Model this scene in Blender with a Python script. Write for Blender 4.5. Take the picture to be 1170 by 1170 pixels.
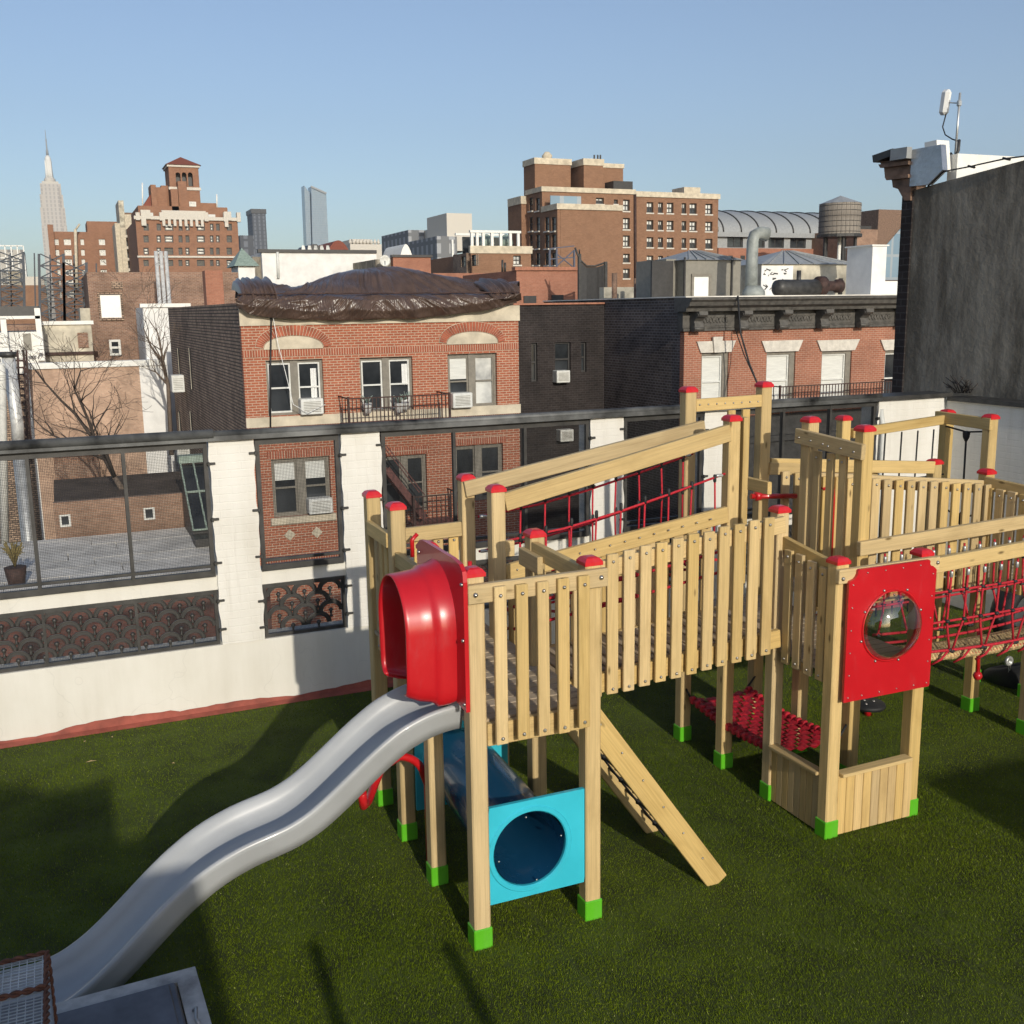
import bpy, bmesh, math, random
import numpy as np
from mathutils import Matrix, Vector
random.seed(7); RNG = np.random.default_rng(7)
PI = math.pi
scene = bpy.context.scene
for o in list(bpy.data.objects): bpy.data.objects.remove(o)
COL = scene.collection

# ------------------------------------------------------------------ camera
F, PIT, ROL, YAW, H = 1200.0, .19071689, -.01453845, .40355853, 3.6     # focal length in photo pixels (1170 wide)
fw = Vector((math.sin(YAW)*math.cos(PIT), math.cos(YAW)*math.cos(PIT), -math.sin(PIT)))
r0 = Vector((math.cos(YAW), -math.sin(YAW), 0)); u0 = r0.cross(fw)
CR = r0*math.cos(ROL) + u0*math.sin(ROL); CU = -r0*math.sin(ROL) + u0*math.cos(ROL)
CP = Vector((0, 0, H))
cam_d = bpy.data.cameras.new('camera'); cam = bpy.data.objects.new('camera', cam_d); COL.objects.link(cam)
cam_d.sensor_width = 36; cam_d.lens = F/1170*36; cam_d.clip_start = .05; cam_d.clip_end = 20000
m3 = Matrix((CR, CU, -fw)).transposed(); cam.matrix_world = Matrix.Translation(CP) @ m3.to_4x4()
scene.camera = cam
# ------------------------------------------------------------------ light
SUN_TAN, SUN_AZ = .355, .055                       # light travels along (+SUN_AZ, +1, -SUN_TAN)
SUN_EL = math.atan(SUN_TAN)
world = bpy.data.worlds.new('World'); scene.world = world; world.use_nodes = True
wn = world.node_tree.nodes; wl = world.node_tree.links
sky = wn.new('ShaderNodeTexSky'); sky.sky_type = 'NISHITA'; sky.sun_disc = False
sky.sun_elevation = SUN_EL; sky.sun_rotation = PI + SUN_AZ
sky.air_density = 1.0; sky.dust_density = 1.3; sky.ozone_density = 3.0; sky.altitude = 30
bg = wn['Background']; bg.inputs['Strength'].default_value = .14
hs_ = wn.new('ShaderNodeHueSaturation'); hs_.inputs['Saturation'].default_value = .92; hs_.inputs['Hue'].default_value = .503
wl.new(sky.outputs[0], hs_.inputs['Color']); wl.new(hs_.outputs[0], bg.inputs['Color'])
sun_d = bpy.data.lights.new('sun', 'SUN'); sun_d.energy = 3.4; sun_d.angle = math.radians(.55); sun_d.color = (1, .93, .80)
sun = bpy.data.objects.new('sun', sun_d); COL.objects.link(sun)
sun.rotation_euler = Vector((SUN_AZ, 1, -SUN_TAN)).to_track_quat('-Z', 'Y').to_euler(); sun.location = (0, -20, 30)
vs = scene.view_settings; vs.view_transform = 'Standard'; vs.look = 'None'; vs.exposure = 0.0; vs.gamma = 1

def ray(x, y): return fw + CR*((x-585)/F) - CU*((y-585)/F)
def at(x, y, Y):                                    # point at depth Y seen at photo pixel (x, y)
    d = ray(x, y); return CP + d*(Y/d.y)
def atx(x, y, X): d = ray(x, y); return CP + d*(X/d.x)
def atz(x, y, z): d = ray(x, y); return CP + d*((z-H)/d.z)

# ------------------------------------------------------------------ materials
MATS = {}
class NT:
    def __init__(s, name):
        s.m = bpy.data.materials.new(name); s.m.use_nodes = True; s.n = s.m.node_tree.nodes; s.l = s.m.node_tree.links
        s.b = s.n['Principled BSDF']; MATS[name] = s.m
    def new(s, t, **k):
        n = s.n.new(t)
        for a, v in k.items():
            if a in n.inputs.keys(): n.inputs[a].default_value = v
            else: setattr(n, a, v)
        return n
    def link(s, a, b): s.l.new(a, b)
    def obj(s, scale=(1, 1, 1)):
        tc = s.new('ShaderNodeTexCoord'); mp = s.new('ShaderNodeMapping'); mp.inputs['Scale'].default_value = scale
        s.link(tc.outputs['Object'], mp.inputs['Vector']); return mp.outputs[0]
    def noise(s, vec, scale, detail=4, rough=.6):
        n = s.new('ShaderNodeTexNoise'); n.inputs['Scale'].default_value = scale; n.inputs['Detail'].default_value = detail; n.inputs['Roughness'].default_value = rough
        s.link(vec, n.inputs['Vector']); return n.outputs['Fac']
    def ramp(s, fac, stops):
        r = s.new('ShaderNodeValToRGB'); e = r.color_ramp.elements
        while len(e) < len(stops): e.new(.5)
        for q, (p, c) in zip(e, stops): q.position = p; q.color = (*c, 1)
        s.link(fac, r.inputs[0]); return r.outputs[0]
    def mix(s, fac, a, b, mode='MIX'):
        n = s.new('ShaderNodeMix'); n.data_type = 'RGBA'; n.blend_type = mode
        for sock, v in ((n.inputs[0], fac), (n.inputs[6], a), (n.inputs[7], b)):
            if hasattr(v, 'is_linked'): s.link(v, sock)
            else: sock.default_value = v if isinstance(v, (int, float)) else (*v, 1)
        return n.outputs[2]
    def col(s, v):
        if hasattr(v, 'is_linked'): s.link(v, s.b.inputs['Base Color'])
        else: s.b.inputs['Base Color'].default_value = (*v, 1)
    def bump(s, fac, strength=.3, dist=.01):
        b = s.new('ShaderNodeBump'); b.inputs['Strength'].default_value = strength; b.inputs['Distance'].default_value = dist
        s.link(fac, b.inputs['Height']); s.link(b.outputs[0], s.b.inputs['Normal'])
    def set(s, rough=.6, metal=0, spec=.5, coat=0):
        s.b.inputs['Roughness'].default_value = rough; s.b.inputs['Metallic'].default_value = metal
        s.b.inputs['Specular IOR Level'].default_value = spec; s.b.inputs['Coat Weight'].default_value = coat; return s
def plain(name, c, rough=.6, metal=0, spec=.5, coat=0, var=.12, scale=6, bump=0):
    t = NT(name).set(rough, metal, spec, coat); v = t.obj()
    n = t.noise(v, scale, 5)
    lo = tuple(max(0, x*(1-var*1.6)) for x in c); hi = tuple(min(1, x*(1+var)) for x in c)
    t.col(t.ramp(n, [(.3, lo), (.7, hi)]))
    if bump: t.bump(t.noise(v, scale*6, 4), bump, .01)
    return t.m
def wood(name, base, dark, knot=True):
    t = NT(name).set(.62, 0, .35)
    tc = t.new('ShaderNodeTexCoord'); oi = t.new('ShaderNodeObjectInfo')
    ad = t.new('ShaderNodeVectorMath', operation='ADD'); mu = t.new('ShaderNodeVectorMath', operation='SCALE')
    cx = t.new('ShaderNodeCombineXYZ')
    for i in range(3): t.link(oi.outputs['Random'], cx.inputs[i])
    t.link(cx.outputs[0], mu.inputs[0]); mu.inputs['Scale'].default_value = 37.0
    t.link(tc.outputs['Object'], ad.inputs[0]); t.link(mu.outputs[0], ad.inputs[1])
    mp = t.new('ShaderNodeMapping'); mp.inputs['Scale'].default_value = (.9, 14, 14); t.link(ad.outputs[0], mp.inputs[0])
    g = t.noise(mp.outputs[0], 2.2, 6, .62)
    mp2 = t.new('ShaderNodeMapping'); mp2.inputs['Scale'].default_value = (1.2, 60, 60); t.link(ad.outputs[0], mp2.inputs[0])
    g2 = t.noise(mp2.outputs[0], 2.0, 3, .6)
    c = t.ramp(g, [(.28, dark), (.5, base), (.72, tuple(min(1, x*1.12) for x in base))])
    c = t.mix(.5, c, t.ramp(g2, [(.35, tuple(x*.72 for x in base)), (.65, tuple(min(1, x*1.08) for x in base))]))
    vr = t.new('ShaderNodeHueSaturation'); mr = t.new('ShaderNodeMapRange'); t.link(oi.outputs['Random'], mr.inputs[0])
    mr.inputs[3].default_value = .85; mr.inputs[4].default_value = 1.13; t.link(mr.outputs[0], vr.inputs['Value']); t.link(c, vr.inputs['Color'])
    mp4 = t.new('ShaderNodeMapping'); mp4.inputs['Scale'].default_value = (1.3, 3, 3); t.link(ad.outputs[0], mp4.inputs[0]); g4 = t.noise(mp4.outputs[0], 1.6, 5, .6)
    vr2 = t.mix(t.ramp(g4, [(.52, (0, 0, 0)), (.75, (.55, .55, .55))]), vr.outputs[0], tuple(x*.78 for x in dark)); hs2 = t.new('ShaderNodeHueSaturation'); t.link(vr2, hs2.inputs['Color']); ms = t.new('ShaderNodeMapRange'); mm_ = t.new('ShaderNodeMath', operation='FRACT'); mk = t.new('ShaderNodeMath', operation='MULTIPLY'); mk.inputs[1].default_value = 7.31; t.link(oi.outputs['Random'], mk.inputs[0]); t.link(mk.outputs[0], mm_.inputs[0]); t.link(mm_.outputs[0], ms.inputs[0]); ms.inputs[3].default_value = .88; ms.inputs[4].default_value = 1.1; t.link(ms.outputs[0], hs2.inputs['Saturation']); vr = hs2
    if knot:
        mp3 = t.new('ShaderNodeMapping'); mp3.inputs['Scale'].default_value = (3.2, 9, 9); t.link(ad.outputs[0], mp3.inputs[0])
        vo = t.new('ShaderNodeTexVoronoi'); vo.inputs['Scale'].default_value = 1; t.link(mp3.outputs[0], vo.inputs['Vector'])
        k = t.ramp(vo.outputs['Distance'], [(.05, (1, 1, 1)), (.13, (0, 0, 0))])
        t.col(t.mix(k, vr.outputs[0], tuple(x*.42 for x in dark)))
    else: t.col(vr.outputs[0])
    t.bump(g2, .25, .004)
    return t.m
def brick(name, c1, c2, mortar, bw=.21, rh=.07, ms=.009, var=.5, rough=.85, bump=.6, offset=.5):
    t = NT(name).set(rough, 0, .25)
    tc = t.new('ShaderNodeTexCoord'); sp = t.new('ShaderNodeSeparateXYZ'); t.link(tc.outputs['Object'], sp.inputs[0])
    a = t.new('ShaderNodeMath', operation='ADD'); t.link(sp.outputs[0], a.inputs[0]); t.link(sp.outputs[1], a.inputs[1])
    cb = t.new('ShaderNodeCombineXYZ'); t.link(a.outputs[0], cb.inputs[0]); t.link(sp.outputs[2], cb.inputs[1])
    b = t.new('ShaderNodeTexBrick'); b.offset = offset
    b.inputs['Scale'].default_value = 1; b.inputs['Brick Width'].default_value = bw; b.inputs['Row Height'].default_value = rh
    b.inputs['Mortar Size'].default_value = ms; b.inputs['Mortar Smooth'].default_value = .2; b.inputs['Bias'].default_value = 0
    t.link(cb.outputs[0], b.inputs['Vector'])
    n = t.noise(tc.outputs['Object'], .9, 6, .65); n2 = t.noise(tc.outputs['Object'], 9, 4)
    b.inputs['Color1'].default_value = (*c1, 1); b.inputs['Color2'].default_value = (*c2, 1); b.inputs['Mortar'].default_value = (*mortar, 1)
    k = t.ramp(n, [(.3, (1-var*.55,)*3), (.7, (1+var*.18,)*3)]); c = t.mix(1.0, b.outputs['Color'], k, 'MULTIPLY')
    k2 = t.ramp(n2, [(.3, (.8,)*3), (.7, (1.08,)*3)]); t.col(t.mix(.7, c, t.mix(1.0, c, k2, 'MULTIPLY')))
    inv = t.new('ShaderNodeMath', operation='SUBTRACT'); inv.inputs[0].default_value = 1; t.link(b.outputs['Fac'], inv.inputs[1])
    t.bump(inv.outputs[0], bump, .012)
    return t.m
M = {}
M['wood'] = wood('pine_wood', (.565, .41, .185), (.42, .285, .11))
M['wood_grey'] = wood('weathered_deck_wood', (.42, .33, .22), (.29, .22, .14))
M['plank'] = wood('pine_plank', (.60, .42, .18), (.46, .30, .12), False)
def plastic(name, c, rough=.32, coat=.3):
    t = NT(name).set(rough, 0, .5, coat); v = t.obj(); n = t.noise(v, 3, 6)
    t.col(t.ramp(n, [(.3, tuple(x*.9 for x in c)), (.7, tuple(min(1, x*1.05) for x in c))])); 
    wn_ = t.noise(t.obj((1, 1, .35)), 5, 6, .75); base_ = t.b.inputs['Base Color'].links[0].from_socket; t.col(t.mix(t.ramp(wn_, [(.55, (0, 0, 0)), (.8, (.30, .30, .30))]), base_, tuple(x*.5+.12 for x in c)))
    n2 = t.noise(v, 40, 3); r = t.new('ShaderNodeMapRange'); t.link(n, r.inputs[0]); r.inputs[3].default_value = rough*.75; r.inputs[4].default_value = rough*1.35
    t.link(r.outputs[0], t.b.inputs['Roughness']); t.bump(n2, .04, .002); return t.m
M['red'] = plastic('red_plastic', (.50, .010, .016))
M['cap'] = plastic('red_cap_plastic', (.55, .01, .016), .4)
M['green'] = plastic('green_foot_plastic', (.10, .44, .015), .4)
M['teal'] = plastic('turquoise_panel_plastic', (.035, .47, .60), .38)
M['blue'] = plastic('dark_blue_tunnel_plastic', (.009, .075, .165), .25, .4)
M['slide'] = plastic('light_grey_slide_plastic', (.36, .37, .375), .3, .25)
M['redmetal'] = plastic('red_powder_coat', (.50, .01, .014), .3)
M['white_pl'] = plain('white_plastic', (.75, .75, .72), .45, var=.05)
M['black'] = plain('black_rubber', (.016, .016, .017), .65, var=.3)
M['tyre'] = plain('tyre_rubber', (.010, .010, .011), .7, var=.3, bump=.3)
M['steel'] = plain('galvanised_steel', (.50, .51, .50), .38, .55, var=.2)
M['flue'] = plain('bright_flue_steel', (.62, .62, .60), .35, .25, var=.2)
M['duct'] = plain('dull_galvanised_duct', (.27, .29, .27), .55, .0, var=.25, scale=3)
M['bolt'] = plain('bolt_steel', (.42, .40, .37), .3, .9, var=.05)
M['darkmetal'] = plain('black_painted_metal', (.042, .04, .037), .5, .0, var=.35)
M['rail'] = plain('weathered_black_rail', (.10, .102, .10), .55, .1, var=.7, scale=2.5)
M['wire'] = plain('screen_wire', (.022, .021, .019), .7, 0, .2, var=.2)
M['iron'] = plain('rusty_iron', (.06, .032, .026), .75, .2, var=.4)
M['ironred'] = plain('red_brown_iron', (.13, .05, .042), .75, var=.3)
M['rope'] = plain('red_rope', (.50, .015, .03), .75, var=.2, scale=60, bump=.4)
M['ropeblk'] = plain('black_rope', (.02, .02, .02), .8, var=.2, scale=60)
M['straw'] = plain('straw_rope', (.55, .40, .19), .85, var=.4, scale=40, bump=.4)
M['strap'] = plain('red_webbing', (.48, .012, .028), .6, var=.25, scale=30, bump=.2)
M['white'] = None
def stucco():
    t = NT('cream_painted_render').set(.8, 0, .25); v = t.obj(); n = t.noise(v, .9, 7, .65); n2 = t.noise(v, 22, 5, .7); n3 = t.noise(t.obj((5, 5, .6)), 1.0, 4)
    c = t.ramp(n, [(.25, (.60, .57, .49)), (.65, (.71, .685, .62))]); c = t.mix(.35, c, t.ramp(n3, [(.3, (.56, .53, .46)), (.62, (.72, .70, .64))]))
    vo = t.new('ShaderNodeTexVoronoi'); vo.feature = 'DISTANCE_TO_EDGE'; vo.inputs['Scale'].default_value = 1.1; wv = t.new('ShaderNodeVectorMath', operation='ADD'); nz = t.new('ShaderNodeTexNoise'); nz.inputs['Scale'].default_value = 2.5; t.link(v, nz.inputs['Vector']); t.link(v, wv.inputs[0]); t.link(nz.outputs['Color'], wv.inputs[1]); t.link(wv.outputs[0], vo.inputs['Vector'])
    k = t.ramp(vo.outputs['Distance'], [(.0, (.8, .8, .8)), (.006, (1, 1, 1))]); t.col(t.mix(.5, c, t.mix(1.0, c, k, 'MULTIPLY'))); t.bump(n2, .18, .006); return t.m
def wallpaint():
    t = NT('white_painted_masonry').set(.75, 0, .3); tc = t.new('ShaderNodeTexCoord')
    sp = t.new('ShaderNodeSeparateXYZ'); t.link(tc.outputs['Object'], sp.inputs[0])
    a = t.new('ShaderNodeMath', operation='ADD'); t.link(sp.outputs[0], a.inputs[0]); t.link(sp.outputs[1], a.inputs[1])
    cb = t.new('ShaderNodeCombineXYZ'); t.link(a.outputs[0], cb.inputs[0]); t.link(sp.outputs[2], cb.inputs[1])
    b = t.new('ShaderNodeTexBrick'); b.inputs['Scale'].default_value = 1; b.inputs['Brick Width'].default_value = .21; b.inputs['Row Height'].default_value = .072; b.inputs['Mortar Size'].default_value = .008; b.inputs['Mortar Smooth'].default_value = .8
    t.link(cb.outputs[0], b.inputs['Vector'])
    n = t.noise(tc.outputs['Object'], 1.6, 7, .65); mp = t.new('ShaderNodeMapping'); mp.inputs['Scale'].default_value = (7, 7, .5); t.link(tc.outputs['Object'], mp.inputs[0])
    n2 = t.noise(mp.outputs[0], 1.2, 5)
    c = t.ramp(n, [(.25, (.60, .57, .50)), (.6, (.72, .695, .64))]); t.col(t.mix(.4, c, t.ramp(n2, [(.3, (.62, .59, .525)), (.6, (.73, .71, .655))])))
    mpd = t.new('ShaderNodeMapping'); mpd.inputs['Scale'].default_value = (16, 16, .7); t.link(tc.outputs['Object'], mpd.inputs[0]); nd = t.noise(mpd.outputs[0], 1.0, 4, .6); cc = t.b.inputs['Base Color'].links[0].from_socket; t.col(t.mix(t.ramp(nd, [(.60, (0, 0, 0)), (.78, (.4, .4, .4))]), cc, (.40, .36, .29)))
    n3 = t.noise(tc.outputs['Object'], 14, 5, .7); ad = t.new('ShaderNodeMath', operation='MULTIPLY_ADD'); t.link(b.outputs['Fac'], ad.inputs[0]); ad.inputs[1].default_value = -.45; t.link(n3, ad.inputs[2])
    t.bump(ad.outputs[0], .35, .008); return t.m
M['white'] = wallpaint(); M['stucco'] = stucco()
M['redcurb'] = plain('red_roof_membrane', (.30, .075, .05), .8, var=.25, scale=5, bump=.3)
M['glass'] = None
t = NT('dark_window_glass').set(.06, 0, .6); n = t.noise(t.obj(), .8, 3); t.col(t.ramp(n, [(.35, (.012, .014, .016)), (.65, (.045, .05, .055))])); M['glass'] = t.m
t = NT('pale_window_glass').set(.12, 0, .6, .5); n = t.noise(t.obj(), 1.5, 3); t.col(t.ramp(n, [(.35, (.30, .31, .31)), (.65, (.66, .66, .62))])); M['glasspale'] = t.m
t = NT('window_blind').set(.25, 0, .5, .6); n = t.noise(t.obj((1, 1, 12)), 2, 2); t.col(t.ramp(n, [(.3, (.58, .58, .54)), (.7, (.70, .70, .65))])); M['blind'] = t.m
t = NT('grey_blue_curtain_wall').set(.15, 0, .7)
tc = t.new('ShaderNodeTexCoord'); bt = t.new('ShaderNodeTexBrick'); bt.offset = 0; sp = t.new('ShaderNodeSeparateXYZ'); cb = t.new('ShaderNodeCombineXYZ'); aa = t.new('ShaderNodeMath', operation='ADD')
t.link(tc.outputs['Object'], sp.inputs[0]); t.link(sp.outputs[0], aa.inputs[0]); t.link(sp.outputs[1], aa.inputs[1]); t.link(aa.outputs[0], cb.inputs[0]); t.link(sp.outputs[2], cb.inputs[1]); t.link(cb.outputs[0], bt.inputs['Vector'])
for k, v in (('Scale', 1), ('Brick Width', 2.0), ('Row Height', 4.0), ('Mortar Size', .25)): bt.inputs[k].default_value = v
bt.inputs['Color1'].default_value = (.16, .24, .31, 1); bt.inputs['Color2'].default_value = (.21, .30, .37, 1); bt.inputs['Mortar'].default_value = (.30, .34, .37, 1)
t.col(bt.outputs['Color']); M['curtain'] = t.m
M['brick_red'] = brick('orange_red_brick', (.40, .125, .065), (.33, .095, .05), (.50, .36, .26), .215, .074, .011, .3)
M['brick_soldier'] = brick('red_soldier_brick', (.36, .10, .055), (.30, .085, .045), (.50, .36, .26), .074, .26, .011, .2, offset=0)
M['brick_dark'] = brick('mottled_brown_brick', (.54, .385, .27), (.35, .24, .175), (.11, .085, .068), .24, .10, .022, .95)  # brown brick with dark joints and blotchy tone
M['brick_black'] = brick('black_painted_brick', (.042, .033, .031), (.028, .022, .021), (.062, .055, .053), .22, .085, .009, .9)
M['brick_shaded'] = brick('shade_dark_brick', (.15, .115, .10), (.09, .07, .064), (.26, .235, .22), .23, .095, .012, 1.0)  # near-black colour stands in for shade on the row house side
M['brick_ital'] = brick('salmon_brick', (.37, .15, .092), (.32, .122, .075), (.44, .29, .21), .21, .072, .009, .45)
M['brick_maroon'] = brick('dull_maroon_brick', (.20, .075, .055), (.15, .055, .042), (.17, .10, .08), .21, .07, .008, .8)
M['brick_pink'] = brick('pink_brick', (.40, .18, .115), (.36, .15, .095), (.36, .2, .14), .21, .07, .008, .4)
M['brick_tan'] = brick('tan_brick', (.36, .22, .15), (.29, .17, .115), (.33, .25, .19), .21, .07, .009, .7)
M['brick_brown'] = brick('brown_apartment_brick', (.285, .158, .095), (.245, .13, .078), (.27, .17, .11), .3, .1, .008, .25)
M['brick_apt'] = brick('orange_brown_apartment_brick', (.32, .165, .10), (.27, .135, .082), (.3, .19, .13), .4, .15, .01, .3)
M['brick_sand'] = brick('sandy_pink_brick', (.58, .395, .285), (.50, .33, .235), (.50, .37, .28), .22, .075, .008, .6)
M['brick_old'] = brick('patched_old_brick', (.33, .19, .125), (.22, .115, .08), (.35, .27, .21), .22, .075, .012, .8)
M['archbrick'] = plain('red_arch_brick', (.34, .095, .05), .85, var=.3, scale=3)
M['stone'] = plain('buff_limestone', (.56, .49, .37), .85, var=.18, scale=2, bump=.2)
M['lime'] = plain('pale_limestone', (.58, .54, .47), .85, var=.12)
M['beige'] = plain('stained_beige_stucco', (.47, .43, .34), .9, var=.35, scale=1.1, bump=.2)
M['whitewall'] = plain('whitewashed_wall', (.72, .71, .68), .85, var=.1, scale=1.2, bump=.3)
M['frame'] = plain('taupe_window_frame', (.20, .18, .145), .6, var=.15)
M['framew'] = plain('white_window_frame', (.62, .62, .58), .55, var=.1)
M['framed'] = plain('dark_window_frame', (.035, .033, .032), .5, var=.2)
M['cornice'] = plain('black_painted_cornice', (.085, .078, .068), .55, var=.3, bump=.15)
M['roofgrey'] = plain('grey_roof_membrane', (.70, .665, .60), .85, var=.22, scale=.9, bump=.2)
M['shed'] = plain('taupe_metal_siding', (.22, .205, .17), .6, var=.1)
M['roofmetal'] = plain('grey_standing_seam', (.30, .31, .31), .5, .0, var=.12)
M['redroof'] = plain('red_tile_roof', (.21, .06, .035), .8, var=.2)
M['concrete'] = plain('shade', (.2, .2, .2))
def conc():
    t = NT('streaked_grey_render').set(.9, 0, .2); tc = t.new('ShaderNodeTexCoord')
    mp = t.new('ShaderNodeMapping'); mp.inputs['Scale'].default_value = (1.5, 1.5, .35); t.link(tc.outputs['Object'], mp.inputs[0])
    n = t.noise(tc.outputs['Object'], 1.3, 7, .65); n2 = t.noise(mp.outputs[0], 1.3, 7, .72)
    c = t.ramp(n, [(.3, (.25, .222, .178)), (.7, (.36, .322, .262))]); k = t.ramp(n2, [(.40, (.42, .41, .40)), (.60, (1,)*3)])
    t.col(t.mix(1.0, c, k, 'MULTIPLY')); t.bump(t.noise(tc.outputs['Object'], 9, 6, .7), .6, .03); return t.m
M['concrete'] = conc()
M['tarp'] = plain('brown_plastic_tarp', (.092, .060, .046), .3, 0, .5, var=.2, scale=3)
M['silver'] = plain('crumpled_silver_flashing', (.42, .43, .45), .3, .8, var=.15, scale=4, bump=.5)
M['membrane'] = plain('white_roof_membrane', (.74, .73, .68), .7, var=.06)
M['brown_stone'] = plain('brown_weathered_stone', (.20, .125, .085), .85, var=.35, scale=5, bump=.3)
M['tank'] = None
t = NT('weathered_tank_staves').set(.85, 0, .2); n = t.noise(t.obj((2.2, 2.2, .15)), 2, 5); n2 = t.noise(t.obj(), .7, 4)
t.col(t.mix(.5, t.ramp(n, [(.3, (.12, .10, .085)), (.7, (.34, .30, .25))]), t.ramp(n2, [(.3, (.14, .12, .10)), (.7, (.36, .33, .29))]))); M['tank'] = t.m
M['bark'] = plain('grey_brown_bark', (.14, .105, .08), .9, var=.3, scale=12)
M['barkdark'] = plain('dark_bark', (.055, .042, .034), .9, var=.3, scale=12)
M['asphalt'] = plain('asphalt', (.055, .055, .055), .9, var=.25, scale=.4)
M['turf_base'] = plain('turf_backing', (.050, .070, .007), .95, var=.4, scale=2.5)
M['terracotta'] = plain('terracotta_coping', (.35, .15, .09), .8, var=.2)
M['greenglass'] = plain('copper_green_metal', (.26, .33, .28), .6, var=.2)
t = NT('clear_acrylic'); lw = t.new('ShaderNodeLayerWeight'); lw.inputs[0].default_value = .35; tr = t.new('ShaderNodeBsdfTransparent'); tr.inputs[0].default_value = (.86, .88, .88, 1)
gl = t.new('ShaderNodeBsdfGlossy'); gl.inputs['Roughness'].default_value = .04; mx = t.new('ShaderNodeMixShader'); mr = t.new('ShaderNodeMapRange'); mr.inputs[3].default_value = .1; mr.inputs[4].default_value = .8
t.link(lw.outputs['Facing'], mr.inputs[0]); t.link(mr.outputs[0], mx.inputs[0]); t.link(tr.outputs[0], mx.inputs[1]); t.link(gl.outputs[0], mx.inputs[2]); t.link(mx.outputs[0], t.n['Material Output'].inputs[0]); M['acrylic'] = t.m
def grassmat():
    t = NT('artificial_turf_fibre').set(.75, 0, .06); a = t.new('ShaderNodeAttribute'); a.attribute_name = 'rnd'
    c = t.ramp(a.outputs['Fac'], [(0, (.062, .094, .004)), (.5, (.108, .156, .006)), (.92, (.155, .208, .009)), (1, (.32, .36, .11))])  # last stop paints highlights on a few fibres
    n = t.noise(t.obj(), .55, 4); t.col(t.mix(1.0, c, t.ramp(n, [(.3, (.70, .74, .8)), (.7, (1.22, 1.14, 1.0))]), 'MULTIPLY')); return t.m
M['grass'] = grassmat()

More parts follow.
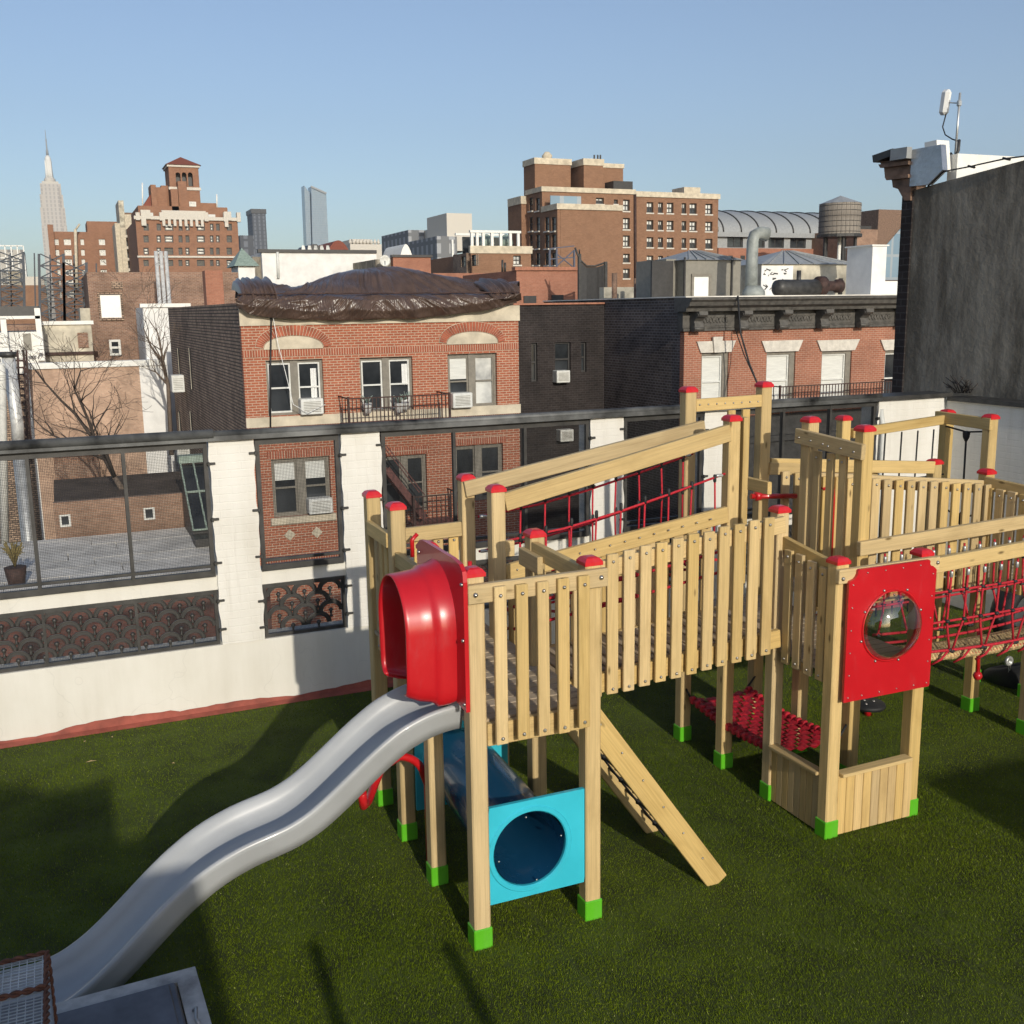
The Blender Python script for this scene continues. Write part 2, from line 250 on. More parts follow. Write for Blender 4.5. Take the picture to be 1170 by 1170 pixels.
# ------------------------------------------------------------------ mesh builder
class MB:
    def __init__(s): s.v = []; s.f = []; s.sm = []
    def add(s, vs, fs, smooth=False):
        o = len(s.v); s.v += [tuple(v) for v in vs]; s.f += [tuple(i+o for i in f) for f in fs]; s.sm += [smooth]*len(fs); return s
    def box(s, x0, x1, y0, y1, z0, z1):
        return s.add([(x, y, z) for x in (x0, x1) for y in (y0, y1) for z in (z0, z1)], [(0, 1, 3, 2), (4, 6, 7, 5), (0, 4, 5, 1), (2, 3, 7, 6), (0, 2, 6, 4), (1, 5, 7, 3)])
    def cbox(s, sx, sy, sz, c, o=(0, 0, 0)):          # box with chamfered edges
        V = {}; vs = []; h = (sx/2, sy/2, sz/2)
        for i in (-1, 1):
            for j in (-1, 1):
                for k in (-1, 1):
                    for ax in range(3):
                        p = [i*(h[0]-c), j*(h[1]-c), k*(h[2]-c)]; p[ax] = (i, j, k)[ax]*h[ax]
                        V[(i, j, k, ax)] = len(vs); vs.append((p[0]+o[0], p[1]+o[1], p[2]+o[2]))
        fs = []
        for ax in range(3):
            b, d = (ax+1) % 3, (ax+2) % 3
            for sg in (-1, 1):
                q = []
                for p, r in ((-1, -1), (1, -1), (1, 1), (-1, 1)):
                    k = [0]*3; k[ax] = sg; k[b] = p; k[d] = r; q.append(V[(*k, ax)])
                fs.append(tuple(q) if sg > 0 else tuple(q[::-1]))
            for p in (-1, 1):
                for r in (-1, 1):
                    k1 = [0]*3; k1[b] = p; k1[d] = r; k1[ax] = -1; k2 = list(k1); k2[ax] = 1
                    q = (V[(*k1, b)], V[(*k1, d)], V[(*k2, d)], V[(*k2, b)]); fs.append(q)
        for i in (-1, 1):
            for j in (-1, 1):
                for k in (-1, 1): fs.append(tuple(V[(i, j, k, a)] for a in range(3)))
        return s.add(vs, fs)
    def tube(s, pts, r, n=8, caps=True):
        pts = [Vector(p) for p in pts]; rs = r if isinstance(r, (list, tuple)) else [r]*len(pts)
        o = len(s.v); up = None; L = len(pts)
        for i, p in enumerate(pts):
            d = (pts[min(i+1, L-1)]-pts[max(i-1, 0)]).normalized()
            if up is None: up = Vector((0, 0, 1)) if abs(d.z) < .9 else Vector((1, 0, 0))
            a = d.cross(up).normalized(); up = a.cross(d).normalized()
            for k in range(n):
                t = 2*PI*k/n; s.v.append(tuple(p + (a*math.cos(t)+up*math.sin(t))*rs[i]))
        for i in range(L-1):
            for k in range(n):
                s.f.append((o+i*n+k, o+i*n+(k+1) % n, o+(i+1)*n+(k+1) % n, o+(i+1)*n+k)); s.sm.append(True)
        if caps:
            s.f.append(tuple(o+k for k in range(n))[::-1]); s.f.append(tuple(o+(L-1)*n+k for k in range(n))); s.sm += [False, False]
        return s
    def lathe(s, prof, n=16, o=(0, 0, 0), axis='z', smooth=True):
        b = len(s.v)
        for r, z in prof:
            for k in range(n):
                t = 2*PI*k/n; p = (r*math.cos(t), r*math.sin(t), z)
                if axis == 'y': p = (p[0], p[2], p[1])
                if axis == 'x': p = (p[2], p[0], p[1])
                s.v.append((p[0]+o[0], p[1]+o[1], p[2]+o[2]))
        for i in range(len(prof)-1):
            for k in range(n):
                s.f.append((b+i*n+k, b+i*n+(k+1) % n, b+(i+1)*n+(k+1) % n, b+(i+1)*n+k)); s.sm.append(smooth)
        s.f.append(tuple(b+k for k in range(n))[::-1]); s.f.append(tuple(b+(len(prof)-1)*n+k for k in range(n))); s.sm += [False, False]
        return s
    def prism(s, poly, a0, a1, axis='y'):              # poly in the two other axes, extruded from a0 to a1
        n = len(poly); vs = []
        for a in (a0, a1):
            for p, q in poly: vs.append({'y': (p, a, q), 'x': (a, p, q), 'z': (p, q, a)}[axis])
        fs = [tuple(range(n))[::-1], tuple(range(n, 2*n))] + [(i, (i+1) % n, n+(i+1) % n, n+i) for i in range(n)]
        return s.add(vs, fs)
    def bar(s, p, q, w, h=None):                        # square bar between two points
        p, q = Vector(p), Vector(q); h = h or w; d = (q-p).normalized(); up = Vector((0, 0, 1)) if abs(d.z) < .95 else Vector((1, 0, 0))
        a = d.cross(up).normalized(); b = a.cross(d)
        vs = [c+a*(i*w/2)+b*(j*h/2) for c in (p, q) for i, j in ((-1, -1), (1, -1), (1, 1), (-1, 1))]
        return s.add(vs, [(3, 2, 1, 0), (4, 5, 6, 7), (0, 1, 5, 4), (1, 2, 6, 5), (2, 3, 7, 6), (3, 0, 4, 7)])
    def grid(s, fn, nu, nv, smooth=True):
        o = len(s.v)
        for i in range(nu+1):
            for j in range(nv+1): s.v.append(tuple(fn(i/nu, j/nv)))
        for i in range(nu):
            for j in range(nv):
                a = o+i*(nv+1)+j; s.f.append((a, a+nv+1, a+nv+2, a+1)); s.sm.append(smooth)
        return s
    def mesh(s, name, mat):
        me = bpy.data.meshes.new(name); me.from_pydata(s.v, [], s.f); me.update()
        if any(s.sm): me.polygons.foreach_set('use_smooth', s.sm)
        bm = bmesh.new(); bm.from_mesh(me); bmesh.ops.recalc_face_normals(bm, faces=bm.faces); bm.to_mesh(me); bm.free()
        if mat: me.materials.append(mat if not isinstance(mat, str) else M[mat])
        return me
WM = {}
def link(name, me, W=None, parent=None, **props):
    o = bpy.data.objects.new(name, me); COL.objects.link(o); W = W or Matrix.Identity(4)
    if parent is not None: o.parent = parent; o.matrix_parent_inverse = WM[parent.name].inverted()
    o.matrix_basis = W; WM[o.name] = W.copy()
    for k, v in props.items(): o[k] = v
    return o
def obj(name, mb, mat, parent=None, W=None, **props):
    return link(name, mb.mesh(name, mat), W, parent, **props)
def thing(name, label, cat, loc=(0, 0, 0), group=None):
    o = link(name, None, Matrix.Translation(Vector(loc)), None, label=label, category=cat); o.empty_display_size = .2
    if group: o['group'] = group
    return o
CACHE = {}
def shared(key, make):
    if key not in CACHE: CACHE[key] = make()
    return CACHE[key]
def basis(x, zhint):
    x = Vector(x).normalized(); y = Vector(zhint).cross(x).normalized(); z = x.cross(y)
    return Matrix((x, y, z)).transposed().to_4x4()
def board(name, parent, p, q, w, th, up=(0, 0, 1), mat='wood', ch=.004, **props):
    """plank from p to q: w wide along 'up', th thick"""
    p, q = Vector(p), Vector(q); L = (q-p).length
    me = shared(('b', round(L, 3), w, th, mat), lambda: MB().cbox(L, th, w, min(ch, th*.2)).mesh(name, mat))
    return link(name, me, Matrix.Translation((p+q)/2) @ basis(q-p, up), parent, **props)
def bolts(parent, pts, n=(0, -1, 0), r=.011):
    mb = MB(); n = Vector(n)
    for p in pts:
        Q = n.to_track_quat('Z', 'Y').to_matrix(); p = Vector(p)
        pr = [(r, 0), (r, .25*r), (r*.7, .75*r), (0.001, r*.95)]; b = len(mb.v); k = 8
        for rr, z in pr:
            for i in range(k): mb.v.append(tuple(p + Q @ Vector((rr*math.cos(2*PI*i/k), rr*math.sin(2*PI*i/k), z))))
        for a in range(3):
            for i in range(k): mb.f.append((b+a*k+i, b+a*k+(i+1) % k, b+(a+1)*k+(i+1) % k, b+(a+1)*k+i)); mb.sm.append(True)
    return obj('bolts', mb, 'bolt', parent, kind='stuff')

# ================================================================== SETTING
g = MB().box(-2600, 3200, -200, 2900, -16.4, -16.0); obj('ground', g, 'asphalt', kind='structure')
X0r, X1r, Y1r = -9.0, 9.7, 9.5
rb = thing('roof_terrace_building', 'low brick building carrying the turf roof terrace', 'building', (0, 0, -16))
obj('walls', MB().box(X0r, X1r+.02, -14, Y1r+.28, -16, -.06), 'brick_tan', rb)
turf = MB().box(X0r, X1r, -13.9, Y1r, -.055, 0); obj('turf_lawn', turf, 'turf_base', kind='structure')
def make_grass():
    # fibres only where the terrace is looked at; thinner towards the far wall
    pts = []
    for (x0, x1, y0, y1, den) in ((-1.6, 8.6, 2.7, 5.6, 20000), (-1.6, 9.0, 5.6, 7.4, 15000), (-1.6, 9.6, 7.4, 9.42, 10000)):
        n = int((x1-x0)*(y1-y0)*den); pts.append(np.stack([RNG.uniform(x0, x1, n), RNG.uniform(y0, y1, n)], 1))
    p = np.concatenate(pts)
    # keep what lies inside the view with a margin
    d = np.stack([p[:, 0], p[:, 1], np.full(len(p), -H)], 1); dep = d @ np.array(fw)
    sx = (d @ np.array(CR))/dep*F; sy = -(d @ np.array(CU))/dep*F
    k = (np.abs(sx) < 720) & (sy < 720) & (dep > .5); p = p[k]; n = len(p)
    seam = np.minimum(np.abs((p[:, 0]-.35) % 2.0), np.abs((p[:, 0]-.35) % 2.0-2.0)); ang = RNG.uniform(0, 2*PI, n); h = RNG.uniform(.009, .019, n)*np.where(seam < .012, .45, 1.0)*(.82+.25*np.sin(p[:, 0]*1.7+np.sin(p[:, 1]*2.1))*np.sin(p[:, 1]*1.3+.7)); lean = RNG.uniform(.1, 1.1, n)*h; la = RNG.uniform(0, 2*PI, n); w = RNG.uniform(.0011, .0021, n)
    v = np.zeros((n, 3, 3), np.float32)
    v[:, 0, 0] = p[:, 0]-np.cos(ang)*w; v[:, 0, 1] = p[:, 1]-np.sin(ang)*w
    v[:, 1, 0] = p[:, 0]+np.cos(ang)*w; v[:, 1, 1] = p[:, 1]+np.sin(ang)*w
    v[:, 2, 0] = p[:, 0]+np.cos(la)*lean; v[:, 2, 1] = p[:, 1]+np.sin(la)*lean; v[:, 2, 2] = h
    me = bpy.data.meshes.new('turf_fibres'); me.vertices.add(n*3); me.vertices.foreach_set('co', v.ravel())
    me.loops.add(n*3); me.loops.foreach_set('vertex_index', np.arange(n*3, dtype=np.int32))
    me.polygons.add(n); me.polygons.foreach_set('loop_start', np.arange(n, dtype=np.int32)*3)
    me.update(); at_ = me.attributes.new('rnd', 'FLOAT', 'FACE'); r = RNG.uniform(0, .93, n); r[RNG.random(n) < .013] = 1.0
    at_.data.foreach_set('value', r.astype(np.float32)); me.materials.append(M['grass'])
    o = link('turf_fibres', me, kind='stuff', label='short green artificial turf fibres covering the roof terrace', category='turf')
make_grass()
# leaves and litter on the turf
for i, (x, y) in enumerate([(104, 870), (97, 847), (128, 842), (198, 872)]):
    p = atz(x, y, .03); lf = MB().add([(-.045, 0, 0), (0, -.013, .006), (.045, 0, 0), (0, .013, .006)], [(0, 1, 2, 3)]) if i == 0 else MB().add([(-.016, 0, 0), (0, -.01, .004), (.016, 0, 0), (0, .01, .004)], [(0, 1, 2, 3)])
    obj('dry_leaf', lf, 'straw', None, Matrix.Translation(p) @ Matrix.Rotation(i*.9, 4, 'Z'), label=['longest pale dry leaf lying on the sunlit turf', 'small pale leaf at the red curb, left one', 'small pale leaf on the turf by the red curb', 'small pale leaf alone on the turf above the slide shadow'][i], category='leaf', group='litter on the turf')

# ------------------------------------------------------------------ parapet wall with screens (Y = 9.5)
pw = thing('parapet_wall', 'white painted masonry parapet with pillars and screened openings', 'wall', (0, 9.5, 0))
Yf, Yb = 9.5, 9.78
PIL = [(-2.4, -2.0), (1.16, 1.55), (2.34, 2.72), (4.94, 5.32), (6.31, 6.69), (8.67, 9.7)]
obj('base_wall', MB().box(-9, 9.7, Yf, Yb, -.05, .63), 'stucco', pw)
obj('coping_ledge', MB().box(-9, 9.7, Yf+.045, Yb-.04, 1.14, 1.27), 'stucco', pw)
def pillar(a, b):
    mb = MB()
    def fn(u, v):
        z = .63 + v*(2.5-.63); wob = .006*math.sin(z*9+a*7)+.005*math.sin(z*23+a)
        x = a + (b-a)*u; x += wob if u < .02 else (-wob if u > .98 else 0)
        return (x, Yf-.012-.006*math.sin(z*5+u*6+a), z)
    mb.grid(fn, 6, 40); mb.box(a+.006, b-.006, Yf-.004, Yb-.01, .63, 2.495)
    obj('pillar', mb, 'white', pw)
for a, b in PIL: pillar(a, b)
# red membrane strip along the foot of the wall, its upper edge brushed unevenly
mb = MB(); N = 160; xs = np.linspace(-3, 9.68, N)
for i, x in enumerate(xs):
    h = .062+.014*math.sin(x*2.3)+.012*math.sin(x*5.1+1)+.016*(math.sin(x*2.9+1) > .2)+.004*math.sin(x*31)
    mb.v += [(x, 9.41, .004), (x, 9.478, .022), (x, 9.492, h)]
for i in range(N-1):
    for k in range(2): mb.f.append((i*3+k, i*3+3+k, i*3+4+k, i*3+1+k)); mb.sm.append(False)
obj('red_skirting', mb, 'redcurb', pw)
# top rail
tr_ = MB(); tr_.box(-9, 8.68, 9.43, 9.60, 2.502, 2.545); tr_.tube([(-9, 9.45, 2.565), (1.2, 9.45, 2.565)], .042, 10); tr_.tube([(1.2, 9.47, 2.555), (8.68, 9.47, 2.555)], .035, 10)
obj('top_rail', tr_, 'rail', pw)
obj('coping_cap', MB().box(8.6, 9.74, 9.44, 9.82, 2.503, 2.55), 'darkmetal', pw)
BAYS = [(-2.0, 1.16, [-.3, .45]), (1.55, 2.34, []), (2.72, 4.94, [3.46, 4.21]), (5.32, 6.31, []), (6.69, 8.67, [7.35, 8.0])]
for bi, (a, b, mul) in enumerate(BAYS):
    nm = ['leftmost bay beside the slide', 'narrow bay between two pillars left', 'wide bay behind the slide tower', 'narrow bay behind sloping handrails', 'bay behind the bubble window tower'][bi]
    sc = thing('mesh_screen', 'framed wire mesh screen in ' + nm, 'screen', ((a+b)/2, 9.46, 1.28), 'mesh screens in the parapet')
    yf = 9.50; e = [a+.012, *mul, b-.012]
    fr = MB(); fr.box(a+.012, b-.012, yf, yf+.045, 1.275, 1.33); fr.box(a+.012, b-.012, yf, yf+.045, 2.44, 2.498); fr.box(a+.012, a+.05, yf+.002, yf+.043, 1.33, 2.44); fr.box(b-.05, b-.012, yf+.002, yf+.043, 1.33, 2.44)
    fr.box(a+.05, b-.05, yf+.004, yf+.04, 1.36, 1.385)
    obj('frame', fr, 'darkmetal', sc)
    for x in mul: obj('mullion', MB().box(x-.015, x+.015, yf-.004, yf+.046, 1.275, 2.498), 'darkmetal', sc)
    w = MB(); st = .0135; x = a+.03
    while x < b-.03: w.bar((x, yf+.022, 1.30), (x, yf+.022, 2.46), .0031, .002); x += st
    z = 1.34
    while z < 2.46: w.bar((a+.02, yf+.026, z), (b-.02, yf+.026, z), .0031, .002); z += st
    obj('wire_mesh', w, 'wire', sc, kind='stuff')
    cl = [(a-.01, 2.37), (a-.01, 1.85), (a-.01, 1.42), (b+.01, 2.3), (b+.01, 1.8), (b+.01, 1.4), (a-.01, 1.0), (a-.01, .75), (b+.01, 1.05), (b+.01, .78)]
    for x, z in cl[:6]:
        c = MB().cbox(.075, .02, .022, .004); c.cbox(.02, .035, .034, .004, (.02 if x < (a+b)/2 else -.02, -.012, 0)); obj('hinge_clip', c, 'darkmetal', sc, Matrix.Translation((x, 9.482, z)))
    # decorative iron grille below
    gr = thing('iron_grille', 'black scallop grille low in ' + nm, 'grille', ((a+b)/2, 9.52, .63), 'scallop grilles in the parapet')
    y = 9.525; f = MB(); f.box(a+.01, b-.01, y, y+.04, .632, .665); f.box(a+.01, b-.01, y, y+.04, 1.105, 1.138); f.box(a+.01, a+.04, y+.001, y+.039, .665, 1.105); f.box(b-.04, b-.01, y+.001, y+.039, .665, 1.105)
    obj('frame', f, 'darkmetal', gr)
    for x in mul: obj('mullion', MB().box(x-.012, x+.012, y-.003, y+.042, .64, 1.13), 'darkmetal', gr)
    for x, z in cl[6:]:
        c = MB().cbox(.075, .02, .022, .004); c.cbox(.02, .035, .034, .004, (.02 if x < (a+b)/2 else -.02, -.012, 0)); obj('hinge_clip', c, 'darkmetal', gr, Matrix.Translation((x, 9.482, z)))
    w = MB(); x = a+.03
    while x < b-.03: w.bar((x, y+.035, .65), (x, y+.035, 1.12), .0032, .002); x += .0125
    z = .66
    while z < 1.12: w.bar((a+.02, y+.038, z), (b-.02, y+.038, z), .0032, .002); z += .0125
    obj('wire_mesh', w, 'darkmetal', gr, kind='stuff')
    nx = max(2, round((b-a-.06)/.21)); dx = (b-a-.06)/nx
    def scal():
        m = MB(); R = dx*.5; A = np.linspace(.0, PI, 15); q = [(R*math.cos(t), R*.95*math.sin(t)) for t in A]+[(R*.66*math.cos(t), R*.62*math.sin(t)) for t in A[::-1]]
        for k in range(14): m.prism([q[k], q[k+1], q[28-k], q[29-k]], -.008, .008, 'y')
        m.tube([(R*.97*math.cos(t), -.009, R*.92*math.sin(t)) for t in A], .006, 5); m.tube([(R*.68*math.cos(t), -.009, R*.64*math.sin(t)) for t in A], .005, 5)
        m.lathe([(.006, -.062), (.02, -.05), (.008, -.03), (.013, -.005), (.024, .012), (.01, .03)], 8); return m.mesh('scallop', 'darkmetal')
    me = scal()
    for row in range(4):
        z = .705+row*.105
        for k in range(nx + (row % 2 == 0)):
            x = a+.03+dx*(k+(.5 if row % 2 else 0))
            if x < a+.04 or x > b-.04: continue
            link('scallop', me, Matrix.Translation((x, y+.02, z)), gr)
# return wall on the right
rw = thing('side_parapet', 'white rendered side parapet in shade below the grey building', 'wall', (9.7, 6, 0))
obj('wall', MB().box(9.70, 9.98, -13, 9.78, -.05, 2.46), 'white', rw); obj('cap', MB().box(9.66, 10.02, -13, 9.44, 2.463, 2.51), 'darkmetal', rw)
pp = MB().tube([(8.72, 9.45, 0), (8.72, 9.45, 2.2), (8.72, 9.5, 2.4)], .03, 8)
obj('drain_pipe', pp, 'framew', None, label='thin white pipe at the end of the black screens', category='pipe')

# ================================================================== PLAY EQUIPMENT
S = .1
def cap_mesh():
    m = MB(); a = .0565
    lv = [(a, -.016), (a, .004), (a-.004, .009), (a*.72, .024), (a*.42, .031)]; vs = []; fs = []
    for h, z in lv: vs += [(-h, -h, z), (h, -h, z), (h, h, z), (-h, h, z)]
    for i in range(len(lv)-1):
        for k in range(4): fs.append((i*4+k, i*4+(k+1) % 4, i*4+4+(k+1) % 4, i*4+4+k))
    fs += [(3, 2, 1, 0), tuple(len(vs)-4+k for k in range(4))]; return m.add(vs, fs).mesh('post_cap', 'cap')
def foot_mesh():
    m = MB().cbox(.114, .114, .135, .006, (0, 0, .0575))
    for y in (-1, 1): m.lathe([(.007, 0), (.006, .004)], 8, (-.0575, .02*y, .085), 'x')
    return m.mesh('post_foot', 'green')
CAPM, FOOTM = cap_mesh(), foot_mesh()
FM_BOLT = MB().lathe([(.008, 0), (.006, -.005), (.001, -.006)], 8, (0, 0, 0), 'x').mesh('foot_screw', 'bolt')
def post(par, x, y, top, z0=0.0):
    p = board('post', par, (x, y, z0), (x, y, top-.04), S, S, (0, 1, 0), 'wood', .009)
    link('post_cap', CAPM, Matrix.Translation((x, y, top-.042)), p)
    if z0 <= 0:
        f = link('post_foot', FOOTM, Matrix.Translation((x, y, 0)), p)
    return p
def slats_x(par, xs, y, zb, zt, w=.075, th=.028, mat='wood'):
    pts = []
    for x in xs:
        b = zb(x) if callable(zb) else zb; t = zt(x) if callable(zt) else zt; t += random.uniform(-.006, .006); b += random.uniform(-.006, .006)
        board('slat', par, (x, y, b), (x+random.uniform(-.002, .002), y, t), w, th, (1, 0, 0), mat); pts += [(x, y-th/2, t-.05), (x, y-th/2, b+.035)]
    bolts(par, pts, (0, -1, 0), .0115)
def slats_y(par, ys, x, zb, zt, w=.075, th=.028, side=-1):
    pts = []
    for y in ys:
        b = zb(y) if callable(zb) else zb; t = zt(y) if callable(zt) else zt
        board('slat', par, (x, y, b+random.uniform(-.005, .005)), (x, y, t+random.uniform(-.005, .005)), w, th, (0, 1, 0)); pts += [(x+side*th/2, y, t-.05), (x+side*th/2, y, b+.035)]
    bolts(par, pts, (side, 0, 0), .010)
def deck(par, x0, x1, y0, y1, z, n=None, mat='wood_grey', w=.09):
    y = y0; 
    while y < y1-.02: board('deck_board', par, (x0, y+w/2, z), (x1, y+w/2, z), min(w-.008, .2), .028, (0, 1, 0), mat); y += w

# ---- left tower
XL, XR = 1.955, 2.665; YA, YB_, YC, YD = 5.135, 5.885, 6.515, 7.09
LT = thing('play_tower', 'wooden play tower with the red slide hood on its left side', 'play tower', (2.3, 6.1, 0), 'wooden play towers')
for x, y, t in ((XL, YA, 2.255), (XR, YA, 2.24), (XL, YB_, 2.245), (XR, YB_, 2.255), (XL, YC, 2.385), (XL, YD, 2.375), (XR, YC, 2.445), (XR, YD, 2.44)): post(LT, x, y, t)
board('rail', LT, (1.895, 5.064, 2.112), (2.735, 5.064, 2.116), .105, .04)
slats_x(LT, [2.068, 2.196, 2.322, 2.446, 2.572], 5.029, 1.255, 2.15, .07)
bolts(LT, [(1.935, 5.044, 2.11), (2.69, 5.044, 2.12)], r=.015)
board('fascia', LT, (2.01, 5.115, 1.283), (2.61, 5.115, 1.283), .13, .04)
deck(LT, 1.92, 2.70, 5.14, 7.12, 1.345)
for y in (5.4, 6.2, 6.8): board('joist', LT, (1.99, y, 1.27), (2.62, y, 1.27), .11, .04)
board('rail', LT, (2.64, 5.19, 2.115), (2.64, 5.83, 2.125), .10, .04)                    # right side board
board('rail', LT, (2.60, 5.66, 2.06), (2.60, 5.95, 2.065), .11, .038)
board('rail', LT, (2.01, 7.065, 2.02), (2.61, 7.065, 2.03), .105, .04)                   # back rail
slats_x(LT, [2.14, 2.29, 2.44, 2.56], 7.10, 1.2, 2.0)
board('rail', LT, (1.915, 6.56, 2.11), (1.915, 7.04, 2.11), .1, .04)
slats_y(LT, [6.62, 6.74, 6.86, 6.98], 1.95, 1.22, 2.09)
slats_y(LT, [5.98, 6.12, 6.26, 6.4], 1.965, 1.22, 2.03)
board('rail', LT, (1.94, 5.93, 2.0), (1.94, 6.47, 2.0), .1, .04)
board('rail', LT, (2.72, 6.515, 1.98), (2.79, 6.515, 1.98), .11, .04)
obj('grab_handle', MB().tube([(2.42, 6.40, 1.95), (2.42, 6.40, 1.62), (2.41, 6.40, 1.58), (2.37, 6.40, 1.56)], .016, 8), 'redmetal', LT)
obj('grab_handle', MB().tube([(2.18, 6.9, 1.9), (2.18, 6.9, 2.02), (2.22, 6.9, 2.06)], .016, 8), 'redmetal', LT)

# ---- slide
SL = thing('wave_slide', 'light grey wavy plastic slide with a red hood', 'slide', (.6, 5.45, 0))
prof = [(1.95, 1.40), (1.8, 1.40), (1.62, 1.345), (1.5, 1.285), (1.3, 1.135), (1.1, .97), (.97, .895), (.86, .86), (.74, .835), (.63, .80), (.5, .745), (.38, .67), (.26, .58), (.15, .48), (.03, .37), (-.08, .275), (-.2, .19), (-.32, .14), (-.48, .115), (-.66, .11)]
px_, pz_ = zip(*prof); tt = np.linspace(0, len(prof)-1, 120)
def smooth_path(a):
    a = np.interp(tt, range(len(a)), a); k = np.ones(9)/9; b = np.convolve(np.pad(a, 4, 'edge'), k, 'valid'); return b
sxs, szs = smooth_path(px_), smooth_path(pz_)
YS = 5.50
sec = [(-.222, -.145), (-.238, -.09), (-.252, -.03), (-.258, -.008), (-.250, .007), (-.232, .009), (-.218, -.006), (-.198, -.045), (-.172, -.095), (-.135, -.118), (-.06, -.126), (.06, -.126), (.135, -.118), (.172, -.095), (.198, -.045), (.218, -.006), (.232, .009), (.250, .007), (.258, -.008), (.252, -.03), (.238, -.09), (.222, -.145), (.19, -.147), (.1, -.150), (-.1, -.150), (-.19, -.147)]
mb = MB(); ns = len(sec)
for i in range(len(sxs)):
    a, b = max(i-1, 0), min(i+1, len(sxs)-1); dx, dz = sxs[b]-sxs[a], szs[b]-szs[a]; L = math.hypot(dx, dz); nx, nz = dz/L, -dx/L
    if nz < 0: nx, nz = -nx, -nz
    for y, h in sec: mb.v.append((sxs[i]+nx*h, YS+y, szs[i]+nz*h+.02))
for i in range(len(sxs)-1):
    for k in range(ns): mb.f.append((i*ns+k, i*ns+(k+1) % ns, (i+1)*ns+(k+1) % ns, (i+1)*ns+k)); mb.sm.append(True)
mb.f += [tuple(range(ns)), tuple(range((len(sxs)-1)*ns, len(sxs)*ns))]; mb.sm += [False, False]
obj('chute', mb, 'slide', SL)
pn = MB(); pts = [(5.045, 1.46), (5.045, 2.23), (5.115, 2.285), (5.74, 2.285), (5.80, 2.23), (5.80, 1.46)]
# panel with an arched opening for the hood
arch = [(5.20, 1.47)] + [(5.20+.02*(1-math.cos(t)), 1.5+.35*t/(PI/2)) for t in (0, .6)] + [(5.485-.275*math.cos(t), 1.90+.275*math.sin(t)) for t in np.linspace(0.05, PI-.05, 16)] + [(5.77, 1.47)]
outer = [(5.045, 1.46), (5.045, 2.0), (5.045, 2.23), (5.08, 2.27), (5.2, 2.285), (5.485, 2.285), (5.7, 2.285), (5.78, 2.275), (5.825, 2.23), (5.825, 2.0), (5.825, 1.46)]
def outl(n, P):
    P = np.array(P); s = np.r_[0, np.cumsum(np.hypot(*np.diff(P, axis=0).T))]; q = np.linspace(0, s[-1], n); return np.stack([np.interp(q, s, P[:, 0]), np.interp(q, s, P[:, 1])], 1)
oo, ii = outl(40, outer), outl(40, arch)
for (y, z) in oo: pn.v += [(1.868, y, z), (1.892, y, z)]
for (y, z) in ii: pn.v += [(1.868, y, z), (1.892, y, z)]
for k in range(39):
    a, b = 2*k, 80+2*k
    pn.f += [(a, a+2, b+2, b), (a+1, b+1, b+3, a+3), (a, a+1, a+3, a+2), (b, b+2, b+3, b+1)]; pn.sm += [False]*4
pn.f += [(0, 80, 81, 1), (78, 79, 159, 158)]; pn.sm += [False]*2
obj('hood_panel', pn, 'red', SL)
# hood: two stepped rings of a bulging tunnel
hd = MB()
def hoodring(X, g, zb):
    w = .285*g; P = [(5.485-w*.72, zb), (5.485-w*.82, zb+.006), (5.485-w*.90, zb+.025), (5.485-w*.945, zb+.06)] + [(5.485-w*(.96+.04*q), zb+.10+(1.87-zb-.10)*q) for q in np.linspace(0, 1, 5)] + [(5.485-w*math.cos(t), 1.87+w*1.08*math.sin(t)) for t in np.linspace(.12, PI-.12, 20)] + [(5.485+w*(.96+.04*q), zb+.10+(1.87-zb-.10)*q) for q in np.linspace(1, 0, 5)] + [(5.485+w*.945, zb+.06), (5.485+w*.90, zb+.025), (5.485+w*.82, zb+.006), (5.485+w*.72, zb)]
    return [(X, y, z) for y, z in P]
rings = [(1.87, 1.13, 1.455), (1.84, 1.08, 1.44), (1.80, 1.05, 1.435), (1.775, 1.04, 1.435), (1.762, 1.0, 1.45), (1.745, .975, 1.46), (1.68, .955, 1.475), (1.62, .94, 1.50), (1.60, .935, 1.515), (1.597, .915, 1.52), (1.62, .90, 1.52), (1.74, .91, 1.48), (1.87, .92, 1.47)]
RR = [hoodring(*q) for q in rings]; nr = len(RR[0])
for q in RR: hd.v += q
for i in range(len(RR)-1):
    for k in range(nr-1): hd.f.append((i*nr+k, i*nr+k+1, (i+1)*nr+k+1, (i+1)*nr+k)); hd.sm.append(True)
for k in (0, nr-1):
    hd.f.append(tuple(i*nr+k for i in range(len(RR)))); hd.sm.append(False)
obj('hood', hd, 'red', SL)
bolts(SL, [(1.867, 5.065, 2.17), (1.867, 5.065, 1.86), (1.867, 5.065, 1.5), (1.867, 5.78, 2.2)], (-1, 0, 0), .012)
obj('end_leg', MB().tube([(-.3, 5.5, 0), (-.3, 5.5, .02)], .03, 8), 'steel', SL)

# ---- red hoop
HP = [(1.97, 6.07, 0), (1.97, 6.07, .58)] + [(1.97-.02-.19*(1-math.cos(t)), 6.07, .62+.19*math.sin(t)) for t in np.linspace(.15, 1.45, 7)] + [(1.66, 6.04, .77), (1.58, 5.95, .70), (1.51, 5.84, .66), (1.45, 5.72, .70), (1.43, 5.66, .82)]
obj('climbing_hoop', MB().tube(HP, .026, 10), 'redmetal', None, label='bent red tube hoop climbing out from under the slide', category='hoop')

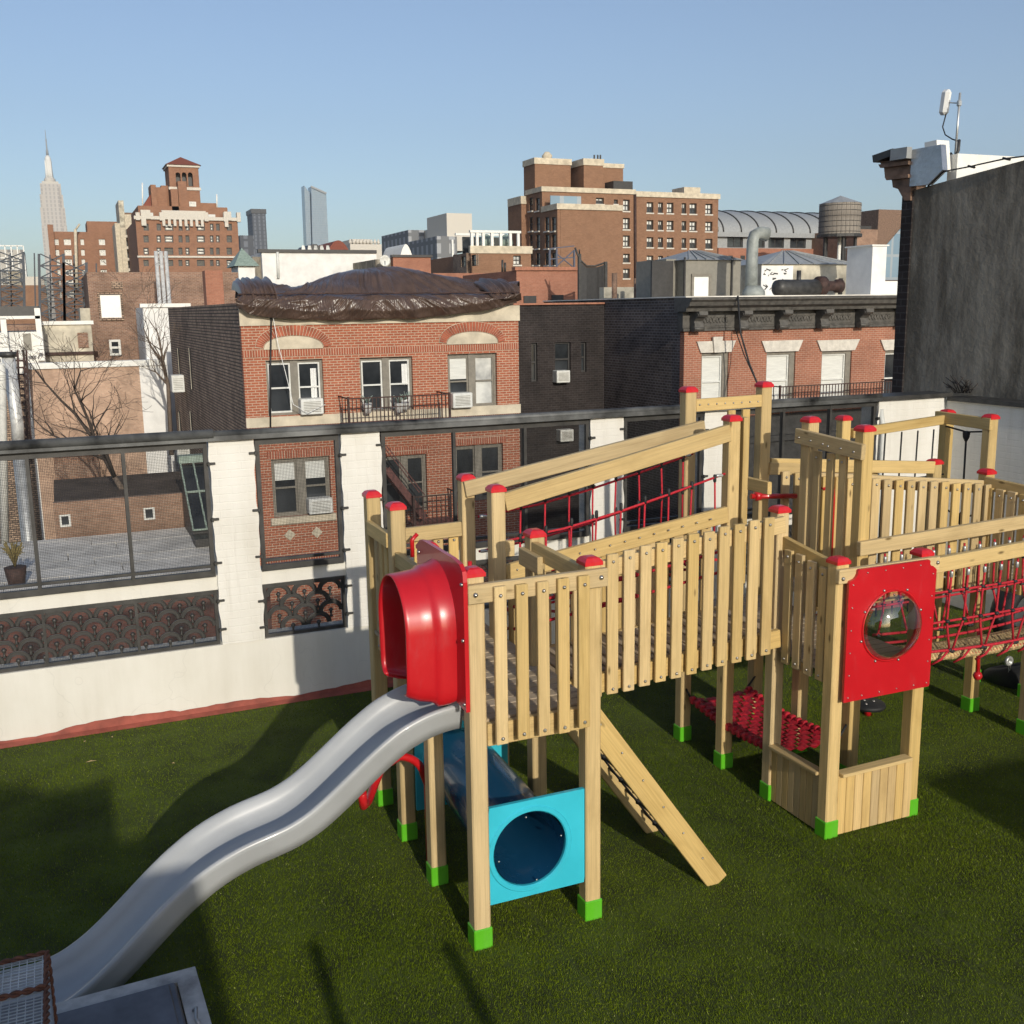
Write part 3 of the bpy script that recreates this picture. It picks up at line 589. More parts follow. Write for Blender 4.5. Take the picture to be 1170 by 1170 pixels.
# ---- crawl tunnel under the tower
TU = thing('crawl_tunnel', 'dark blue crawl tunnel with turquoise end panels under the left tower', 'tunnel', (2.3, 5.7, 0))
def holed(name, x0, x1, z0, z1, cx, cz, r, y, th, mat, par):
    m = MB(); OPp = outl(65, [(x0, z0), (x1, z0), (x1, z1), (x0, z1), (x0, z0)])[:-1]; n = len(OPp)
    for (qx, qz) in OPp:
        t = math.atan2(qz-cz, qx-cx); m.v += [(qx, y, qz), (cx+r*1.16*math.cos(t), y, cz+r*1.16*math.sin(t)), (cx+r*1.13*math.cos(t), y-.008, cz+r*1.13*math.sin(t)), (cx+r*1.03*math.cos(t), y-.008, cz+r*1.03*math.sin(t)), (cx+r*math.cos(t), y, cz+r*math.sin(t)), (cx+r*math.cos(t), y+th, cz+r*math.sin(t)), (qx, y+th, qz)]
    for k in range(n):
        a, b = k*7, ((k+1) % n)*7
        for j in range(7): m.f.append((a+j, b+j, b+(j+1) % 7, a+(j+1) % 7)); m.sm.append(False)
    return obj(name, m, mat, par)
holed('end_panel', 2.008, 2.612, .25, .845, 2.262, .545, .228, 5.10, .025, 'teal', TU)
holed('end_panel', 2.008, 2.69, .22, .86, 2.31, .535, .228, 6.44, .025, 'teal', TU)
tb = MB(); ny = 24
for r in (.232, .222):
    for j in range(ny+1):
        y = 5.112+(6.45-5.112)*j/ny
        for k in range(32): t = 2*PI*k/32; cx = 2.262+.048*j/ny; tb.v.append((cx+r*math.cos(t), y, .542+r*math.sin(t)))
for q in range(2):
    o_ = q*(ny+1)*32
    for j in range(ny):
        for k in range(32): tb.f.append((o_+j*32+k, o_+j*32+(k+1) % 32, o_+(j+1)*32+(k+1) % 32, o_+(j+1)*32+k)); tb.sm.append(True)
obj('tube', tb, 'blue', TU)
bolts(TU, [(2.262+.2*math.cos(t), 5.10, .542+.205*math.sin(t)) for t in (.2, 1.7, 3.3, 4.9)], r=.007)
board('tunnel_end_wall', TU, (2.03, 6.46, .5), (2.59, 6.46, .5), .46, .012, mat='blue')

# ---- sloping net ladder on the right of the left tower
LD = thing('net_ladder', 'sloping wooden ladder frame with black rope net beside the left tower', 'ladder', (3.2, 5.5, 0))
def ramp(y): return (2.66, y, 1.28), (3.575, y, .0)
for y in (5.13, 5.88):
    a, b = ramp(y); board('side_beam', LD, a, b, .145, .045, (1, 0, 1))
bolts(LD, [(2.72+i*.145, 5.107, 1.22-i*.203) for i in range(6)], r=.008)
nm = MB(); 
for i in range(1, 7):
    f_ = i/7; x, z = 2.66+.915*f_, 1.28-1.28*f_; nm.tube([(x, 5.15, z), (x+.0, 5.5, z-.02), (x, 5.86, z)], .008, 6)
for j in range(3):
    y = 5.32+.18*j; nm.tube([(2.7, y, 1.22), (3.1, y, .64), (3.52, y, .06)], .008, 6)
    for i in range(1, 7): f_ = i/7; nm.lathe([(.006, -.02), (.02, -.01), (.02, .01), (.006, .02)], 8, (2.66+.915*f_, y, 1.27-1.28*f_))
obj('rope_net', nm, 'ropeblk', LD)

# ---- slatted bridge between the towers
BR = thing('slat_bridge', 'wooden bridge with slatted railings from left tower to middle tower', 'bridge', (3.6, 6.2, 0), 'slatted bridges')
zb = lambda x: 1.10+.072*(x-3.1); zt = lambda x: 2.045+.108*(x-3.1); rt = lambda x: 1.995+.112*(x-3.1)
board('rail', BR, (2.72, 5.815, rt(2.72)-.05), (4.545, 5.83, rt(4.545)-.05), .115, .04)
slats_x(BR, [2.80+.1215*i for i in range(14)], 5.782, zb, zt, .082)
board('side_beam', BR, (2.72, 5.83, zb(2.72)+.075), (4.545, 5.845, zb(4.545)+.075), .13, .045)
board('rail', BR, (2.72, 6.50, 1.81), (4.55, 6.525, 2.055), .122, .04)
slats_x(BR, [2.80+.1215*i for i in range(14)], 6.545, lambda x: zb(x), lambda x: 1.80+.134*(x-2.72), .082)
board('side_beam', BR, (2.72, 6.50, zb(2.72)+.075), (4.545, 6.52, zb(4.545)+.075), .13, .045)
bolts(BR, [(2.80+.1215*i, 6.479, 1.83+.134*.1215*i) for i in range(14)], r=.008)
for i in range(19):
    x = 2.76+i*.095; board('floor_board', BR, (x, 5.87, zb(x)+.13), (x, 6.47, zb(x)+.13), .085, .028, (1, 0, 0), 'wood_grey')
# red ropes threaded through the far railing
rp = MB()
for k, h in enumerate((.20, .36)):
    rp.tube([(2.75, 6.44, 1.78-h), (3.4, 6.44, 1.85-h), (4.5, 6.45, 2.0-h)], .011, 6)
    for i in range(14): rp.lathe([(.011, -.022), (.019, -.015), (.019, .015), (.011, .022)], 6, (2.86+.1215*i, 6.44, 1.79+.128*.1215*i-h), 'x')
obj('safety_rope', rp, 'rope', BR)

# ---- sloping rope bridge behind
NB = thing('net_bridge', 'sloping bridge with two pine handrails and red rope sides behind the slat bridge', 'bridge', (3.6, 6.8, 0))
board('handrail', NB, (2.72, 6.50, 2.31), (4.55, 6.52, 2.675), .125, .045)
board('handrail', NB, (2.63, 7.03, 2.325), (4.68, 7.05, 2.655), .115, .045)
rn = MB(); kn = MB()
for y, dz in ((6.56, 0), (7.0, 0)):
    hz = (.24, .50, .76) if y > 6.8 else (.34, .62, .86)
    for h in hz:
        rn.tube([(2.72, y, 2.36-h), (3.2, y, 2.42-h-.012), (3.6, y, 2.49-h-.01), (4.05, y, 2.585-h-.005), (4.55, y, 2.70-h)], .009, 6)
        for x, zz in ((2.76, 2.36), (4.5, 2.69)): kn.lathe([(.010, -.03), (.013, -.02), (.013, .02), (.010, .03)], 8, (x, y, zz-h), 'x')
    for i in range(9):
        x = 2.86+i*.2; t = 2.36+.34*(x-2.72)/1.83; rn.tube([(x, y, t-hz[0]), (x+random.uniform(-.012, .012), y, t-hz[1]), (x, y, t-hz[2]-.05)], .007, 6)
obj('rope_net', rn, 'rope', NB); obj('rope_ferrules', kn, 'steel', NB, kind='stuff')
bk = MB()
for y in (6.56, 7.0):
    for i in range(9):
        x = 2.86+i*.2; t = 2.36+.34*(x-2.72)/1.83
        for h in ((.24, .50) if y > 6.8 else (.34, .62)): bk.lathe([(.009, -.03), (.014, -.02), (.014, .02), (.009, .03)], 6, (x, y, t-h-.012))
obj('rope_clamps', bk, 'black', NB, kind='stuff')
for i in range(14):
    x = 2.8+i*.13; z = 1.38+.19*(x-2.8); obj('floor_rope', MB().tube([(x, 6.56, z), (x, 6.78, z-.05), (x, 7.0, z)], .012, 6), 'rope', NB)

# ---- middle tower (eight posts)
xm, xn = 4.60, 5.33; y1, y2, y3, y4 = 5.325, 5.955, 6.56, 7.16
MT = thing('play_tower', 'wooden play tower with the red bubble window panel and highest posts', 'play tower', (5, 6.2, 0), 'wooden play towers')
for x, y, t in ((xm, y1, 1.99), (xn, y1+.015, 1.965), (xm, y2, 2.225), (xn, y2, 2.755), (xm, y3, 2.815), (xn, y3, 2.765), (xm, y4, 2.99), (xn, y4, 3.0)): post(MT, x, y, t)
# front: rail, red panel with bubble window
board('rail', MT, (4.535, 5.255, 1.862), (5.40, 5.262, 1.862), .095, .04)
rp_ = MB(); n = 48; cx, cz, R_ = 4.972, 1.487, .232; y = 5.215
xa, xb, za, zb_ = 4.60, 5.345, 1.0, 1.905
OUT = [(xa, za), (xb, za), (xb, zb_-.075), (xb-.025, zb_-.05), (xb-.06, zb_-.04), (xb-.06, zb_), (xa+.07, zb_), (xa+.07, zb_-.035), (xa+.05, zb_-.06), (xa, zb_-.075)]
OP = outl(160, OUT + [OUT[0]])[:-1]; angs = np.arctan2(OP[:, 1]-cz, OP[:, 0]-cx)
for (x, z), a in zip(OP, angs):
    rp_.v += [(x, y, z), (cx+R_*math.cos(a), y, cz+R_*math.sin(a)), (cx+R_*math.cos(a), y+.02, cz+R_*math.sin(a)), (x, y+.02, z)]
NO = len(OP)
for k in range(NO):
    a, b = k*4, ((k+1) % NO)*4
    for j in range(4): rp_.f.append((a+j, b+j, b+(j+1) % 4, a+(j+1) % 4)); rp_.sm.append(False)
PN = obj('window_panel', rp_, 'red', MT, label='red plastic panel with a round bubble window')
dm = MB(); 
def dome(u, v):
    a = 2*PI*u; t = v*PI/2*.98; return (cx+R_*math.cos(a)*math.cos(t), y-.004-.135*math.sin(t), cz+R_*math.sin(a)*math.cos(t))
dm.grid(dome, 40, 12); obj('bubble_window', dm, 'acrylic', PN)
rg = MB(); rg.tube([(cx+(R_+.012)*math.cos(t), y-.004, cz+(R_+.012)*math.sin(t)) for t in np.linspace(0, 2*PI, 49)], .007, 6, False); obj('window_rim', rg, 'redmetal', PN)
bolts(MT, [(cx+(R_+.03)*math.cos(t), y-.001, cz+(R_+.03)*math.sin(t)) for t in np.arange(0, 2*PI, PI/4)+.3], r=.010)
bolts(MT, [(xa+.035, y, za+.03+i*.155) for i in range(6)] + [(xb-.03, y, za+.03+i*.155) for i in range(6)] + [(xa+.15+i*.15, y, zb_-.03) for i in range(4)] + [(xa+.15+i*.15, y, za+.03) for i in range(4)], r=.006)
bolts(MT, [(4.565, 5.234, 1.85), (5.375, 5.241, 1.87)], r=.014)
# plank counter below
for i in range(9): board('plank', MT, (4.678+i*.0735, 5.285, .01), (4.678+i*.0735, 5.285, .44), .0705, .02, (1, 0, 0), 'plank', .005)
board('sill', MT, (4.655, 5.285, .452), (5.275, 5.29, .458), .085, .025, (0, 1, 0))
for i in range(8): board('plank', MT, (4.575, 5.415+i*.066, .01), (4.575, 5.415+i*.066, .42), .063, .02, (0, 1, 0), 'plank', .005)
board('sill', MT, (4.57, 5.37, .443), (4.57, 5.905, .432), .085, .025, (1, 0, 0))
# left side slats above
board('rail', MT, (4.615, 5.37, 1.875), (4.615, 5.91, 1.95), .1, .04)
slats_y(MT, [5.43, 5.555, 5.68, 5.80], 4.575, lambda y: 1.09+.02*(y-5.3), lambda y: 1.87+.12*(y-5.3), .078)
deck(MT, 4.58, 5.36, 5.3, 7.2, 1.17)
for y in (5.5, 6.2, 6.9): board('joist', MT, (4.64, y, 1.10), (5.29, y, 1.10), .1, .04)
# gate frame boards up high
board('rail', MT, (5.262, 5.88, 2.555), (5.262, 6.635, 2.60), .115, .04)
bolts(MT, [(5.241, 5.96, 2.55), (5.241, 6.1, 2.56), (5.241, 6.24, 2.56), (5.241, 6.3, 2.57), (5.241, 6.44, 2.58), (5.241, 6.58, 2.59)], (-1, 0, 0), .009)
slats_y(MT, [6.13, 6.27, 6.42], 5.30, 1.2, 2.5, .075)
board('rail', MT, (4.65, 7.135, 2.825), (5.28, 7.135, 2.835), .1, .04); bolts(MT, [(4.68+.08*i, 7.114, 2.83) for i in range(8)], r=.008)
board('rail', MT, (5.02, 6.63, 2.2), (5.02, 7.12, 2.2), .1, .04); 
board('post_brace', MT, (4.70, 6.56, 1.9), (4.70, 6.56, 2.78), .05, .1, (1, 0, 0)); board('post_brace', MT, (5.0, 7.14, 1.3), (5.0, 7.14, 2.77), .07, .03, (1, 0, 0)); board('post_brace', MT, (5.14, 7.14, 1.3), (5.14, 7.14, 2.77), .07, .03, (1, 0, 0))
board('rail', MT, (5.36, 7.10, 2.27), (6.6, 7.2, 2.15), .1, .04)
slats_x(MT, [5.5, 5.63, 5.77, 5.91, 6.05, 6.19, 6.33, 6.47], 7.06, 1.25, lambda x: 2.25-.1*(x-5.36), .075)
obj('steering_bar', MB().tube([(5.15, 7.05, 2.06), (5.57, 7.0, 2.035)], .022, 8).lathe([(.02, 0), (.04, .01), (.04, .05), (.02, .06)], 10, (5.18, 7.04, 2.06), 'x'), 'redmetal', MT)
obj('grab_handle', MB().tube([(5.42, 6.5, 2.18), (5.47, 6.5, 2.20), (5.52, 6.5, 2.17), (5.53, 6.5, 2.1), (5.53, 6.5, 1.5)], .018, 8), 'redmetal', MT)

# ---- woven red hammock under the middle tower
HM = thing('woven_hammock', 'red woven webbing hammock slung low under the middle tower', 'hammock', (4.9, 6.4, .3))
hx0, hx1, hy0, hy1 = 4.60, 5.16, 5.88, 7.04
def hz(x, y): u = (x-hx0)/(hx1-hx0); v = (y-hy0)/(hy1-hy0); return .40-.05*math.sin(PI*v)-.03*math.sin(PI*u)
nb_, na_ = 16, 9
def strap(along, idx):
    m = MB(); n = 36
    if along == 'x':
        yc = hy0+(hy1-hy0)*(idx+.5)/nb_; w = .035; P = [(hx0+(hx1-hx0)*i/n, yc) for i in range(n+1)]
    else:
        xc = hx0+(hx1-hx0)*(idx+.5)/na_; w = .031; P = [(xc, hy0+(hy1-hy0)*i/n) for i in range(n+1)]
    for x, y in P:
        k = ((x-hx0)/(hx1-hx0)*na_ if along == 'x' else (y-hy0)/(hy1-hy0)*nb_)
        o_ = .012*math.cos(PI*(k-.5)+PI*idx)*(1 if along == 'x' else -1)
        z = hz(x, y)+o_
        for s_ in (-1, 1): m.v.append((x, y+s_*w, z) if along == 'x' else (x+s_*w, y, z))
    for i in range(n): m.f.append((2*i, 2*i+2, 2*i+3, 2*i+1)); m.sm.append(True)
    return m
for i in range(nb_): obj('webbing_strap', strap('x', i), 'strap', HM)
for i in range(na_): obj('webbing_strap', strap('y', i), 'strap', HM)
ed = MB()
for i in range(nb_):
    for x in (hx0, hx1): yc = hy0+(hy1-hy0)*(i+.5)/nb_; ed.cbox(.05, .045, .065, .012, (x, yc, hz(x, yc)))
obj('edge_loops', ed, 'strap', HM, kind='stuff')
obj('side_rope', MB().tube([(hx0, hy0+(hy1-hy0)*k/12, hz(hx0, hy0+(hy1-hy0)*k/12)) for k in range(13)], .02, 6), 'strap', HM); obj('side_rope', MB().tube([(hx1, hy0+(hy1-hy0)*k/12, hz(hx1, hy0+(hy1-hy0)*k/12)) for k in range(13)], .02, 6), 'strap', HM)
for x_, y_ in ((hx0, hy0), (hx1, hy0), (hx0, hy1), (hx1, hy1)): obj('hanger', MB().tube([(x_, y_, hz(x_, y_)), (4.60 if x_ < 4.9 else 5.30, 5.955 if y_ < 6.4 else 7.12, .46)], .010, 6), 'ropeblk', HM)

# ---- red rope bridge to the right
RB = thing('rope_bridge', 'bridge of red rope netting with straw rope floor between pine rails', 'bridge', (6.2, 5.6, 0))
board('handrail', RB, (5.262, 5.885, 1.845), (7.23, 5.9, 1.90), .105, .045)
board('handrail', RB, (5.39, 5.295, 1.835), (7.23, 5.31, 1.90), .105, .045)
n1 = MB(); k1 = MB(); fer = MB()
def sag(x): return -.05*math.sin(PI*(x-5.38)/1.85)
for y, s_ in ((5.33, 1), (5.85, -1)):
    for h in (1.62, 1.40):
        n1.tube([(5.38+i*.185, y+s_*.02*(1.78-h)/.6, h+.03*(i/10)+sag(5.38+i*.185)*.3) for i in range(11)], .009, 6)
    for h, yy in ((1.19, y+s_*.03), (1.13, y+s_*.06)):
        n1.tube([(5.38+i*.185, yy, h+.03*(i/10)+sag(5.38+i*.185)) for i in range(11)], .011, 6)
    for i in range(12):
        x = 5.44+i*.156+(.05 if s_ < 0 else 0); w = .05*(1 if i % 2 else -1)
        n1.tube([(x, y-s_*.01, 1.79), (x, y, 1.62), (x, y+s_*.008, 1.40), (x+w*.6, y+s_*.02, 1.29), (x+w*1.3, y+s_*.03, 1.19+sag(x))], .0085, 6)
        fer.lathe([(.008, -.025), (.013, -.018), (.013, .018), (.008, .025)], 8, (x, y-s_*.005, 1.745))
        for h in (1.62, 1.40, 1.19+sag(x)): k1.lathe([(.008, -.014), (.019, -.007), (.019, .007), (.008, .014)], 7, (x+(w*1.3 if h < 1.3 else 0), y+s_*(.03 if h < 1.3 else .004), h))
for i in range(9): x = 5.45+i*.21; n1.tube([(x, 5.36, 1.20+sag(x)), (x-.1, 5.33, 1.15+sag(x)), (x-.14, 5.38, 1.10+sag(x))], .009, 6)
obj('rope_net', n1, 'rope', RB); obj('rope_clamps', k1, 'black', RB, kind='stuff'); obj('rope_ferrules', fer, 'steel', RB, kind='stuff')
fl = MB(); 
for i in range(62):
    x = 5.39+i*.0297; z = 1.135+sag(x)+.016*(i/62); fl.tube([(x, 5.37, z-.01), (x+.014, 5.43, z+.034), (x-.008, 5.49, z+.006), (x+.014, 5.56, z+.034), (x-.008, 5.61, z+.006), (x-.006, 5.66, z+.004), (x, 5.70, z-.015)], .014, 6)
obj('woven_floor', fl, 'straw', RB, kind='stuff')
# ---- far slat bridge
B2 = thing('slat_bridge', 'wooden bridge with slatted railing to the right of the gate posts', 'bridge', (6.3, 6.6, 0), 'slatted bridges')
z2 = lambda x: 2.315-.115*(x-5.4)
board('rail', B2, (5.385, 6.535, z2(5.385)-.06), (7.23, 6.59, z2(7.23)-.06), .11, .04)
slats_x(B2, [5.46+.1235*i for i in range(15)], 6.502, lambda x: 1.22-.03*(x-5.4), lambda x: z2(x)-.03, .082)
board('rail', B2, (5.385, 7.12, z2(5.385)-.02), (7.23, 7.17, z2(7.23)+.03), .11, .04)
board('side_beam', B2, (5.385, 6.56, 1.24), (7.23, 6.6, 1.2), .13, .045)
for i in range(19): x = 5.42+i*.097; board('floor_board', B2, (x, 6.58, 1.31), (x, 7.13, 1.31), .088, .028, (1, 0, 0), 'wood_grey')
# ---- right tower
RT = thing('play_tower', 'wooden play tower cut off by the right picture edge', 'play tower', (7.3, 6.6, 0), 'wooden play towers')
for x, y, t in ((7.285, 6.62, 2.205), (7.285, 7.215, 2.215), (7.285, 6.02, 2.2), (7.285, 5.36, 2.2), (7.98, 6.62, 2.2), (7.98, 6.02, 2.2)): post(RT, x, y, t)
board('rail', RT, (7.225, 6.57, 2.08), (7.225, 6.05, 2.06), .11, .04); slats_y(RT, [6.5, 6.38, 6.26, 6.14], 7.195, 1.2, 2.05, .085)
board('rail', RT, (7.94, 6.65, 2.1), (7.94, 6.0, 2.1), .1, .04); slats_y(RT, [6.5, 6.38, 6.26, 6.14], 7.965, 1.2, 2.08, .085)
deck(RT, 7.26, 8.0, 6.0, 7.2, 1.2)
# ---- tall frame with a black climbing net
TF = thing('rope_climber', 'tall wooden frame with black rope net behind the right tower', 'rope climber', (7.3, 7.4, 0))
for x, y, t in ((7.875, 7.155, 2.6), (7.955, 7.755, 2.59), (6.685, 7.755, 2.6)): post(TF, x, y, t)
board('beam', TF, (6.74, 7.70, 2.42), (7.9, 7.71, 2.49), .09, .045); board('beam', TF, (7.83, 7.10, 2.50), (7.89, 7.83, 2.505), .11, .04)
bn = MB()
for i in range(1, 6): x = 6.74+i*.2; bn.tube([(x, 7.7, 2.4), (x-.01, 7.7, 1.6), (x, 7.7, .6)], .008, 6)
for h in (1.95, 1.88, 1.4, 1.0): bn.tube([(6.74, 7.7, h), (7.3, 7.7, h-.02), (7.9, 7.7, h)], .008, 6)
bn.tube([(7.89, 7.2, 2.42), (7.9, 7.45, 2.39), (7.91, 7.72, 2.42)], .009, 6); bn.tube([(7.9, 7.45, 2.39), (7.9, 7.44, 1.2)], .01, 6); bn.lathe([(.012, -.07), (.03, -.03), (.035, .015), (.015, .03)], 8, (7.9, 7.45, 2.37))
for h in (1.55,): bn.tube([(7.89, 7.2, h+.1), (7.9, 7.45, h), (7.91, 7.72, h+.08)], .009, 6); bn.lathe([(.012, -.06), (.035, -.02), (.035, .02), (.012, .06)], 8, (7.9, 7.45, h))
obj('rope_net', bn, 'ropeblk', TF)
# ---- tyres, seats and chain hanging by the right tower
def torus(R, r, W, name='tyre', mat='tyre', par=None, **k):
    m = MB(); nu, nv = 36, 12
    for i in range(nu):
        a = 2*PI*i/nu
        for j in range(nv): b = 2*PI*j/nv; rr = R+r*.75*math.cos(b); m.v.append((rr*math.cos(a), r*1.15*math.sin(b), rr*math.sin(a)))
    for i in range(nu):
        for j in range(nv): m.f.append((i*nv+j, ((i+1) % nu)*nv+j, ((i+1) % nu)*nv+(j+1) % nv, i*nv+(j+1) % nv)); m.sm.append(True)
    return obj(name, m, mat, par, W, **k)
p1, p2 = at(1168, 700, 7.9), at(1166, 775, 7.0)
def ch_(p, q, par):
    n = max(3, int((Vector(q)-Vector(p)).length/.04)); m = MB()
    for i in range(n):
        c = Vector(p).lerp(Vector(q), (i+.5)/n); a = (i % 2)*PI/2
        m.tube([c+Vector((.011*math.cos(t)*math.cos(a), .011*math.cos(t)*math.sin(a), .027*math.sin(t))) for t in np.linspace(0, 2*PI, 9)], .0035, 5, False)
    obj('chain', m, 'steel', par)
TY = thing('hanging_tyre', 'big black tyre hung upright behind the rope bridge', 'tyre', p1, 'tyres by the right tower'); torus(.30, .12, Matrix.Translation(p1), 'tyre', 'tyre', TY); ch_(p1+Vector((0, 0, .36)), p1+Vector((0, 0, 1.2)), TY)
TY2 = thing('hanging_tyre', 'lower black tyre hung by a steel chain near the right edge', 'tyre', p2, 'tyres by the right tower'); torus(.26, .12, Matrix.Translation(p2) @ Matrix.Rotation(1.2, 4, 'X'), 'tyre', 'tyre', TY2)
pc = at(1153, 770, 6.9); ch_(pc+Vector((0, 0, .12)), pc-Vector((0, 0, .12)), TY2)
for (x, y, yy, lb) in ((1149, 804, 6.75, 'lower'), (1152, 755, 6.75, 'upper')):
    p = at(x, y, yy); obj('hub', MB().lathe([(.05, 0), (.045, -.02), (.02, -.024), (.02, -.01), (.001, -.01)], 14, (0, 0, 0), 'y'), 'steel', TY2, Matrix.Translation(p))
for i, (x, y) in enumerate(((992, 805), (993, 842))):
    p = at(x, y, 6.9+.0*i)
    d = thing('stepping_disc', ['black rubber stepping disc, farther of two behind the bubble window tower', 'black rubber stepping disc, nearer of two behind the bubble window tower'][i], 'disc', (p.x, p.y, 0), 'stepping discs')
    obj('disc', MB().lathe([(.001, -.02), (.14, -.02), (.15, 0), (.14, .02), (.001, .022)], 24), 'black', d, Matrix.Translation(p)); obj('stem', MB().tube([(p.x, p.y, 0), (p.x, p.y, p.z-.01)], .03, 8), 'redmetal', d)
    bolts(d, [(p.x+.06, p.y, p.z+.022), (p.x-.05, p.y-.03, p.z+.022), (p.x+.0, p.y+.05, p.z+.022)], (0, 0, 1), .012)
p = at(1117, 772, 6.2); ML = thing('red_mallet', 'red ball on a dark red hanging rod under the rope bridge', 'mallet', p)
obj('ball', MB().lathe([(.002, -.04), (.028, -.028), (.04, 0), (.028, .028), (.002, .04)], 14), 'red', ML, Matrix.Translation(p)); obj('rod', MB().tube([p+Vector((0, 0, .03)), p+Vector((.03, .05, .40))], .016, 8), 'redmetal', ML)

# ================================================================== FOREGROUND CORNER
BX = thing('roof_hatch', 'white framed low roof hatch with dark grey lid at the slide end', 'hatch', (.1, 4.5, 0))
W_ = Matrix.Translation((.02, 4.40, 0)) @ Matrix.Rotation(math.radians(2), 4, 'Z')
fr = MB(); 
for a in ((-.36, .33, .34, .37, 0, .5), (.30, .33, -.75, .34, 0, .5), (-.36, -.33, -.75, .34, 0, .5)): fr.box(*a)
fr.box(-.36, .35, .30, .39, .5, .515); fr.box(.255, .35, -.75, .30, .5, .515); obj('kerb', fr, plain('shade_grey_kerb', (.42, .415, .39), .7, var=.35, scale=5, bump=.2), BX, W_)  # kerb white darkened to grey for the shadow lying over it
lid = MB(); lid.cbox(.60, 1.02, .03, .01, (-.055, -.24, .53)); lid.cbox(.54, .96, .02, .006, (-.055, -.24, .548)); obj('lid', lid, plain('dark_grey_hatch_lid', (.09, .095, .11), .4, var=.35, scale=4), BX, W_)
obj('latch', MB().tube([(.29, .05, .52), (.30, .02, .55), (.29, -.03, .53), (.30, -.06, .52)], .008, 6), 'steel', BX, W_)
CG = thing('wire_cage', 'wire mesh cage with rusty rope-bound edges in the bottom left corner', 'cage', (-.7, 4.2, 0))
cx0, cx1, cy0, cy1, ct = -1.3, -.262, 3.6, 4.56, .9
w = MB(); x = cx0
while x < cx1: w.bar((x, cy0, ct), (x, cy1, ct), .0035); x += .03
yv = cy0
while yv < cy1: w.bar((cx0, yv, ct+.002), (cx1, yv, ct+.002), .0035); yv += .022
for k in range(34): z = .03+k*.026; w.bar((cx1, cy0, z), (cx1, cy1, z), .003); w.bar((cx0, cy1, z), (cx1, cy1, z), .003)
obj('wire_mesh', w, 'steel', CG, kind='stuff')
ed = MB()
def twist(p, q, R=.012):
    p, q = Vector(p), Vector(q); n = int((q-p).length/.008); d = (q-p).normalized(); a = d.orthogonal().normalized(); b = d.cross(a)
    for ph in (0, PI): ed.tube([p.lerp(q, i/n)+(a*math.cos(i*.55+ph)+b*math.sin(i*.55+ph))*R*.6 for i in range(n+1)], R*.62, 5)
twist((cx0, cy1, ct+.006), (cx1, cy1, ct+.006)); twist((cx1, cy1, ct+.006), (cx1, cy0, ct+.006)); twist((cx1, cy1, 0), (cx1, cy1, ct)); twist((cx0, 4.26, ct+.012), (cx1, 4.30, ct+.012))
obj('edge_binding', ed, plain('rusty_binding', (.14, .055, .03), .85, var=.4, scale=30), CG)
obj('base_sheet', MB().box(cx0+.02, cx1-.02, cy0+.02, cy1-.02, .70, .72), plain('grey_sheet', (.22, .225, .23), .6, var=.25), CG)
obj('leg', MB().box(cx0+.03, cx0+.06, cy1-.06, cy1-.03, 0, .70), 'iron', CG)
# ---- bulkheads and posts behind the viewer (they cast the long shadows across the turf)
bh = thing('stair_bulkhead', 'brick stair bulkhead behind the viewer shading the left of the turf', 'bulkhead', (-3, -4, 0))
obj('main_block', MB().box(-7, -.52, -6, -3, 0, 4.03), 'brick_tan', bh); obj('side_block', MB().box(-.52, -.02, -5.5, -3, 0, 3.66), 'brick_tan', bh); obj('vent_hood', MB().lathe([(.45, 0), (.55, .12), (.3, .22)], 16, (-.95-.6, -3.5, 4.03)), 'steel', bh)
b2 = thing('elevator_bulkhead', 'brick bulkhead behind the viewer shading the right of the turf', 'bulkhead', (7, -4, 0))
obj('block', MB().box(5.33, 9.6, -6, -3, 0, 3.1), 'brick_tan', b2)
for i, (x, h) in enumerate(((.735, 2.18), (1.455, 2.06))):
    pt = thing('antenna_post', ['thin metal post behind the viewer, left of two', 'thin metal post behind the viewer, right of two'][i], 'post', (x, -.6, 0), 'posts behind the viewer')
    obj('pole', MB().tube([(x, -.6, 0), (x, -.6, h)], .042, 10), 'steel', pt)

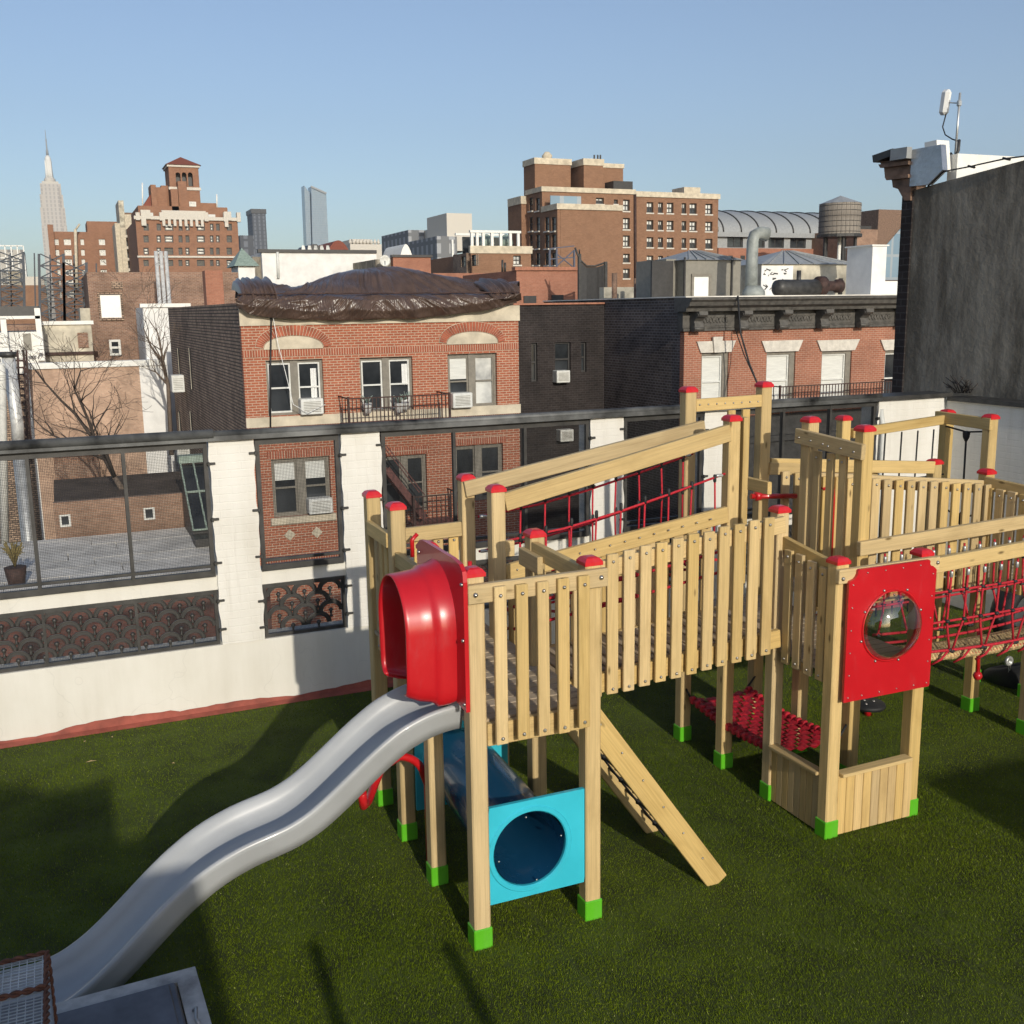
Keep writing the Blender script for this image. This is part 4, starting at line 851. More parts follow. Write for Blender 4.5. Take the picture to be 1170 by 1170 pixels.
# ================================================================== BUILDINGS AROUND
GZ = -16.0
def rect(x0, y0, x1, y1, Y):                       # photo rectangle on a street front at depth Y -> (X0, X1, Z0, Z1)
    a, b = at(x0, (y0+y1)/2, Y), at(x1, (y0+y1)/2, Y); t, u = at((x0+x1)/2, y0, Y), at((x0+x1)/2, y1, Y)
    return (a.x, b.x, u.z, t.z)
def facade(par, name, u0, u1, z0, z1, holes, mat, pos, axis='x', th=.25):
    """wall sheet with real openings; pos = plane of the outer face. axis 'x': front seen from -Y, 'y': side seen from -X"""
    us = sorted({u0, u1, *[min(max(h[0], u0), u1) for h in holes], *[min(max(h[1], u0), u1) for h in holes]}); zs = sorted({z0, z1, *[min(max(h[2], z0), z1) for h in holes], *[min(max(h[3], z0), z1) for h in holes]})
    mb = MB(); P = (lambda u, z, d: (u, pos+d, z)) if axis == 'x' else (lambda u, z, d: (pos+d, u, z))
    for i in range(len(us)-1):
        for j in range(len(zs)-1):
            cu, cz_ = (us[i]+us[i+1])/2, (zs[j]+zs[j+1])/2
            if any(h[0] < cu < h[1] and h[2] < cz_ < h[3] for h in holes): continue
            mb.add([P(us[i], zs[j], 0), P(us[i+1], zs[j], 0), P(us[i+1], zs[j+1], 0), P(us[i], zs[j+1], 0)], [(0, 1, 2, 3)])
    for a, b, c, d in holes:
        mb.add([P(a, c, 0), P(b, c, 0), P(b, d, 0), P(a, d, 0), P(a, c, th), P(b, c, th), P(b, d, th), P(a, d, th)], [(0, 1, 5, 4), (1, 2, 6, 5), (2, 3, 7, 6), (3, 0, 4, 7)])
    mb.add([P(u0, z0, 0), P(u0, z1, 0), P(u0, z1, th), P(u0, z0, th)], [(0, 1, 2, 3)]); mb.add([P(u1, z0, 0), P(u1, z1, 0), P(u1, z1, th), P(u1, z0, th)], [(0, 1, 2, 3)]); mb.add([P(u0, z1, 0), P(u1, z1, 0), P(u1, z1, th), P(u0, z1, th)], [(0, 1, 2, 3)])
    me = bpy.data.meshes.new(name); me.from_pydata(mb.v, [], mb.f); me.update(); me.materials.append(M[mat]); return link(name, me, None, par)
def window(par, u0, u1, z0, z1, pos, axis='x', frame='framed', pane='glass', fw_=.06, sill=None, split=True, dep=.12, vbar=False, blind=0):
    w, h = u1-u0, z1-z0
    def mk():
        m = MB(); f = fw_
        m.box(-w/2, w/2, 0, .07, -h/2, -h/2+f); m.box(-w/2, w/2, 0, .07, h/2-f, h/2); m.box(-w/2, -w/2+f, .002, .068, -h/2+f, h/2-f); m.box(w/2-f, w/2, .002, .068, -h/2+f, h/2-f)
        if split: m.box(-w/2+f, w/2-f, -.012, .066, -f*.5, f*.5)
        if vbar: m.box(-f*.4, f*.4, .004, .064, -h/2+f, h/2-f)
        return m.mesh('window', frame)
    me = shared(('w', round(w, 2), round(h, 2), frame, split, vbar), mk)
    pm = shared(('p', round(w, 2), round(h, 2), pane), lambda: MB().box(-w/2+.01, w/2-.01, .05, .09, -h/2+.01, h/2-.01).mesh('pane', pane))
    Wm = Matrix.Translation((((u0+u1)/2, pos+dep, (z0+z1)/2) if axis == 'x' else (pos+dep, (u0+u1)/2, (z0+z1)/2))) @ (Matrix.Rotation(-PI/2, 4, 'Z') if axis == 'y' else Matrix.Identity(4))
    o = link('window', me, Wm, par); link('pane', pm, Wm, o)
    if blind:
        bh_ = (h-2*fw_)*blind; bm_ = shared(('bl', round(w, 2), round(bh_, 2)), lambda: MB().box(-w/2+fw_, w/2-fw_, .036, .048, -bh_, 0).mesh('blind', 'blind'))
        link('blind', bm_, Wm @ Matrix.Translation((0, 0, h/2-fw_)), o)
    if sill:
        sm = shared(('s', round(w, 2), sill), lambda: MB().box(-w/2-.08, w/2+.08, -.30, .0, -.14, 0).mesh('sill', sill)); link('sill', sm, Wm @ Matrix.Translation((0, 0, -h/2-.002)), o)
    return o
def ac_unit(par, p, w=.62, h=.42, d=.45):
    c = MB().cbox(w, d, h, .02); o = obj('air_conditioner', c, 'framew', par, Matrix.Translation(p)); g_ = MB()
    for i in range(7): g_.box(-w*.38, w*.38, -d/2-.008, -d/2+.002, -h*.32+i*h*.1, -h*.32+i*h*.1+.015)
    obj('grille', g_, 'frame', o, Matrix.Translation(p))

# ---------------- brick house under the tarpaulin
Y0 = 30.0
TB = thing('tarp_covered_house', 'orange red brick house with its roof under a brown tarpaulin', 'building', (9, Y0, GZ))
a = at(275, 372, Y0); b = at(592, 352, Y0); hx0_, hx1_ = a.x, b.x; ztop = at(430, 357, Y0).z+.1
Z = lambda py: at(430, py+0*py, Y0).z
wins = []
for q in ((305, 411, 370, 474), (412, 408, 472, 470), (512, 404, 568, 466), (311, 523, 378, 589), (520, 508, 575, 572), (438, 520, 488, 585)): wins.append(rect(*q, Y0))
z1_ = Z(365)
facade(TB, 'front_wall', hx0_, hx1_, GZ, ztop, wins, 'brick_red', Y0)
obj('side_wall', MB().box(hx0_+.02, hx1_-.02, Y0+.3, 50, GZ, at(275, 346, Y0).z), 'brick_dark', TB)
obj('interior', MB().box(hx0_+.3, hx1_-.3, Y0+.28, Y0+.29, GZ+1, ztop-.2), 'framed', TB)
for k, (x0, x1, c, d) in enumerate(wins):
    mid = (x0+x1)/2; g_ = .13*(x1-x0)
    obj('window_surround', MB().box(x0, x1, Y0+.13, Y0+.18, d-.09, d).box(x0, x1, Y0+.1, Y0+.18, c, c+.07).box(x0, x0+.07, Y0+.12, Y0+.18, c, d).box(x1-.07, x1, Y0+.12, Y0+.18, c, d).box(mid-g_/2, mid+g_/2, Y0+.09, Y0+.18, c, d), 'frame', TB)
    for s_, (p, q) in enumerate(((x0+.07, mid-g_/2), (mid+g_/2, x1-.07))):
        window(TB, p, q, c+.07, d-.09, Y0, frame='framew' if k in (0, 1) else 'frame', pane='glasspale' if (k == 2 and s_ == 1) else 'glass', fw_=.045, dep=.14, blind=.45 if k in (2,) and s_ == 0 else (.35 if k == 3 else 0))
    if k < 3: pass
# curtains in the upper windows
for (px0, py0, px1, py1) in ((357, 421, 364, 468), (461, 416, 468, 440)):
    x0, x1, c, d = rect(px0, py0, px1, py1, Y0); cu = MB()
    cu.grid(lambda u, v: (x0+(x1-x0)*u, Y0+.172+.02*math.sin(u*14), c+(d-c)*v), 14, 1); obj('curtain', cu, 'white_pl', TB)
for (px, py, w) in ((355, 464, .62), (526, 457, .6), (365, 577, .66)): ac_unit(TB, at(px, py, Y0-.05), w*1.05, .45)
obj('top_band', MB().box(hx0_-.03, hx1_+.03, Y0-.05, Y0+.02, Z(369.5), ztop+.05), 'stone', TB)
sb = Z(470); obj('sill_band', MB().box(hx0_-.02, hx1_+.02, Y0-.06, Y0+.02, sb-.28, sb), 'stone', TB)
obj('soldier_course', MB().box(hx0_+.003, hx1_-.003, Y0-.014, Y0+.01, Z(404), Z(396.5)), 'brick_soldier', TB)
obj('soldier_course', MB().box(hx0_+.003, hx1_-.003, Y0-.014, Y0+.01, sb-.5, sb-.285), 'brick_soldier', TB)
for k in (0, 2):
    x0, x1, c, d = wins[k]; cx_ = (x0+x1)/2; hw = (x1-x0)/2; zb0 = Z(396)
    m = MB(); P = [(cx_+hw*1.03*math.cos(t), zb0+.36*math.sin(t)**.8 if math.sin(t) > 0 else zb0) for t in np.linspace(0, PI, 20)]; m.prism(P, Y0-.04, Y0-.002, 'y'); obj('tympanum', m, 'stone', TB)
    nb = 30; bkq = [(cx_+hw*1.045*math.cos(t), zb0+.37*max(math.sin(t), 0)**.8) for t in np.linspace(.05, PI-.05, 24)]+[(cx_+hw*1.33*math.cos(t), zb0+.67*max(math.sin(t), 0)**.8) for t in np.linspace(PI-.05, .05, 24)]; obj('arch_mortar', MB().prism(bkq, Y0-.03, Y0-.0025, 'y'), 'stone', TB)
    for j in range(nb):
        t0 = .06+(PI-.12)*j/nb; t1 = .06+(PI-.12)*(j+.82)/nb
        q = [(cx_+hw*e*math.cos(t), zb0+o_*max(math.sin(t), 0)**.8) for e, o_, t in ((1.06, .38, t0), (1.06, .38, t1), (1.32, .66, t1), (1.32, .66, t0))]
        obj('arch_brick', MB().prism(q, Y0-.05, Y0-.003, 'y'), 'archbrick', TB)
for px, py in ((331, 611), (362, 608)):
    p = at(px, py, Y0); r_ = .17; obj('diamond_stone', MB().prism([(p.x-r_, p.z), (p.x, p.z-r_), (p.x+r_, p.z), (p.x, p.z+r_)], Y0-.03, Y0+.002, 'y'), 'stone', TB)
obj('lower_sill', MB().box(wins[3][0]-.1, wins[3][1]+.1, Y0-.1, Y0+.02, wins[3][2]-.2, wins[3][2]-.002), 'stone', TB)
obj('soldier_course', MB().box(wins[3][0]-.4, wins[3][1]+.4, Y0-.015, Y0+.01, Z(633)-.1, Z(625)-.1), 'brick_soldier', TB)
obj('soldier_course', MB().box(wins[3][0]-.1, wins[3][1]+.1, Y0-.015, Y0+.01, wins[3][3]+.02, wins[3][3]+.24), 'brick_soldier', TB)
for wq in wins[4:]: obj('soldier_course', MB().box(wq[0]-.1, wq[1]+.1, Y0-.015, Y0+.01, wq[3]+.02, wq[3]+.24), 'brick_soldier', TB)
# side wall air conditioner and slots
for px, py in ((201, 438), (207, 511)):
    p = atx(px, py, hx0_-.3); ac_unit(TB, (hx0_-.25, p.y, p.z), .5, .7, .8)
for px in (204, 217):
    for y0_, y1_ in ((398, 445), (470, 500)):
        p, q = atx(px, y0_, hx0_), atx(px+3, y1_, hx0_); obj('recessed_slot', MB().box(hx0_+.0, hx0_+.03, q.y-.18, q.y+.18, q.z, p.z), 'brick_black', TB)
        obj('slot_edge', MB().box(hx0_-.02, hx0_+.028, q.y+.18, q.y+.25, q.z, p.z), 'beige', TB)
dn = [at(310, 362, Y0-.15), at(309, 420, Y0-.12), at(309, 488, Y0-.1)]; obj('hanging_cable', MB().tube(dn, .025, 6), 'black', TB)
dn = [at(312, 362, Y0-.2), at(318, 395, Y0-.3), at(326, 425, Y0-.25), at(335, 462, Y0-.4), at(352, 472, Y0-.4), at(372, 462, Y0-.3)]; obj('hanging_cable', MB().tube(dn, .010, 6), 'white_pl', TB)

# tarpaulin
def tarp():
    TP = thing('tarpaulin', 'glossy dark brown tarpaulin tied down over the brick house roof', 'tarpaulin', (9, Y0+2, 3.5))
    sil = [(272, 322), (290, 320), (312, 321), (335, 326), (355, 321), (380, 312), (405, 305), (430, 303), (455, 303), (480, 306), (505, 312), (530, 317), (555, 320), (575, 321), (592, 320)]
    bot = [(272, 349), (285, 357), (310, 361), (345, 364), (390, 364), (430, 363), (470, 362), (510, 359), (550, 354), (575, 349), (593, 342)]
    xs_, ys_ = zip(*sil); bx_, by_ = zip(*bot)
    NU, NV = 420, 90; u = np.linspace(0, 1, NU+1); v = np.linspace(0, 1, NV+1); U, V = np.meshgrid(u, v, indexing='ij')
    Xp = 271+U*323
    zr = np.array([at(x, np.interp(x, xs_, ys_)-.6, Y0+1.9).z for x in 271+u*323]); zbm = np.array([at(x, np.interp(x, bx_, by_), Y0-.35).z for x in 271+u*323]); zc = np.array([at(x, 336-.006*(x-271), Y0-.15).z for x in 271+u*323])
    
    # profile: 0 bottom hem, .16 belly, .34 crease over the parapet, .8 ridge, 1 behind
    Yk = [(0, -.15), (.04, -.32), (.14, -.58), (.24, -.50), (.33, -.18), (.36, -.05), (.6, .95), (.8, 1.9), (1, 4.2)]
    vk, yk = zip(*Yk); Yv = Y0+np.interp(v, vk, yk)
    X = np.array([[at(x, 340, yq).x for yq in Yv] for x in 271+u*323])
    Zc = np.zeros_like(U)
    for i in range(NU+1):
        Zc[i] = np.interp(v, [0, .05, .14, .24, .33, .36, .5, .65, .8, 1], [zbm[i], zbm[i]-.03, zbm[i]+.22, zc[i]-.16, zc[i], zc[i]+.02, zc[i]+.42*(zr[i]-zc[i]), zc[i]+.82*(zr[i]-zc[i]), zr[i]+.06, zr[i]-.3])
    def ridges(a, n): 
        out = 0
        for k in range(n): f = RNG.uniform(5, 26); ph = RNG.uniform(0, 6.3); out = out + (1-np.abs(np.sin(a*f+ph)))**2.2/(1+.06*f)
        return out/n
    rad = np.arctan2(X-9.2, 6.5-(Yv[None, :]-Y0)*1.5+0*V)*5
    up = ridges(rad*.8+.05*np.sin(V*5+U*4), 5)*np.clip((V-.34)/.1, 0, 1)*np.clip((.82-V)/.2, .12, 1)
    dia = X*.9+(V*6)*np.where(X < 8.5, -1.3, .9)*.6+.25*np.sin(X*2.1+V*11)
    lo = ridges(dia, 7)*np.clip((.36-V)/.08, 0, 1)*np.clip(V/.06, 0, 1)
    Zd = Zc+.46*(up-.25)*(np.clip((V-.34)/.06, 0, 1))+.05*np.sin(X*3+V*20)*np.clip(V/.1, 0, 1)*.5; Yd = Yv[None, :]-.34*(lo-.3)*np.clip(V/.1, 0, 1)-.06*np.sin(X*5.3+V*17)*np.clip((.36-V)/.1, 0, 1)
    Zd = Zd+.08*(lo-.3)*np.clip(V/.06, 0, 1)
    fine = sum((1-np.abs(np.sin((rad*.8+X*.35)*f+p+.6*np.sin(V*7+X))))**3 for f, p in ((19, .3), (31, 1.7), (47, 2.9)))/3; Zd = Zd+.05*fine*np.clip((V-.34)/.05, 0, 1)*np.clip((.82-V)/.2, .1, 1); Yd = Yd-.05*fine*np.clip((.36-V)/.05, 0, 1)*np.clip(V/.1, 0, 1)
    me = bpy.data.meshes.new('sheet'); co = np.stack([X+.05*np.sin(V*13+X*2), Yd, Zd], -1).reshape(-1, 3); a_ = (np.arange(NU)[:, None]*(NV+1)+np.arange(NV)[None, :]).ravel()
    me.from_pydata(co.tolist(), [], np.stack([a_, a_+NV+1, a_+NV+2, a_+1], 1).tolist()); me.update(); me.polygons.foreach_set('use_smooth', [True]*len(me.polygons)); me.materials.append(M['tarp']); link('sheet', me, None, TP)
    # bundled corners, small
    for k, (p0, p1_) in enumerate((((273, 318), (318, 340)), ((556, 320), (591, 337)))):
        x0, x1, c, d = rect(*p0, *p1_, Y0); 
        def fn(q, r, x0=x0, x1=x1, c=c, d=d, k=k):
            x = x0+(x1-x0)*q; edge = min(1, 8*q*(1-q)+.15); z = c-.1+(d-c+.12)*math.sin(r*PI/2)*edge**.35+.05*math.sin(q*23+k)+.04*math.sin(q*51)*r; y = Y0-.22+1.6*r**1.5-.10*abs(math.sin(q*15+r*3+k))-.07*abs(math.sin(q*37))
            return (x, y, z)
        obj('bundled_corner', MB().grid(fn, 90, 20), 'tarp', TP)
    rpx = MB(); P = [at(x, 336-.006*(x-271)+.3*math.sin(x), Y0-.26) for x in range(272, 594, 8)]; rpx.tube(P, .022, 6); obj('tie_rope', rpx, 'iron', TP)
tarp()

# fire escape
FE = thing('fire_escape', 'rusty iron fire escape balconies and stair on the brick house', 'fire escape', at(445, 520, Y0-.5))
def balcony(px0, px1, pyf, pyt, Y, depth=1.1, n=26, par=None):
    x0, x1 = at(px0, pyf, Y).x, at(px1, pyf, Y).x; zf, zt = at((px0+px1)/2, pyf, Y).z, at((px0+px1)/2, pyt, Y).z; yf = Y-depth
    fl = MB()
    for i in range(9): fl.box(x0, x1, yf+i*depth/9, yf+i*depth/9+.05, zf-.02, zf+.01)
    fl.box(x0, x1, yf-.02, yf, zf-.06, zf+.03); obj('platform', fl, 'ironred', par)
    rl = MB(); rl.bar((x0, yf, zt), (x1, yf, zt), .035); rl.bar((x0, yf, (zf+zt)/2+.1), (x1, yf, (zf+zt)/2+.1), .025); rl.bar((x0, yf, zt), (x0, Y, zt), .035); rl.bar((x1, yf, zt), (x1, Y, zt), .035); rl.bar((x0, yf, zf), (x0, yf, zt+.05), .06); rl.bar((x1, yf, zf), (x1, yf, zt+.05), .06)
    obj('railing', rl, 'iron', par)
    bm_ = MB().bar((0, 0, 0), (0, 0, zt-zf), .022).mesh('baluster', 'iron')
    for i in range(1, n): link('baluster', bm_, Matrix.Translation((x0+(x1-x0)*i/n, yf, zf)), par)
    for y in (yf+.35, yf+.7):
        for x in (x0, x1): link('baluster', bm_, Matrix.Translation((x, y, zf)), par)
balcony(388, 500, 480, 450, Y0, 1.1, 26, FE)
balcony(462, 512, 592, 560, Y0, 1.0, 10, FE)
st = MB()
p, q = at(442, 536, Y0-.8), at(486, 592, Y0-.8)
for dy in (0, .5):
    st.bar(p+Vector((0, dy, 0)), q+Vector((0, dy, 0)), .05, .2)
    st.bar(p+Vector((0, dy, .7)), q+Vector((0, dy, .7)), .03)
for i in range(9): c = p.lerp(q, (i+.5)/9); st.box(c.x-.1, c.x+.1, c.y, c.y+.5, c.z-.02, c.z)
obj('stair', st, 'ironred', FE)
for i, (px, py) in enumerate(((420, 466), (456, 466), (463, 462))):
    p = at(px, py, Y0-.3); pt = thing('flower_pot', ['white pot on the fire escape sill, left of three', 'white pot on the fire escape sill, middle of three', 'white pot on the fire escape sill, right of three'][i], 'pot', p, 'pots on the fire escape')
    obj('pot', MB().lathe([(.10, -.15), (.14, .12), (.15, .14), (.13, .14), (.12, .08)], 12), 'white_pl', pt, Matrix.Translation(p)); 
    m = MB()
    for k in range(14): a_ = random.uniform(0, 6.3); m.tube([(0, 0, .1), (.08*math.cos(a_), .08*math.sin(a_), .25), (.16*math.cos(a_), .16*math.sin(a_), .28+random.uniform(-.05, .1))], .01, 4)
    obj('plant', m, 'greenglass', pt, Matrix.Translation(p))

# ---------------- black painted house and the salmon brick house with the dark cornice
IT = thing('cornice_row_house', 'salmon brick row house with black bracketed cornice and white lintels', 'building', (23, Y0, GZ))
ix0, ix1 = at(782, 375, Y0).x, at(1032, 372, Y0).x+5; izt = at(900, 338, Y0).z; izb = at(900, 375, Y0).z
iw = [rect(*q, Y0) for q in ((801, 403, 832, 466), (875, 402, 908, 464), (938, 401, 972, 462), (1010, 400, 1043, 460))]
facade(IT, 'front_wall', ix0, ix1, GZ, izb+.3, iw, 'brick_ital', Y0)
obj('side_wall', MB().box(ix0+.03, ix1, Y0+.3, Y0+11, GZ, izt-.03), 'brick_shaded', IT)
obj('dark_lower_front', MB().box(ix0-.03, ix1, Y0-.4, Y0-.005, GZ, at(900, 472, Y0).z).box(ix0-.03, ix1, Y0-.6, Y0-.4, at(900, 500, Y0).z, at(900, 494, Y0).z), plain('dark_lower_front_grey', (.055, .053, .05), .5, var=.3), IT)  # plain dark box with a band, added over the lower facade
for k, (a, b, c, d) in enumerate(iw):
    obj('window_surround', MB().box(b-.22, b, Y0+.06, Y0+.2, c, d).box(a, b-.22, Y0+.06, Y0+.2, d-.1, d).box(a, a+.06, Y0+.06, Y0+.2, c, d-.1), 'frame', IT)
    window(IT, a+.06, b-.22, c, d-.1, Y0, frame='framew', pane='blind' if k < 3 else 'glass', fw_=.05, dep=.1)
    l = MB(); cx_ = (a+b)/2; hw = (b-a)/2; z0_ = d+.01; l.prism([(cx_-hw*1.12, z0_), (cx_+hw*1.12, z0_), (cx_+hw*1.42, z0_+.38), (cx_-hw*1.42, z0_+.38)], Y0-.07, Y0-.002, 'y'); obj('lintel', l, 'lime', IT)
    if k == 0: obj('keystone', MB().prism([(cx_-.13, z0_), (cx_+.13, z0_), (cx_+.19, z0_+.52), (cx_-.19, z0_+.52)], Y0-.15, Y0-.07, 'y'), 'lime', IT)
co = MB(); zc = izb
co.prism([(Y0+.28, zc-.02), (Y0-.1, zc-.02), (Y0-.1, zc+.06), (Y0-.05, zc+.09), (Y0-.05, zc+.62), (Y0+.28, zc+.62)], ix0-.1, ix1, 'x')
co.prism([(Y0+.28, zc+.62), (Y0-.42, zc+.62), (Y0-.45, zc+.72), (Y0-.62, zc+.80), (Y0-.66, zc+.92), (Y0-.75, zc+.99), (Y0-.75, zc+1.04), (Y0+.28, zc+1.06)], ix0-.22, ix1, 'x')
CO = obj('cornice', co, 'cornice', IT)
def bracket():
    m = MB(); m.prism([(0, 0), (0, .62), (-.42, .62), (-.43, .5), (-.30, .42), (-.2, .3), (-.24, .16), (-.26, .06), (-.18, -.02), (-.08, -.02)], -.11, .11, 'x'); m.lathe([(.10, -.13), (.10, .13)], 12, (0, -.17, .06), 'x'); m.lathe([(.07, -.13), (.07, .13)], 12, (0, -.33, .50), 'x'); return m.mesh('bracket', 'cornice')
BK = bracket()
for px in (792, 843, 888.5, 935, 980, 1025): link('bracket', BK, Matrix.Translation((at(px, 360, Y0).x, Y0-.05, zc)) @ Matrix.Diagonal((1.5, 1.35, 1.0, 1)), CO)
for i, px in enumerate((815, 866, 912, 957, 1002)):
    x = at(px, 365, Y0).x; m = MB(); m.box(x-.62, x+.62, Y0-.075, Y0-.049, zc+.14, zc+.17); m.box(x-.62, x+.62, Y0-.075, Y0-.049, zc+.5, zc+.53)
    for k in range(9): m.tube([(x-.5+k*.125+.05*math.cos(t), Y0-.06, zc+.33+.09*math.sin(t)*(1 if k % 2 else -1)) for t in np.linspace(0, PI*1.6, 8)], .016, 4)
    obj('scroll_panel', m, 'cornice', CO)
balc = thing('balcony_railing', 'dark iron balcony railing below the row house windows', 'railing', at(940, 455, Y0-.5)); balcony(872, 1006, 463, 437, Y0, .9, 40, balc)
cb_ = MB(); cb_.tube([at(843, 338, Y0-.8), at(846, 380, Y0-1), at(856, 415, Y0-1.4), at(866, 440, Y0-2)], .03, 6); cb_.tube([at(840, 376, Y0-.2), at(850, 405, Y0-.8), at(866, 440, Y0-2)], .02, 6)
obj('loose_cable', cb_, 'black', None, label='two black cables drooping from the black cornice', category='cable')
AL = thing('black_house', 'black painted brick rear house in the gap right of the tarpaulin', 'building', (16, 36, GZ)); ya = Y0*32.04/27
aw = [rect(*q, ya) for q in ((607, 392, 614, 436), (634, 391, 652, 430), (664, 391, 670, 425))]
facade(AL, 'rear_wall', hx1_-.5, ix0+.02, GZ, at(640, 348, ya).z, aw, 'brick_black', ya); obj('body', MB().box(hx1_-.6, ix0+.02, ya+.3, ya+9, GZ, at(640, 349, ya).z), 'brick_black', AL)
for q in aw: window(AL, *q, ya, frame='framed', pane='glass', dep=.1)
obj('coping', MB().box(hx1_-.5, ix0, ya-.1, ya+.3, at(640, 348, ya).z, at(640, 346, ya).z), 'terracotta', AL); ac_unit(AL, at(641, 430, ya-.15), .55, .45)
ac_unit(AL, at(645, 497, ya-.15), .55, .45)
obj('lower_roof', MB().box(ix0-.03, ix1, Y0-.1, Y0+11, izt-.02, izt+.02), 'roofgrey', IT)

# ---------------- roof clutter on the row house
def shed(name, label, pxs, ptop, pbot, Y, depth, mat, roof=None, door=None, cat='shed'):
    t_ = thing(name, label, cat, at((pxs[0]+pxs[1])/2, pbot, Y)); x0, x1, c, d = rect(pxs[0], ptop, pxs[1], pbot, Y); c = min(c, izt+.01)
    obj('wall', MB().box(x0, x1, Y, Y+depth, c, d), mat, t_)
    if roof:
        h = roof; m = MB(); e = .12; xm_, ym_ = (x0+x1)/2, Y+depth/2; m.add([(x0-e, Y-e, d), (x1+e, Y-e, d), (x1+e, Y+depth+e, d), (x0-e, Y+depth+e, d), (xm_-.3, ym_, d+h), (xm_+.3, ym_, d+h)], [(0, 1, 5, 4), (1, 2, 5), (2, 3, 4, 5), (3, 0, 4), (3, 2, 1, 0)])
        for k in range(7):
            f_ = (k+.5)/7; m.bar((x0-e+(x1-x0+2*e)*f_, Y-e-.01, d+.02), (xm_-.3+.6*f_, ym_-.02, d+h+.02), .04)
        obj('hip_roof', m, 'roofmetal', t_)
    if door:
        a, b, c2, d2 = rect(*door, Y); o = obj('door', MB().box(a, b, Y-.03, Y+.01, c, d2), 'white_pl', t_); obj('door_frame', MB().box(a-.1, b+.1, Y-.07, Y-.031, d2, d2+.1).box(a-.1, a, Y-.06, Y-.031, c, d2).box(b, b+.1, Y-.06, Y-.031, c, d2), 'frame', t_)
    return t_
Ys = 33.5
s1 = shed('roof_shed', 'taupe metal clad roof shed with a pale door and hipped roof', (783, 846), 297, 336, Ys, 2.6, 'shed', .38, (792, 316, 809, 336))
for px in (782, 836): x = at(px, 310, Ys-.03).x; obj('downpipe', MB().bar((x, Ys-.05, izt), (x, Ys-.05, at(px, 294, Ys).z), .06), 'framed', s1)
s2 = shed('roof_enclosure', 'black and taupe stair enclosure left of the metal clad shed', (761, 783), 296, 337, Ys+.6, 2.2, 'shed'); x0 = at(745, 310, Ys+.4).x; obj('side_screen', MB().box(x0, x0+.9, Ys+.4, Ys+.5, izt, at(755, 298, Ys+.4).z), 'framed', s2)
s3 = shed('roof_penthouse', 'grey cement rendered roof penthouse with a hipped skylight roof', (870, 982), 302, 337, Ys+1.5, 3.2, 'beige', .6)
x0, x1, c, d = rect(870, 303, 906, 337, Ys+1.45); obj('patched_wall', MB().box(x0, x1, Ys+1.46, Ys+1.5, izt, d-.02), 'whitewall', s3)
for k in range(26):
    px, py = random.uniform(873, 903), random.uniform(306, 331); p = at(px, py, Ys+1.45); obj('patch', MB().cbox(random.uniform(.08, .22), .012, random.uniform(.02, .05), .003), 'framed', s3, Matrix.Translation((p.x, Ys+1.455, p.z)) @ Matrix.Rotation(random.uniform(-.9, .9), 4, 'Y'))
DU = thing('exhaust_duct', 'tall galvanised exhaust duct with elbow top on the row house roof', 'duct', at(858, 336, 31.5))
Yd = 31.5; R_d = .205; P = [at(858, 338, Yd), at(859, 300, Yd), at(860, 276, Yd), at(862, 269, Yd), at(868, 266, Yd), at(876, 268, Yd)]; obj('pipe', MB().tube(P, [R_d*1.15, R_d, R_d, R_d, R_d*1.05, R_d*1.2], 14), 'duct', DU)
p = at(861, 333, Yd-.1); obj('base_collar', MB().lathe([(.42, -.25), (.40, 0), (.25, .2)], 14, p), 'duct', DU)
FN = thing('roof_fan', 'dark cylindrical roof fan lying behind the black cornice', 'fan', at(920, 333, 31.8)); Yq = 31.8
p, q = at(884, 329, Yq), at(936, 329, Yq); obj('drum', MB().lathe([(.05, 0), (.27, .1), (.30, .25), (.30, (q-p).length)], 18, (p.x, Yq, p.z), 'x'), 'darkmetal', FN); p = at(932, 327, Yq); obj('motor', MB().lathe([(.25, 0), (.36, .1), (.36, .35), (.2, .45), (.18, .9), (.25, .95), (.25, 1.15), (.1, 1.2)], 18, (p.x, Yq, p.z), 'x'), 'iron', FN)
for px, h in ((960, 318), (912, 309)): p = at(px, 334, Yq); obj('vent_pipe', MB().tube([(p.x, p.y, izt), (p.x, p.y, at(px, h, Yq).z)], .08, 8), 'darkmetal', FN)
WC = thing('white_chimney', 'tall white rendered chimney block beside the grey building', 'chimney', at(998, 330, 32)); x0, x1, c, d = rect(984, 281, 1012, 336, 32.0); obj('stack', MB().box(x0+.5, x1, 32, 33.4, izt-.1, d), 'whitewall', WC); obj('cap', MB().box(x0+.42, x1+.06, 31.94, 33.46, d, d+.05), 'membrane', WC)
x2 = at(1030, 330, 32).x; obj('parapet', MB().box(x1, x2+3, 32.2, 32.5, izt-.1, at(1020, 321, 32).z), 'whitewall', WC)
for i, (px, h, Yv) in enumerate(((702, 312, 38), (726, 318, 38.3), (736, 312, 38))):
    p = at(px, 340, Yv); pt = thing('vent_stack', ['rust brown vent stack on the black house roof, leftmost', 'rust brown vent stack on the black house roof, thin middle one', 'dark vent stack left of the roof enclosure'][i], 'vent', (p.x, Yv, izt), 'vent stacks'); obj('pipe', MB().tube([(p.x, Yv, izt-2), (p.x, Yv, at(px, h, Yv).z)], .11 if i != 1 else .07, 10), 'brown_stone' if i < 2 else 'darkmetal', pt)

